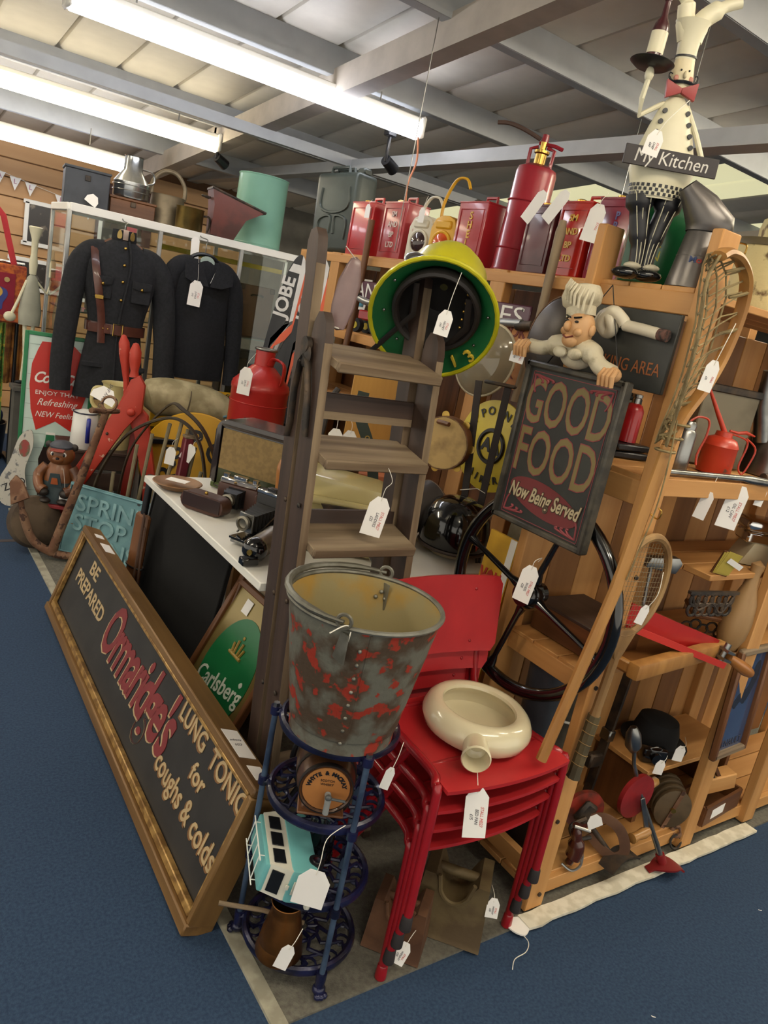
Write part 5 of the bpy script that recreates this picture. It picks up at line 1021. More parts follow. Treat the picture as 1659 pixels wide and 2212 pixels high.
t = thing('framed_print', 'brown framed print of flowers behind brewery mirror', 'picture', (1.03, 2.06, .02), (-17, 0, -86)); ob('print', G().box((0, 0, .33), (.44, .006, .62)), mat('faded_print', '7a6a52', .6, col2='8f5f48', scale=7, lo=.5, hi=.7), t)
for c, s, ax in (((0, -.004, .01), (.48, .026, .03), 'x'), ((0, -.004, .645), (.48, .026, .03), 'x'), ((-.23, -.004, .33), (.03, .026, .66), 'z'), ((.23, -.004, .33), (.03, .026, .66), 'z')): ob('frame_bar', G().box(c, s, bev=.004), BRW[ax], t)
t = thing('iron_table_base', 'black curly wrought iron stand behind the bucket', 'stand', (.97, 1.45, .01), (0, 0, -20)); g = G().tube(spline([(-.03, 0, 0), (-.04, 0, .15), (.02, 0, .3), (-.03, 0, .45), (.03, 0, .55)], 6), .008, 8); ob('scroll', g, BLACK, t); ob('scroll', G().tube(spline([(.05, 0, 0), (.04, 0, .2), (-.02, 0, .35), (.03, 0, .5), (.03, 0, .55)], 6), .008, 8), BLACK, t)
t = thing('amber_bottle', 'brown glass bottle with black cap behind tonic sign', 'bottle', (.955, 3.02, .01), (0, 0, 0)); ob('body', G().lathe([(0, 0), (.042, 0), (.045, .01), (.045, .12), (.03, .16), (.017, .175), (.017, .2), (0, .2)], 24), mat('amber_glass', '7a4212', .08, trans=.35, coat=.4), t); ob('cap', G().cyl((0, 0, .2), (0, 0, .225), .02, n=18), BLACK, t); ob('label', G().lathe([(.0455, .03), (.046, .03), (.046, .1), (.0455, .1)], 24, a0=PI*.9, a1=PI*1.8), PAPER, t)

# ================================================================== left hand floor display
t = thing('cola_sign', 'tall framed cola advertising sign standing behind the bear', 'sign', (.985, 4.66, .012), (-3, 0, -8))
SW, SH = .36, 1.0
ob('panel', G().box((0, 0, SH/2), (SW, .012, SH)), mat('cola_pale', 'c3d6cd', .35, var=.03), t)
cg_ = mat('cola_green', '1f7a4a', .4)
for c, s in (((-SW/2, -.002, SH/2), (.022, .022, SH)), ((SW/2, -.002, SH/2), (.022, .022, SH)), ((0, -.002, SH-.01), (SW, .022, .022)), ((0, -.002, .01), (SW, .022, .022))): ob('frame_bar', G().box(c, s, bev=.003), cg_, t)
for k in range(11): ob('board_line', G().box((0, -.0065, .08+k*.085), (SW-.03, .001, .002)), mat('line_grey', '8fa39b', .5), t)
fish = [(-.10, .95), (.06, .955), (.12, .90), (.155, .78), (.155, .66), (.125, .55), (.10, .44), (.0, .50), (-.10, .44), (-.135, .56), (-.15, .70), (-.145, .82), (-.12, .9)]
ob('red_fishtail', G().prism(fish, .0015, M=T(y=-.0085)), mat('cola_red', 'c0281c', .35, var=.02), t)
cw = mat('cola_white', 'e8e4dc', .4, var=.0)
text('lettering', 'Coca-Cola', cw, t, T(.005, -.0095, .745) @ FRONT, .088, .0006, shear=.35, off=.0018, space=.85, sx=.85)
text('lettering', 'ENJOY THAT', cw, t, T(.0, -.0095, .66) @ FRONT, .034, .0006, sx=1.2)
text('lettering', 'Refreshing', cw, t, T(.0, -.0095, .605) @ FRONT, .056, .0006, shear=.4, sx=.9)
text('lettering', 'NEW Feeling', cw, t, T(-.0, -.0095, .535) @ FRONT, .046, .0006, shear=.3, sx=.9)
bt = ob('painted_bottle', G().prism([(-.045, .05), (.045, .05), (.055, .14), (.048, .2), (.055, .27), (.028, .36), (.022, .40), (-.022, .40), (-.028, .36), (-.055, .27), (-.048, .2), (-.055, .14)], .002, M=T(-.02, -.009, .0)), mat('bottle_brown', '2a1d18', .3), t)
ob('bottle_neck', G().prism([(-.028, .345), (.028, .345), (.022, .42), (-.022, .42)], .001, M=T(-.02, -.0105, .0)), mat('bottle_green', '2f7a52', .3), bt); ob('bottle_cap', G().box((-.02, -.0105, .425), (.05, .002, .014)), cw, bt); text('lettering', 'Cola', cw, bt, T(-.02, -.0105, .2) @ FRONT, .045, .0004, shear=.3)
t = thing('tin_cutout', 'shaped white tin cutout sign behind cola sign edge', 'sign', (.80, 4.62, .012), (-5, 0, -30)); ob('plate', G().prism(spl2([(-.08, 0), (.03, 0), (.05, .1), (.03, .22), (.06, .36), (.04, .45), (-.02, .4), (-.06, .25), (-.11, .12)]), .006), mat('cutout_white', 'b8b4a8', .5, col2='6a6a6a', scale=24, lo=.55, hi=.6), t); ob('picture_patch', G().prism(ell(.03, .05, 16, cx=.015, cz=.34), .002, M=T(y=-.003)), mat('patch_red', '8c3a34', .5, col2='4a6a4c', scale=20), t); text('lettering', 'ZOO', BLACK, t, T(-.02, -.001, .12, ry=-30) @ FRONT, .06, .001)
# bear money box on a red stool
wb = mat('bear_brown', '7a4a26', .4, col2='54301a', scale=7, coat=.2); bd = mat('bear_dark', '2c241f', .5); sl = mat('bear_slate', '38464a', .5)
t = thing('red_stool', 'low red box stool under the carved bear', 'stool', (.885, 3.99, .012), (0, 0, -30)); rdm = mat('stool_red', '7d1c20', .6, var=.1)
ob('seat', G().box((0, 0, .222), (.2, .18, .02), bev=.004), rdm, t)
for sx in (-1, 1): ob('side', G().box((sx*.085, 0, .106), (.016, .16, .212)), rdm, t)
t = thing('bear_figure', 'carved brown bear in cap and dungarees on red stool', 'figurine', (.885, 3.99, .245), (0, 0, -25)); t.scale = (1.1, 1.1, 1.1)
ob('body', G().lathe([(0, 0), (.075, 0), (.08, .02), (.072, .06), (.07, .1), (.062, .15), (.04, .185), (0, .19)], 24, M=T(s=(1, .85, 1))), wb, t)
ob('dungarees', G().lathe([(.078, .0), (.083, .02), (.075, .06), (.0715, .1), (.068, .1), (.072, .06), (.078, .02)], 24, M=T(s=(1, .88, 1))), sl, t); ob('bib', G().prism([(-.03, .09), (.03, .09), (.02, .15), (-.02, .15)], .008, M=T(0, -.068, 0, rx=8)), sl, t); ob('pocket', G().prism([(-.016, .1), (.016, .1), (.012, .13), (-.012, .13)], .008, M=T(0, -.0715, 0, rx=8)), mat('pocket_orange', 'a8552a', .5), t)
hd = ob('head', G().ball((0, -.005, .225), (.062, .056, .054), 22), wb, t); ob('muzzle', G().ball((0, -.05, .21), (.026, .02, .018), 14), wb, hd); ob('nose', G().ball((0, -.068, .217), (.009, .007, .006), 10), BLACK, hd)
for s in (-1, 1):
    ob('ear', G().ball((s*.055, .0, .262), (.018, .01, .018), 12), bd, hd); ob('eye', G().ball((s*.024, -.05, .232), (.011, .006, .012), 12), cw, hd); ob('pupil', G().ball((s*.024, -.055, .232), (.006, .003, .008), 10), BLACK, hd)
    ob('arm', G().tube(spline([(s*.055, -.01, .165), (s*.085, -.025, .12), (s*.07, -.06, .075), (s*.045, -.075, .06)], 5), [.024]*6+[.022]*6+[.026]*4, 12), wb, t); ob('paw', G().ball((s*.048, -.076, .055), (.026, .02, .02), 12), bd, t); ob('foot', G().ball((s*.04, -.06, .015), (.03, .035, .016), 12), bd, t)
cp = ob('cap', G().lathe([(.052, 0), (.052, .012), (.036, .024), (0, .028)], 22, M=T(0, .0, .257, rx=6)), mat('cap_slate', '3d4048', .5), hd); ob('cap_peak', G().box((0, -.06, .262), (.06, .04, .005), M=T(rx=4), bev=.002), mat('cap_red', '8f3a2a', .5), hd)
one('round_stone', G().lathe([(0, -.06), (.08, -.058), (.125, -.035), (.135, 0), (.125, .035), (.08, .058), (0, .06)], 30, M=T(z=.135) @ T(rx=70, rz=20)), mat('stone_brown', '5a4a38', .8, col2='423427', scale=7, bump=.5), 'round brown stone with worn edge beside the bear', 'stone', (.775, 3.93, .012), (0, 0, -10))
t = thing('small_stool_top', 'low round wooden milking stool with red legs', 'stool', (.985, 3.88, .012), (0, 0, 0)); ob('seat', G().lathe([(0, .15), (.07, .15), (.074, .16), (.07, .172), (0, .172)], 24), mat('dish_wood', '8a6440', .5), t); ob('card', G().box((-.01, -.01, .173), (.05, .03, .001)), PAPER, t)
for k in range(3): ob('leg', G().tube([(.04*math.cos(2.1*k), .04*math.sin(2.1*k), .15), (.06*math.cos(2.1*k), .06*math.sin(2.1*k), .0)], .009, 8), REDP, t)
t = thing('anchor', 'rusty iron ship anchor leaning beside stop valve sign', 'anchor', (.83, 3.76, .02), (0, 0, -36))
ob('shank', G().tube([(.0, 0, .03), (.09, .05, .42), (.165, .09, .76)], [.024, .021, .018], 10), RUST, t)
ob('arm', G().tube(spline([(-.16, -.04, .30), (-.14, -.03, .2), (-.09, -.02, .08), (0, 0, .025), (.09, .02, .02), (.2, .03, .06)], 6), [.014]*6+[.02]*18+[.016]*7, 10), RUST, t)
ob('fluke', G().prism([(-.045, -.05), (.05, -.03), (.03, .05), (0, .09), (-.035, .06)], .016, M=T(-.165, -.05, .31, rx=-15, ry=-20), bev=.004), RUST, t)
ob('stock', G().tube([(.15, -.06, .78), (.165, .09, .76), (.18, .2, .75)], .013, 8), RUST, t); ob('ring', G().torus(.035, .007, 20, 6, M=T(.175, .09, .80) @ T(rx=70)), RUST, t)
t = thing('enamel_jug', 'tall white enamel jug with blue handle and rim', 'jug', (1.055, 4.27, .46), (0, 0, -15)); en = mat('enamel_white', 'd9d8d2', .25, coat=.4, var=.03)
ob('body', G().lathe([(0, 0), (.068, 0), (.072, .01), (.064, .2), (.06, .205), (.0, .195)], 30), en, t); ob('rim', G().torus(.064, .004, 30, 6, M=T(z=.203)), mat('enamel_navy', '1c2036', .3), t); ob('lid_lip', G().lathe([(0, .205), (.055, .205), (.02, .22), (0, .222)], 24), en, t); ob('handle', G().tube(spline([(.02, -.066, .18), (.02, -.1, .175), (.02, -.105, .11), (.02, -.075, .05)], 5), .009, 8, flat=(1.2, .6)), mat('enamel_blue', '24308f', .25, coat=.4), t)
t = thing('wooden_crate', 'dark wooden crate standing behind the anchor', 'crate', (1.12, 4.33, .012), (0, 0, -8))
for k in range(4): ob('slat', G().box((0, -.15, .06+k*.115), (.36, .014, .1), bev=.003), DKW['x'], t)
ob('top_board', G().box((0, 0, .448), (.37, .32, .018), bev=.003), DKW['x'], t)
for sx in (-1, 1): ob('end_board', G().box((sx*.17, 0, .22), (.016, .28, .44)), DKW['z'], t)
t = thing('cream_pail', 'cream enamel pail with iron bracket above the jug', 'pail', (1.235, 4.30, .46), (0, 0, -20)); cy = mat('cream_yellow', 'd6c78a', .35, coat=.3); ob('body', G().lathe([(0, .0), (.07, 0), (.08, .2), (.095, .36), (.105, .372), (.1, .372), (.09, .36), (.07, .01), (0, .01)], 28), cy, t); ob('handle', G().tube(spline([(-.085, -.02, .34), (-.135, -.03, .33), (-.14, -.03, .25), (-.08, -.02, .2)], 5), .01, 8), cy, t)
# red wooden lifting tongs
rw = mat('tong_red', 'b23522', .5, col2='c9a08a', scale=26, lo=.66, hi=.7)
t = thing('red_jack', 'tall red painted wooden scissor tongs with two handles', 'tongs', (1.2, 3.97, .012), (0, 0, -30))
ob('left_jaw', G().prism([(-.012, .90), (.03, .93), (.062, .88), (.06, .74), (-.02, .63), (-.34, .02), (-.41, .02), (-.39, .10), (-.13, .62), (-.055, .76)], .035, M=T(y=-.02), bev=.004), rw, t)
ob('right_jaw', G().prism([(-.045, .80), (-.015, .82), (.02, .78), (.085, .72), (.17, .35), (.2, .02), (.13, .02), (.105, .35), (.03, .62), (-.03, .72)], .035, M=T(y=.02), bev=.004), rw, t)
ob('brace', G().prism([(-.02, .25), (.03, .25), (.06, .62), (.0, .62)], .025, M=T(y=.06), bev=.003), mat('tong_dark_red', '8c2318', .5), t)
ob('handle', G().lathe([(.026, 0), (.02, .03), (.03, .08), (.03, .13), (.014, .17), (0, .175)], 14, M=T(.0, .0, .915, ry=-3)), rw, t); ob('handle', G().lathe([(.02, 0), (.015, .1), (.02, .16), (.029, .24), (.027, .30), (.012, .335), (0, .34)], 14, M=T(-.03, .035, .78, ry=-9)), rw, t)
ob('pivot_bolt', G().ball((.01, -.03, .735), (.022, .016, .022), 12), rw, t)
for z, x in ((.60, -.10), (.45, -.17), (.3, -.25)): ob('hole_stud', G().ball((x, -.022, z), .008, 8), DKIRON, t)
t = thing('hay_rake', 'arched iron hay rack with wooden rods', 'rack', (1.286, 3.68, -.256), (0, 0, -38)); t.scale = (1.18, 1.18, 1.18); im = mat('rack_iron', '4f4535', .6, .3, col2='3c3428', scale=14)
ob('arch', G().tube(spline([(-.29, 0, .4), (-.25, 0, .6), (-.15, 0, .78), (0, 0, .88), (.1, 0, .87), (.17, 0, .78), (.21, 0, .62), (.215, 0, .5)], 6), .017, 6, flat=(.4, 1)), im, t); ob('arch', G().tube(spline([(-.2, .08, .45), (-.16, .08, .7), (-.02, .07, .92), (.06, .05, .92), (.16, .06, .84), (.25, .08, .66)], 6), .013, 6, flat=(.4, 1)), im, t)
rdw = mat('rod_wood', '8f8468', .7, col2='776c52', scale=16, wood='z')
for x0, x1, zt in ((-.22, -.20, .60), (-.15, -.11, .74), (-.10, -.05, .80), (-.05, .02, .86), (0, .07, .88), (.05, .10, .85), (.10, .14, .78), (.14, .18, .68)): ob('rod', G().tube([(x0*.9-.01, .01, .24), (x1, .012, zt)], .0085, 8), rdw, t)
ob('foot_bar', G().box((-.05, .01, .245), (.4, .03, .03), bev=.004), DKW['x'], t)
t = thing('maroon_post', 'maroon leather cased baton standing in hay rack', 'baton', (1.34, 3.60, .012), (0, 4, 0)); ob('case', G().box((0, 0, .35), (.046, .046, .70), bev=.006), mat('maroon_leather', '6a1f2c', .5), t); ob('cap', G().box((0, 0, .705), (.05, .05, .014), bev=.003), OLDW['x'], t)
t = thing('yellow_round_sign', 'round yellow sign with black letters behind hay rack', 'sign', (1.62, 4.06, .44), (-6, 0, -30)); t.scale = (1.22, 1.22, 1.22); ob('disc', G().lathe([(0, 0), (.25, 0), (.255, .004), (.25, .01), (0, .01)], 48, M=T(rx=90)), mat('disc_yellow', 'd6a21c', .4, var=.05), t); arctext('lettering', 'RSPCA', BLACK, t, .12, 200, -10, .14, M=T(y=-.012), off=.002); arctext('lettering', 'BOSS', BLACK, t, .17, 230, 300, .1, M=T(y=-.012), off=.002, inside=True); ob('rim', G().torus(.25, .006, 48, 6, M=T(rx=90)), mat('rim_brown', '5f3a1e', .5), t)
props(t, 'round yellow enamel sign with black letters behind hay rack', 'sign')
t = thing('boat_fender', 'fat cream canvas boat fender with blue cord', 'fender', (1.69, 4.27, .585), (0, 8, -10)); t.scale = (1.15, 1.15, 1.15); fm = mat('fender_cream', 'b8ab85', .7, col2='8f835f', scale=9, bump=.3)
ob('roll', G().tube(spline([(-.3, 0, .1), (-.2, -.01, .15), (0, -.02, .16), (.12, -.02, .12), (.2, -.01, .02), (.22, 0, -.1)], 6), [.03, .05, .075]+[.095]*24+[.08]*2+[.05]*2, 18), fm, t); ob('cord', G().tube(spline([(.08, -.115, .14), (.14, -.12, .17), (.2, -.11, .16), (.26, -.09, .1)], 5), .007, 6), mat('cord_blue', '5f8794', .7), t)
for x in (-.1, .1): ob('seam', G().torus(.097, .003, 24, 5, M=T(x, -.02, .15) @ T(ry=90)), mat('seam_dark', '5a4f3a', .7), t)
t = thing('black_bench', 'low black painted bench behind the hay rack', 'bench', (1.64, 4.29, .012), (0, 0, 0)); ob('top', G().box((0, 0, .55), (.62, .34, .03), bev=.004), BLACK, t)
for sx in (-1, 1):
    for sy in (-1, 1): ob('leg', G().box((sx*.27, sy*.14, .268), (.04, .04, .535)), BLACK, t)
t = thing('yellow_board_sign', 'yellow board with black band leaning on cabinet', 'board', (1.75, 4.52, .012), (-4, 0, 0)); ob('board', G().box((0, 0, .4), (.5, .012, .8)), mat('panel_yellow', 'd6a21c', .5, var=.03), t); ob('band', G().box((0, -.007, .765), (.5, .003, .022)), BLACK, t)
props(t, 'yellow board with black band leaning on glass cabinet', 'sign')
# stop valve sign
t = thing('valve_sign', 'pale blue cast iron stop valve sign with raised letters', 'sign', (.885, 3.86, .012), (-8, 0, -50)); bl = mat('cast_blue', '6f9aa0', .55, col2='5f888f', scale=8, bump=.2)
VW, VH = .80, .37
ob('plate', G().box((VW/2, 0, VH/2), (VW, .012, VH), bev=.003), bl, t); ob('border', G().tube([(.012, -.007, .012), (VW-.012, -.007, .012), (VW-.012, -.007, VH-.012), (.012, -.007, VH-.012)], .006, 6, True), bl, t)
for i, (s_, z) in enumerate((('SPRINKLER', .275), ('STOP VALVE', .175), ('INSIDE', .075))): text('raised_lettering', s_, mat('cast_blue_worn', '88b0b4', .5, col2='74999e', scale=14), t, T(.06 if i < 2 else .25, -.006, z) @ FRONT, .118, .009, align='LEFT', sx=1.08, off=.0015)
for x in (.02, VW/2, VW-.02): ob('bolt_hole', G().cyl((x, -.009, VH-.02), (x, -.004, VH-.02), .008, n=12), BLACK, t)
text('raised_lettering', 'FOUNDRY', bl, t, T(.5, -.006, .025) @ FRONT, .03, .002)
# red drum on a box, skis
t = thing('drum_plinth', 'plain dark plinth box under the red drum', 'plinth', (1.74, 3.60, .012), (0, 0, 0)); ob('box', G().box((0, 0, .3), (.3, .3, .6)), DKW['z'], t); ob('top', G().box((0, 0, .606), (.32, .32, .012), bev=.002), DKW['x'], t)
t = thing('red_drum', 'red painted metal oil drum with screw neck and handle', 'drum', (1.735, 3.60, .625), (0, 0, -40)); dr_ = mat('drum_red', 'ad2620', .4, col2='5a3a34', scale=18, lo=.68, hi=.72, coat=.2)
ob('body', G().lathe([(0, 0), (.143, 0), (.147, .01), (.147, .36), (.15, .365), (.15, .385), (.147, .39), (.146, .40), (.06, .485), (.05, .49)], 36), dr_, t); ob('neck', G().lathe([(.05, .485), (.05, .57), (.046, .57), (.046, .485)], 24), dr_, t); ob('neck_ring', G().torus(.052, .007, 24, 8, M=T(z=.572)), STEEL, t)
ob('carry_handle', G().tube(spline([(.04, -.03, .50), (.06, -.05, .535), (.12, -.08, .52), (.13, -.09, .46), (.12, -.075, .42)], 5), .014, 8, flat=(1.4, .5)), dr_, t)
for z in (.05, .3): ob('hoop', G().torus(.148, .003, 36, 6, M=T(z=z)), dr_, t)
def ski(loc, rot, label):
    t = thing('water_ski', label, 'water ski', loc, rot); bs = mat('ski_black', '1a1b1f', .5)
    out = spl2([(-.065, 0), (.065, 0), (.085, .4), (.085, 1.1), (.075, 1.4), (.05, 1.6), (.015, 1.69), (-.015, 1.69), (-.05, 1.6), (-.075, 1.4), (-.085, 1.1), (-.085, .4)], 4)
    ob('blade', G().prism(out, .018, bev=.003), bs, t); so = mat('ski_orange', 'd8562a', .35); sw = mat('ski_white', 'd8d6d2', .4)
    ob('stripe_white', G().prism([(.015, 1.64), (.045, 1.6), (.065, 1.3), (.045, 1.28), (-.0, 1.25), (-.055, 1.16), (-.05, .9), (-.04, .9), (-.045, 1.12), (.0, 1.2), (.03, 1.26)], .0015, M=T(y=-.0025, z=.06)), sw, t)
    ob('stripe_orange', G().prism([(.05, 1.55), (.068, 1.45), (.076, 1.26), (.03, 1.17), (-.025, 1.12), (-.03, .9), (-.038, .9), (-.045, 1.1), (-.0, 1.2), (.05, 1.27)], .0015, M=T(y=-.0032, z=.06)), so, t)
    ob('tip_band', G().prism([(-.045, 1.6), (.045, 1.6), (.03, 1.645), (-.03, 1.645)], .0015, M=T(y=-.0028)), sw, t)
    text('lettering', 'JOBE', sw, t, T(-.03, -.003, 1.46, ry=-88) @ FRONT, .105, .001, off=.003)
    ob('binding', G().tube(spline([(-.07, -.005, .75), (-.05, -.06, .78), (.05, -.06, .78), (.07, -.005, .75)], 5), .03, 8, flat=(1, .2)), mat('binding_rubber', '2d3438', .6), t)
ski((1.87, 4.0, .012), (-2, 5, -48), 'black water ski with orange stripe standing left of the pair')
ski((1.955, 3.84, .012), (-2, 4, -52), 'black water ski with orange stripe half behind the ladder')

# ================================================================== glass cabinet, jackets, far wall
t = thing('display_cabinet', 'long white framed glass display cabinet against the back', 'cabinet', (0, 0, 0))
X0, X1, YF, YB, ZC = .985, 2.55, 4.76, 5.2, 1.735
wf = mat('white_frame', 'e8e6e0', .4, var=.02); alu = mat('alu_post', 'b9bbba', .35, .6)
ob('top_frame', G().box(((X0+X1)/2, YF, ZC-.02), (X1-X0, .03, .045), bev=.003), wf, t); ob('top_frame', G().box(((X0+X1)/2, YB, ZC-.02), (X1-X0, .03, .045), bev=.003), wf, t)
ob('top_board', G().box(((X0+X1)/2, (YF+YB)/2, ZC-.005), (X1-X0-.01, YB-YF, .01)), wf, t); ob('side_frame', G().box((X0, (YF+YB)/2, ZC-.02), (.03, YB-YF, .04), bev=.003), wf, t)
for x in (X0, 1.50, 2.02, X1):
    for y in (YF, YB): ob('post', G().box((x, y, .86), (.025, .025, 1.68), bev=.003), alu, t)
for k, (a, b) in enumerate(((X0, 1.50), (1.50, 2.02), (2.02, X1))): ob('glass_pane', G().box(((a+b)/2, YF, 1.02), (b-a-.03, .005, 1.34)), GLASS, t)
ob('glass_pane', G().box((X0, (YF+YB)/2, 1.02), (.005, YB-YF-.03, 1.34)), GLASS, t)
for z in (.36, .75, 1.15): ob('glass_shelf', G().box(((X0+X1)/2, (YF+YB)/2, z), (X1-X0-.04, YB-YF-.04, .008)), mat('shelf_glass', 'a9bfb4', .1, trans=.6), t)
ob('plinth', G().box(((X0+X1)/2, (YF+YB)/2, .15), (X1-X0, YB-YF, .28), bev=.004), wf, t); ob('yellow_rim', G().box((1.62, YB-.04, 1.35), (.02, .01, .7)).box((2.06, YB-.04, 1.62), (.9, .01, .03)), mat('rim_yellow', 'd8bd2e', .5), t)
for x, z, w_, h_, c, nm, lb in ((2.25, 1.155, .24, .34, '6e4a30', 'suitcase', 'brown leather suitcase on top glass shelf of cabinet'), (2.22, .755, .3, .3, '3a3530', 'suitcase', 'dark brown case on middle glass shelf of cabinet'), (1.80, 1.155, .2, .3, '4a3a30', 'bottle_crate', 'dark bottle crate on top glass shelf of cabinet'), (1.3, 1.155, .25, .2, '6a6058', 'storage_case', 'grey tin case on top glass shelf of cabinet')):
    q = thing(nm, lb, 'case', (x, 5.0, z), (0, 0, -6)); ob('body', G().box((0, 0, h_/2), (w_, .16, h_), bev=.012, seg=2), mat('case_'+c, c, .6, var=.1), q); ob('handle', G().tube(spline([(-.04, -.08, h_*.8), (-.03, -.1, h_*.82), (.03, -.1, h_*.82), (.04, -.08, h_*.8)], 4), .006, 6), DKIRON, q)
    for s in (-1, 1): ob('corner', G().box((s*(w_/2-.015), -.001, h_-.02), (.035, .165, .035), bev=.004), DKIRON, q)
# on the cabinet
ZCt = ZC+.002
def crate(loc, rz, w_, d_, h_, m, label, nm='wooden_box', cat='box'):
    q = thing(nm, label, cat, loc, (0, 0, rz)); ob('body', G().box((0, 0, h_/2), (w_, d_, h_), bev=.004), m, q); ob('lid', G().box((0, 0, h_+.007), (w_+.012, d_+.012, .014), bev=.003), m, q); ob('catch', G().box((0, -d_/2-.004, h_*.8), (.03, .008, .03), bev=.002), DKIRON, q); return q
crate((1.105, 4.97, ZCt), -8, .24, .2, .19, mat('slate_box', '3f434a', .6, col2='35383f', scale=6), 'slate grey painted wooden box at end of cabinet top')
crate((1.375, 5.0, ZCt), -6, .26, .18, .09, BRW['x'], 'low brown wooden crate under the galvanised churn', 'wooden_crate', 'crate')
t = thing('milk_churn', 'shiny galvanised churn with narrow neck on wooden crate', 'churn', (1.37, 5.0, ZCt+.108), (0, 0, 0)); gv = mat('galvanised', 'b3b5b6', .22, .9, col2='8f9294', scale=9); ob('body', G().lathe([(0, 0), (.10, 0), (.105, .01), (.105, .09), (.10, .095), (.055, .16), (.052, .235), (.056, .24), (.05, .24), (.046, .16), (0, .15)], 32), gv, t)
for z in (.04, .07): ob('rib', G().torus(.106, .003, 32, 6, M=T(z=z)), gv, t)
ob('handle', G().tube(spline([(.09, 0, .1), (.13, 0, .12), (.12, 0, .17), (.055, 0, .18)], 5), .006, 8), gv, t)
t = thing('iron_cauldron', 'tall dull metal pail with arched bail handle', 'pail', (1.60, 5.02, ZCt), (0, 0, -10)); dm = mat('dull_pail', '8a7d66', .5, .6, col2='6e6350', scale=7); ob('body', G().lathe([(0, 0), (.10, 0), (.108, .01), (.10, .17), (.104, .18), (.098, .18), (.094, .17), (.095, .02), (0, .015)], 30), dm, t); ob('bail', G().tube(spline([(-.1, 0, .17), (-.095, 0, .25), (-.04, 0, .315), (.04, 0, .315), (.095, 0, .25), (.1, 0, .17)], 6), .009, 8, flat=(1.4, .7)), dm, t)
t = thing('brass_pot', 'brass saucepan with iron side handle on cabinet edge', 'saucepan', (1.685, 4.83, ZCt), (0, 0, 0)); ob('pan', G().lathe([(0, 0), (.078, 0), (.082, .008), (.082, .125), (.086, .13), (.08, .13), (.078, .01), (0, .008)], 30), mat('old_brass', '8a7440', .35, .85, col2='6a5a34', scale=7), t); ob('handle', G().tube(spline([(.08, 0, .10), (.12, -.01, .10), (.125, -.01, .05), (.115, -.01, .01)], 5), .007, 6), DKIRON, t)
t = thing('coal_scuttle', 'red and black helmet coal scuttle tipped on cabinet', 'scuttle', (1.90, 4.85, ZCt), (0, 6, -10)); t.scale = (.95, .85, .95); sr = mat('scuttle_red', '5f2a22', .55, col2='45221c', scale=6)
ob('body', G().loft([[(-.08, -.09, 0), (.07, -.09, 0), (.07, .09, 0), (-.08, .09, 0)], [(-.10, -.12, .18), (.12, -.12, .15), (.12, .12, .15), (-.10, .12, .18)], [(-.13, -.10, .28), (.23, -.13, .235), (.23, .13, .235), (-.13, .10, .28)]], cap=False), sr, t); ob('floor_plate', G().box((0, 0, .004), (.14, .17, .008)), DKIRON, t); ob('lip', G().tube([(-.13, -.10, .28), (.23, -.13, .235), (.23, .13, .235), (-.13, .10, .28)], .009, 6, True), DKIRON, t); ob('back_grip', G().tube(spline([(-.12, -.03, .22), (-.17, 0, .22), (-.12, .03, .22)], 4), .008, 6), DKIRON, t)
t = thing('mint_bin', 'tall mint green enamel cylinder bin on cabinet', 'bin', (2.235, 5.06, ZCt), (0, 0, 0)); mn = mat('mint_enamel', '7fae9c', .25, coat=.4, var=.04); ob('body', G().lathe([(0, 0), (.163, 0), (.166, .006), (.163, .44), (.166, .446), (.16, .45), (.156, .446), (.156, .02), (0, .02)], 40), mn, t); ob('rim', G().torus(.164, .005, 40, 6, M=T(z=.448)), mn, t); ob('base_band', G().torus(.165, .004, 40, 6, M=T(z=.02)), mn, t)
# ---- jackets on hangers
nav = mat('navy_wool', '212226', .95, col2='1a1b1f', scale=60, bump=.3); nav2 = mat('navy_serge', '1c1d22', .95, col2='16171c', scale=70, bump=.35)
def esec(cx, cy, z, rx, ry, n_=28, tw=0): return [(cx+rx*math.cos(2*PI*i/n_), cy+ry*math.sin(2*PI*i/n_)*(1+.0*math.cos(6*PI*i/n_)), z) for i in range(n_)]
def fold(sec, k, a, ph=0): return [(x, y+a*math.sin(k*2*PI*i/len(sec)+ph), z) for i, (x, y, z) in enumerate(sec)]
def jacket(name, label, loc, rz, prof, m, sleeves):
    t = thing(name, label, 'jacket', loc, (0, 0, rz)); secs = [fold(esec(c, 0, z, rx, ry), 5, a, ph) for z, c, rx, ry, a, ph in prof]
    ob('torso', G().loft(secs, cap=False), m, t)
    for pts, rr in sleeves:
        p = spline(pts, 5); k = len(p); R = [rr[0]+(rr[1]-rr[0])*i/(k-1) for i in range(k)]
        sv = ob('sleeve', G().tube(p, R, 16, flat=(.75, 1)), m, t); 
        e = p[-1]; d = (p[-1]-p[-3]).normalized(); ob('cuff', G().tube([e-d*.07, e+d*.002], [rr[1]*1.06]*2, 16, flat=(.75, 1)), m, sv)
    return t
t = jacket('officer_jacket', 'dark uniform jacket with brown leather cross belt on hanger', (1.25, 4.60, .69), -6, [(.0, .0, .20, .075, .012, 0), (.12, .0, .185, .08, .012, .5), (.30, .0, .16, .085, .008, 1), (.40, 0, .145, .08, .004, 1.3), (.52, 0, .165, .095, .004, 2), (.66, 0, .20, .105, .004, 2.2), (.76, 0, .215, .095, .002, 2.4), (.83, 0, .19, .075, 0, 0), (.875, 0, .10, .06, 0, 0), (.90, 0, .06, .052, 0, 0)], nav,
    [([(-.10, 0, .815), (-.17, 0, .80), (-.23, -.01, .70), (-.26, -.02, .45), (-.275, -.03, .2), (-.27, -.05, .03)], (.07, .056)), ([(.10, 0, .815), (.17, 0, .80), (.235, -.01, .70), (.275, -.02, .45), (.29, -.03, .2), (.30, -.06, .04)], (.07, .056))])
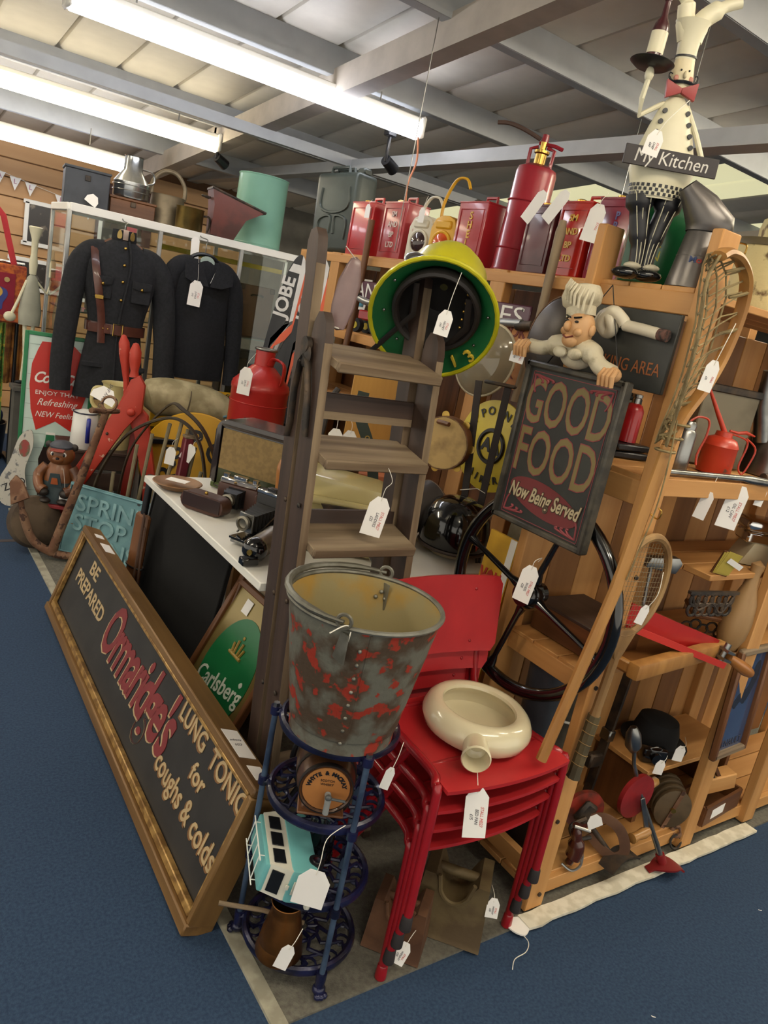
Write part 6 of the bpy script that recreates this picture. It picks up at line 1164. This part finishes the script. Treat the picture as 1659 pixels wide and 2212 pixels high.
ob('stand_collar', G().lathe([(.062, .89), (.068, .90), (.064, .955), (.058, .955), (.056, .9)], 24, M=T(s=(1, .85, 1)), a0=-PI*.42, a1=PI*1.42), nav, t)
ob('front_edge', G().tube(spline([(.02, -.062, .90), (.035, -.1, .78), (.02, -.108, .62), (.005, -.10, .5), (.0, -.09, .3), (.01, -.09, .02)], 5), .006, 6), nav, t)
for s in (-1, 1):
    pk_ = ob('breast_pocket', G().box((s*.105, -.098, .63), (.105, .012, .11), bev=.004), nav, t); ob('pocket_flap', G().prism([(-.055, .02), (.055, .02), (.05, -.018), (0, -.03), (-.05, -.018)], .012, M=T(s*.105, -.112, .675), bev=.003), nav, pk_); ob('button', G().ball((s*.105, -.116, .655), .009, 10), BRASS, pk_)
    ob('skirt_pocket', G().box((s*.115, -.075, .2), (.12, .014, .03), bev=.005), nav, t); ob('shoulder_strap', G().box((s*.13, -.0, .855), (.12, .045, .008), M=T(ry=0), bev=.002), nav, t); ob('pip', G().ball((s*.16, -.012, .862), .006, 8), BRASS, t)
    ob('collar_badge', G().prism(spl2([(0, .03), (.012, .01), (.01, -.015), (-.01, -.015), (-.012, .01)]), .004, M=T(s*.035, -.06, .925, rz=s*25)), mat('badge_gold', '9a8248', .4, .5), t)
for z in (.86, .77, .68, .58): ob('button', G().ball((.0, -.105 if z < .8 else -.085, z), .009, 10), BRASS, t)
lb_ = mat('sam_browne', '5b3328', .35, coat=.3, col2='4a281f', scale=8)
bt_ = ob('waist_belt', G().loft([[(c[0]*1.06, c[1]*1.12, c[2]) for c in esec(0, 0, z, .158, .092)] for z in (.385, .44)], cap=False), lb_, t); ob('buckle', G().tube([(-.025, -.106, .38), (.025, -.106, .38), (.025, -.106, .445), (-.025, -.106, .445)], .004, 6, True), BRASS, bt_); ob('belt_tongue', G().box((-.1, -.102, .41), (.12, .006, .05), bev=.002), lb_, bt_)
for x in (-.08, -.055): ob('stud', G().ball((x, -.106, .412), .005, 8), BRASS, bt_)
ob('cross_strap', G().tube(spline([(-.155, -.03, .85), (-.15, -.095, .76), (-.125, -.118, .62), (-.10, -.108, .5), (-.09, -.105, .42), (-.085, -.105, .33)], 5), .021, 6, flat=(1, .18)), lb_, t); ob('strap_buckle', G().box((-.118, -.121, .58), (.045, .006, .022), bev=.002), BRASS, t)
hg = ob('hanger', G().tube(spline([(-.15, 0, .84), (-.05, 0, .90), (.05, 0, .90), (.15, 0, .84)], 5), .01, 8), BRW['x'], t); ob('hanger_hook', G().tube(spline([(0, 0, .90), (0, .0, .98), (.02, .05, 1.0), (.01, .13, 1.01), (0, .155, 1.03)], 5), .003, 6), STEEL, t); ob('hanger_neck', G().prism(spl2([(-.04, .91), (.04, .91), (.03, .955), (-.03, .955)]), .02, M=T(y=-.02)), mat('hanger_pink', 'c9b0a0', .6), t)
t = jacket('sailor_jersey', 'navy blue sailor jersey with square collar on hanger', (1.735, 4.62, .87), 2, [(.0, .02, .185, .07, .008, 0), (.15, .02, .185, .08, .006, .5), (.35, .01, .18, .085, .004, 1), (.5, 0, .185, .085, .003, 1.4), (.60, 0, .19, .075, .002, 2), (.67, 0, .16, .06, 0, 0), (.71, 0, .09, .05, 0, 0)], nav2,
    [([(-.08, 0, .66), (-.15, 0, .645), (-.20, -.01, .56), (-.225, -.02, .35), (-.20, -.04, .12), (-.15, -.06, -.06)], (.066, .045)), ([(.08, 0, .66), (.15, 0, .645), (.21, -.01, .56), (.245, -.01, .35), (.262, -.01, .12), (.262, -.02, -.02)], (.066, .045))])
for s in (-1, 1):
    ob('collar_flap', G().prism([(s*.005, -.13), (s*.05, .0), (s*.15, -.02), (s*.15, -.10), (s*.08, -.13)], .008, M=T(0, -.092, .69, rx=-14)), nav2, t)
    for k in range(3): ob('tape_stripe', G().tube([(s*.015+s*k*.008, -.095, .585), (s*.045+s*k*.008, -.085, .66)], .0016, 4), cw, t)
ob('neck_label', G().box((-.02, -.02, .655), (.05, .003, .03)), mat('label_cream', 'b9ad8f', .7), t); ob('hanger', G().tube(spline([(-.13, 0, .67), (-.05, 0, .735), (.05, 0, .735), (.13, 0, .67)], 5), .012, 8), BLACK, t); ob('hanger_hook', G().tube(spline([(0, 0, .73), (0, .0, .8), (.02, .04, .83), (.01, .11, .84), (0, .14, .86)], 5), .003, 6), STEEL, t)
ob('lining', G().prism(ell(.045, .035, 20, cz=.70), .01, M=T(y=-.05)), mat('pale_lining', '9fb0a8', .7), t)
# ---- behind the cabinet: figure, bag, cloths, wall
t = thing('chef_statuette', 'cream metal figure with tall hat seen from behind', 'figurine', (.885, 5.12, 1.0-.36), (0, 0, 10)); 
ob('coat', G().lathe([(0, .36), (.062, .36), (.068, .44), (.05, .56), (.03, .64), (.012, .66), (0, .66)], 18, M=T(s=(1, .5, 1))), mat('figure_grey', 'a9a898', .5), t); ob('hat', G().lathe([(.02, .66), (.026, .72), (.018, .78), (.02, .86), (.042, .93), (.03, .935), (0, .9)], 16, M=T(s=(1, .6, 1))), wm, t)
for s in (-1, 1): ob('leg', G().tube([(s*.025, 0, .36), (s*.012, 0, .18), (s*.02, 0, .02)], .012, 8), wm, t); ob('shoe', G().ball((s*.03, -.01, .012), (.035, .02, .012), 10), BLACK, t)
ob('arm', G().tube([(-.03, 0, .62), (-.075, -.01, .50), (-.11, -.02, .42)], .009, 8), wm, t); ob('hand', G().ball((-.12, -.02, .40), (.035, .02, .03), 10), wm, t); ob('arm', G().tube([(.03, 0, .62), (.09, 0, .56), (.115, 0, .64)], .008, 8), wm, t); ob('tray_bottle', G().lathe([(0, .66), (.02, .66), (.02, .74), (.009, .78), (.008, .82), (0, .82)], 12, M=T(.115, 0, 0)), wm, t)
t = thing('figure_plinth', 'slim grey plinth under the cream metal figure', 'plinth', (.885, 5.12, 0)); ob('column', G().box((0, 0, .3), (.12, .1, .6)), mat('plinth_grey', '5a5650', .7), t); ob('slab', G().box((0, 0, .615), (.15, .14, .03), bev=.004), mat('plinth_grey', '5a5650', .7), t)
t = thing('garment_rail', 'chrome garment rail holding coloured cloths', 'rail', (.62, 5.62, 0), (0, 0, 0)); ob('top_bar', G().cyl((-.45, 0, 1.33), (.3, 0, 1.33), .012, n=12), CHROME, t)
for x in (-.43, .28): ob('upright', G().cyl((x, 0, .0), (x, 0, 1.33), .012, n=12), BLACK, t); ob('foot', G().box((x, 0, .015), (.03, .4, .03), bev=.004), BLACK, t)
def cloth(nm, x, z0, z1, w_, m, label, y=5.6):
    o = one(nm, G().sheet(lambda u, v: ((u-.5)*w_*(1-.1*v), .02*math.sin(u*16)+.012*math.sin(u*7+2), z0+(z1-z0)*v), 22, 6, t=.006), m, label, 'cloth', (x, y, 0)); return o
cloth('skirt', .68, .95, 1.31, .26, mat('patchwork', '36607a', .9, col2='6b7a3a', col3='3a3f78', scale=7, lo=.45, hi=.5), 'patchwork skirt of blue and green stripes hanging on rail')
cloth('green_scarf', .66, .25, .98, .13, mat('green_check', '4f8f4a', .9, col2='33702f', scale=30, lo=.48, hi=.52), 'green checked scarf hanging below the elephant bag', 5.54)
cloth('floral_scarf', .78, .3, .95, .1, mat('green_floral', '7fa04c', .9, col2='4a7a3a', col3='c9b84a', scale=14), 'green and yellow floral scarf beside checked scarf', 5.56)
cloth('brown_dress', .88, .55, 1.05, .15, mat('brown_floral', '7a4a2c', .9, col2='b8823f', scale=12), 'brown and gold floral cloth behind metal figure', 5.64)
t = thing('elephant_bag', 'red embroidered shoulder bag with elephant design on rail', 'bag', (.745, 5.46, .985), (0, 0, 4)); eb = mat('bag_orange', 'b8622e', .9, col2='8a3a2c', scale=40, lo=.4, hi=.6)
ob('panel', G().box((0, 0, .16), (.33, .03, .36), bev=.008), eb, t); ob('centre', G().box((-.02, -.016, .155), (.24, .006, .26)), mat('bag_crimson', '8c1f35', .9), t); ob('strap', G().tube([(.09, 0, .34), (.02, .04, .62), (-.1, .08, .75)], .018, 6, flat=(1, .3)), mat('strap_red', 'a82c36', .9), t)
el = ob('elephant', G().prism(spl2([(-.09, .06), (-.06, .06), (-.05, .1), (.0, .1), (.01, .06), (.04, .06), (.045, .1), (.07, .15), (.05, .19), (-.04, .2), (-.08, .18), (-.12, .14), (-.11, .09)], 4), .004, M=T(-.01, -.022, 0)), mat('elephant_blue', '3a4488', .8), t); ob('saddle', G().prism(ell(.05, .04, 18, cx=-.02, cz=.165), .003, M=T(y=-.024)), mat('saddle_gold', 'c9a04a', .7), el)
for x in (-.07, .05): ob('mirror_disc', G().cyl((x, -.02, .245), (x, -.024, .245), .016, n=16), mat('disc_gold', 'c9b07a', .4, .5), t)
t = thing('knitted_hat', 'purple striped bobble hat on white stand', 'hat', (.66, 5.66, 1.33), (0, 0, 0)); kn = mat('knit_purple', '7a5a74', .95, col2='b8a8b4', scale=12, lo=.48, hi=.55, stretch=(.2, .2, 3)); ob('crown', G().lathe([(.09, .14), (.095, .16), (.09, .22), (.06, .26), (0, .275)], 22), kn, t); ob('bobble', G().ball((0, 0, .285), .025, 12), kn, t); ob('pole', G().cyl((0, 0, .01), (0, 0, .2), .011, n=10), WHITE, t)
t = thing('foam_sword', 'bright green curved plastic stick near the carpet edge', 'stick', (.60, 5.3, .012), (0, 0, -20)); ob('shaft', G().tube(spline([(-.2, 0, .62), (-.1, 0, .4), (.05, 0, .2), (.16, 0, .02)], 5), .022, 10), mat('neon_green', '6fc32c', .5), t); ob('grip', G().tube([(-.2, 0, .62), (-.24, 0, .72)], .026, 10), mat('neon_dark', '3f7a1c', .5), t)
t = thing('toy_basket', 'dark basket of small coloured soft toys on floor', 'basket', (.74, 5.75, 0), (0, 0, 0)); ob('tub', G().lathe([(0, 0), (.14, 0), (.16, .26), (.15, .26), (.13, .02), (0, .02)], 20), BLACK, t)
for k, c in enumerate(('2f3f6a', 'b8b0a0', '7a2f3a', '4a6a4c')): one('soft_toy', G().ball((0, 0, 0), (.06, .05, .06), 12).ball((.0, 0, .07), (.04, .04, .04), 12).ball((-.025, 0, .11), .014, 8).ball((.025, 0, .11), .014, 8), mat('toy_'+c, c, .9), ('navy', 'pale grey', 'maroon', 'green')[k]+' soft toy sitting in the dark basket', 'toy', (.74+.075*math.cos(k*1.6), 5.75+.075*math.sin(k*1.6), .30))
def picture(x, z, w_, h_, label, c1, c2, y=7.52):
    t = thing('wall_picture', label, 'picture', (x, y, z)); ob('print', G().box((0, -.006, 0), (w_, .006, h_)), mat('print_'+c1, c1, .4, col2=c2, scale=9, lo=.55, hi=.65), t)
    for c, s in (((0, -.01, h_/2), (w_+.06, .02, .035)), ((0, -.01, -h_/2), (w_+.06, .02, .035)), ((-w_/2, -.01, 0), (.035, .02, h_)), ((w_/2, -.01, 0), (.035, .02, h_))): ob('frame_bar', G().box(c, s, bev=.003), wf, t)
    ob('price_sticker', G().box((w_*.42, -.022, h_*.22), (.09, .002, .12)), mat('sticker_pink', 'd86a74', .7), t)
picture(1.365, 1.63, .30, .34, 'white framed dark figure picture with pink price card', '2c2724', '8a7d6a'); picture(1.33, 1.20, .42, .24, 'white framed landscape format dark picture below figure picture', '2a2420', '8f8a80'); picture(1.68, 1.22, .22, .32, 'white framed picture partly behind metal figure', '2e2a28', '7a746a'); picture(1.97, 1.7, .3, .3, 'white framed picture seen beyond the slate box', '4a4540', '9a948a')
t = thing('bunting', 'white pennant bunting with pink letters on plank wall', 'bunting', (1.0, 7.5, 1.97)); pin = mat('letter_pink', 'b06a8a', .7)
for k, ch in enumerate('BALL 125'):
    if ch == ' ': continue
    x = -.13+k*.12; z = .035-.02*k+.003*k*k*.0; pn = ob('pennant', G().prism([(-.045, 0), (.045, 0), (0, -.105)], .002, M=T(x, 0, z)), PAPER, t); text('lettering', ch, pin, pn, T(x, -.001, z-.035) @ FRONT, .055, .0006)
ob('line', G().tube([(-.3, .001, .07), (.3, .001, -.04), (.9, .001, -.14)], .002, 5), STRING, t)
one('framed_board', G().box((0, 0, 0), (.04, .03, .5), bev=.004).box((.25, 0, .23), (.5, .03, .04), bev=.004).box((.25, .005, 0), (.46, .01, .44)), mat('maroon_board', '4a2a24', .5), 'dark maroon framed notice board on plank wall', 'board', (1.80, 7.52, 1.85))
for x, y, z, lb in ((2.42, 3.9, 2.30, 'black clamp spotlight under the roof beside bright lamp'), (1.98, 5.3, 2.26, 'black clamp spotlight on rafter near warm lamp')):
    q = thing('spotlight', lb, 'spotlight', (x, y, z)); ob('can', G().lathe([(0, 0), (.03, 0), (.035, .09), (.03, .09), (0, .06)], 16, M=T(rz=20) @ T(ry=110)), BLACK, q); ob('bracket', G().box((0, 0, .06), (.015, .02, .14), bev=.003), BLACK, q); ob('clamp', G().box((0, 0, .15), (.06, .05, .06), bev=.006), BLACK, q)
for x, y, dz in ((1.9, 2.86, .9), (2.5, 2.03, .6), (3.2, 2.86, .55)):
    one('roof_cable', G().cyl((0, 0, -dz), (0, 0, 0), .0022, n=6), STEEL, {1.9: 'long thin roof cable left of the extinguisher', 2.5: 'thin roof cable close behind the chef figure', 3.2: 'thin roof cable beyond the crimson can'}[x], 'cable', (x, y, cz(y)-.14))
one('orange_cable', G().tube(spline([(0, 0, 0), (.02, 0, -.12), (-.01, 0, -.25), (.015, 0, -.40)], 5), .006, 6), mat('cable_orange', 'c9805a', .6), 'frayed orange cable hanging from lamp end', 'cable', (2.47, 3.70, 2.42))

# ================================================================== price tags
def tg(x, y, z, rz, label, w=.04, h=.075, st=((0, 0, .03), (.003, .01, .05)), lines=('STALL 27', 'VINTAGE', '£12'), rx=0, ry=0, **k):
    return tag((x, y, z), (rx, ry, rz), label, w, h, st, lines, **k)
tg(1.118, 1.525, 1.04, -25, 'large white price tag tied to the ladder tread', .055, .10, ((.0, 0, .03), (.01, .0, .055), (-.015, .02, .09)), ('STALL MB27', 'LADDERS', '£25'), ry=8)
tg(1.165, 1.48, 1.525, -38, 'rounded cream price tag hanging inside the fire helmet', .036, .055, ((0, .0, .04), (.004, .03, .1)), ('STALL', 'HELMET', '£45'), ry=6)
tg(.80, 1.055, .375, -36, 'large blank white tag tied to the whisky barrel tap', .068, .085, ((.0, 0, .03), (.0, .02, .07), (.03, .045, .095)), None, ry=6)
tg(.955, 1.075, .575, -36, 'narrow white tag hanging from plant stand rim', .02, .05, ((.004, .01, .03), (.006, .03, .055)), None, ry=10)
tg(1.135, .985, .545, -30, 'long white tag hanging from bed pan spout', .052, .11, ((.0, .01, .012), (.005, .05, .03)), ('STALL MB27', 'BED PAN', '£15'), rx=-8, ry=-6)
tg(.785, 1.075, .17, -36, 'thin white tag beside the copper measure', .03, .06, ((.004, .0, .02), (.01, .02, .04)), None, ry=14)
tg(1.325, 1.01, .165, -35, 'small cream tag tied to the large iron weight', .032, .045, ((0, .01, .01), (.0, .05, .012)), ('STALL', 'WEIGHT', '£30'), rx=-12)
tg(1.08, 1.03, .105, -35, 'small cream tag tied to the smaller iron weight', .036, .05, ((.005, .01, .015), (.03, .06, .02)), ('STALL', 'WEIGHT', '£20'), rx=-14, ry=20)
tg(1.43, 1.255, .95, -62, 'white price tag tied to the steering wheel hub', .045, .095, ((0, .0, .02), (.01, .02, .03), (.0, .04, .01)), ('STALL MB27', 'WHEEL', '£28'), ry=6)
tg(1.475, .955, 1.53, -30, 'cream tag hanging on the lacrosse stick netting', .03, .06, ((.005, .0, .04), (.02, .02, .09)), ('STALL', '', '£35'), ry=6)
tg(1.56, .995, .95, -30, 'white tag tied to the tennis racket strings', .022, .045, ((.01, .0, .04), (.012, .03, .09)), None, ry=12)
tg(1.40, 1.455, 1.475, -70, 'square pale tag on the left hand of carved chef', .04, .035, ((-.004, .0, .015), (.01, -.0, .03)), ('STALL', '', '£40'), ry=4)
tg(1.386, 1.185, 1.968, -34, 'cream tag hanging over the kitchen nameplate', .035, .045, ((.01, .0, .03), (.045, .03, .09)), ('STALL', 'CHEF', '£60'), ry=8)
tg(1.955, 1.08, 1.235, -30, 'large white price tag hanging below oil can shelf', .06, .115, ((0, .01, .01), (0, .025, .025)), ('STALL MB27', 'OIL CAN', '£12'), ry=6)
tg(1.815, 1.08, 1.215, -60, 'narrow white tag turned edgewise below the steel bar tool', .03, .07, ((0, .01, .02), (0, .025, .045)), None, ry=8)
tg(2.08, 1.085, 1.235, -30, 'small white tag hanging below the dark iron pipe', .025, .05, ((0, .01, .01), (0, .03, .025)), None, ry=6)
tg(2.09, 2.235, 2.03, -80, 'white tag leaning out from maroon fuel can', .05, .12, None, None, ry=32)
tg(2.09, 2.12, 2.03, -80, 'white tag leaning out from scarlet fuel can', .05, .12, None, None, ry=34)
tg(2.09, 1.95, 1.985, -72, 'broad white tag hanging on crimson fuel can', .06, .12, ((0, 0, .02), (0, .03, .05)), ('STALL', '', ''), ry=8)
tg(2.12, 3.50, 1.99, -78, 'cream tag on the plain dark red fuel can', .035, .06, ((0, .01, .02), (0, .02, .03)), None)
tg(2.115, 3.02, 1.975, -78, 'cream tag hanging from white road lamp handle', .035, .06, ((0, .01, .03), (0, .02, .06)), None)
tg(1.60, 3.50, 1.10, -40, 'white price tag hanging on the red drum handle', .065, .13, ((0, .0, .03), (.02, .04, .08)), ('STALL', 'DRUM', '£45'), ry=2)
tg(1.66, 4.49, 1.45, -15, 'white price tag on the front of sailor jersey', .075, .14, ((0, 0, .03), (-.01, .05, .13)), ('STALL', 'JUMPER', '£40'), ry=3)
tg(1.70, 4.72, 1.70, -10, 'plain white tag on sailor jersey hanger hook', .05, .15, None, None, ry=-3)
tg(.985, 4.60, 1.42, -20, 'narrow white tag on the officer jacket shoulder', .03, .17, ((.02, 0, .02), (.08, .0, .03)), None, ry=5)
tg(.96, 4.60, .855, -10, 'white tag hanging by thread on the cola sign', .055, .08, ((0, 0, .06), (.0, .02, .11)), None)
tg(1.09, 4.02, .84, -40, 'wide white tag on iron bracket above enamel jug', .13, .07, None, ('', 'SHIP ANCHOR', ''), ry=18, rx=-20)
tg(1.31, 3.60, .65, -38, 'white tag tied low on the hay rack arch', .05, .085, ((0, .0, .03), (.01, .03, .05)), None, ry=4)
tg(1.40, 3.565, .675, -38, 'white tag tied high on the hay rack arch', .06, .085, ((0, .0, .03), (.01, .03, .05)), None, ry=24)
tg(1.13, 4.84, 1.80, -10, 'small pale tag on the slate grey box', .07, .05, None, None, ry=30)
tg(1.365, 2.2, 1.08, -30, 'blank white tag left of the dark leather stick', .05, .11, ((0, 0, .03), (0, .05, .05)), None)
tg(1.45, 2.24, 1.07, -40, 'blank white tag between leather stick and eyelet strap', .05, .11, ((0, 0, .03), (-.03, .05, .06)), None)
tg(.895, 3.90, .31, -25, 'small pale tag hanging beside the carved bear', .045, .06, ((0, 0, .04), (-.02, .03, .12)), None)
tg(1.74, 1.075, .255, -20, 'white card tag on the tennis racket grip', .045, .04, None, None, ry=-25)
tg(2.10, 1.13, .325, -30, 'rounded pale tag on the black bakelite camera', .032, .045, ((.01, 0, .012), (.03, .03, .01)), None, ry=4)
tg(2.19, 1.13, .36, -30, 'rounded pale tag on the black bowler hat', .034, .05, ((.01, 0, .012), (.05, .08, .0)), None, ry=4)

t = thing('frayed_cloth', 'frayed scrap of white cloth and thread at the post foot', 'cloth', (1.475, 1.03, .008), (0, 0, -20))
ob('scrap', G().prism(spl2([(-.03, .02), (.02, .03), (.035, 0), (.01, -.03), (-.02, -.015)]), .004, M=T(z=.006, rx=-90)), PAPER, t)
ob('thread', G().tube(spline([(0, -.02, .004), (.01, -.05, .003), (-.01, -.08, .003), (-.05, -.10, .003), (-.07, -.13, .003)], 5), .0012, 5), STRING, t)
rl = random.Random(8)
for k in range(14):
    one('lint_speck', G().tube([(0, 0, .001), (.006, .003, .002), (.01, .001, .001)], .0011, 5), PAPER, 'tiny pale speck of lint on the blue carpet', 'lint', (rl.uniform(.1, 2.4), rl.uniform(.55, .95) if k % 2 else rl.uniform(.6, .9), 0), (0, 0, rl.uniform(0, 180)), 'lint specks on the blue carpet')


# ================================================================== groups of repeats
GROUPS = {'school_chair': 'stack of red school chairs', 'price_tag': 'price tags hung on the goods', 'fuel_can': 'fuel cans on the top shelf', 'road_lamp': 'road lamps on the top shelf',
          'wall_picture': 'pictures on the plank wall', 'fluorescent_lamp': 'fluorescent lamps under the roof', 'iron_weight': 'iron weights under the chairs', 'water_ski': 'pair of water skis',
          'soft_toy': 'soft toys in the basket', 'black_case': 'flat black cases on the oil can shelf', 'roof_cable': 'thin roof cables', 'spotlight': 'clamp spotlights', 'shelving_unit': 'pine shelving units'}
for o in list(COL.objects):
    k = o.name.split('.')[0]
    if o.parent is None and k in GROUPS: o['group'] = GROUPS[k]
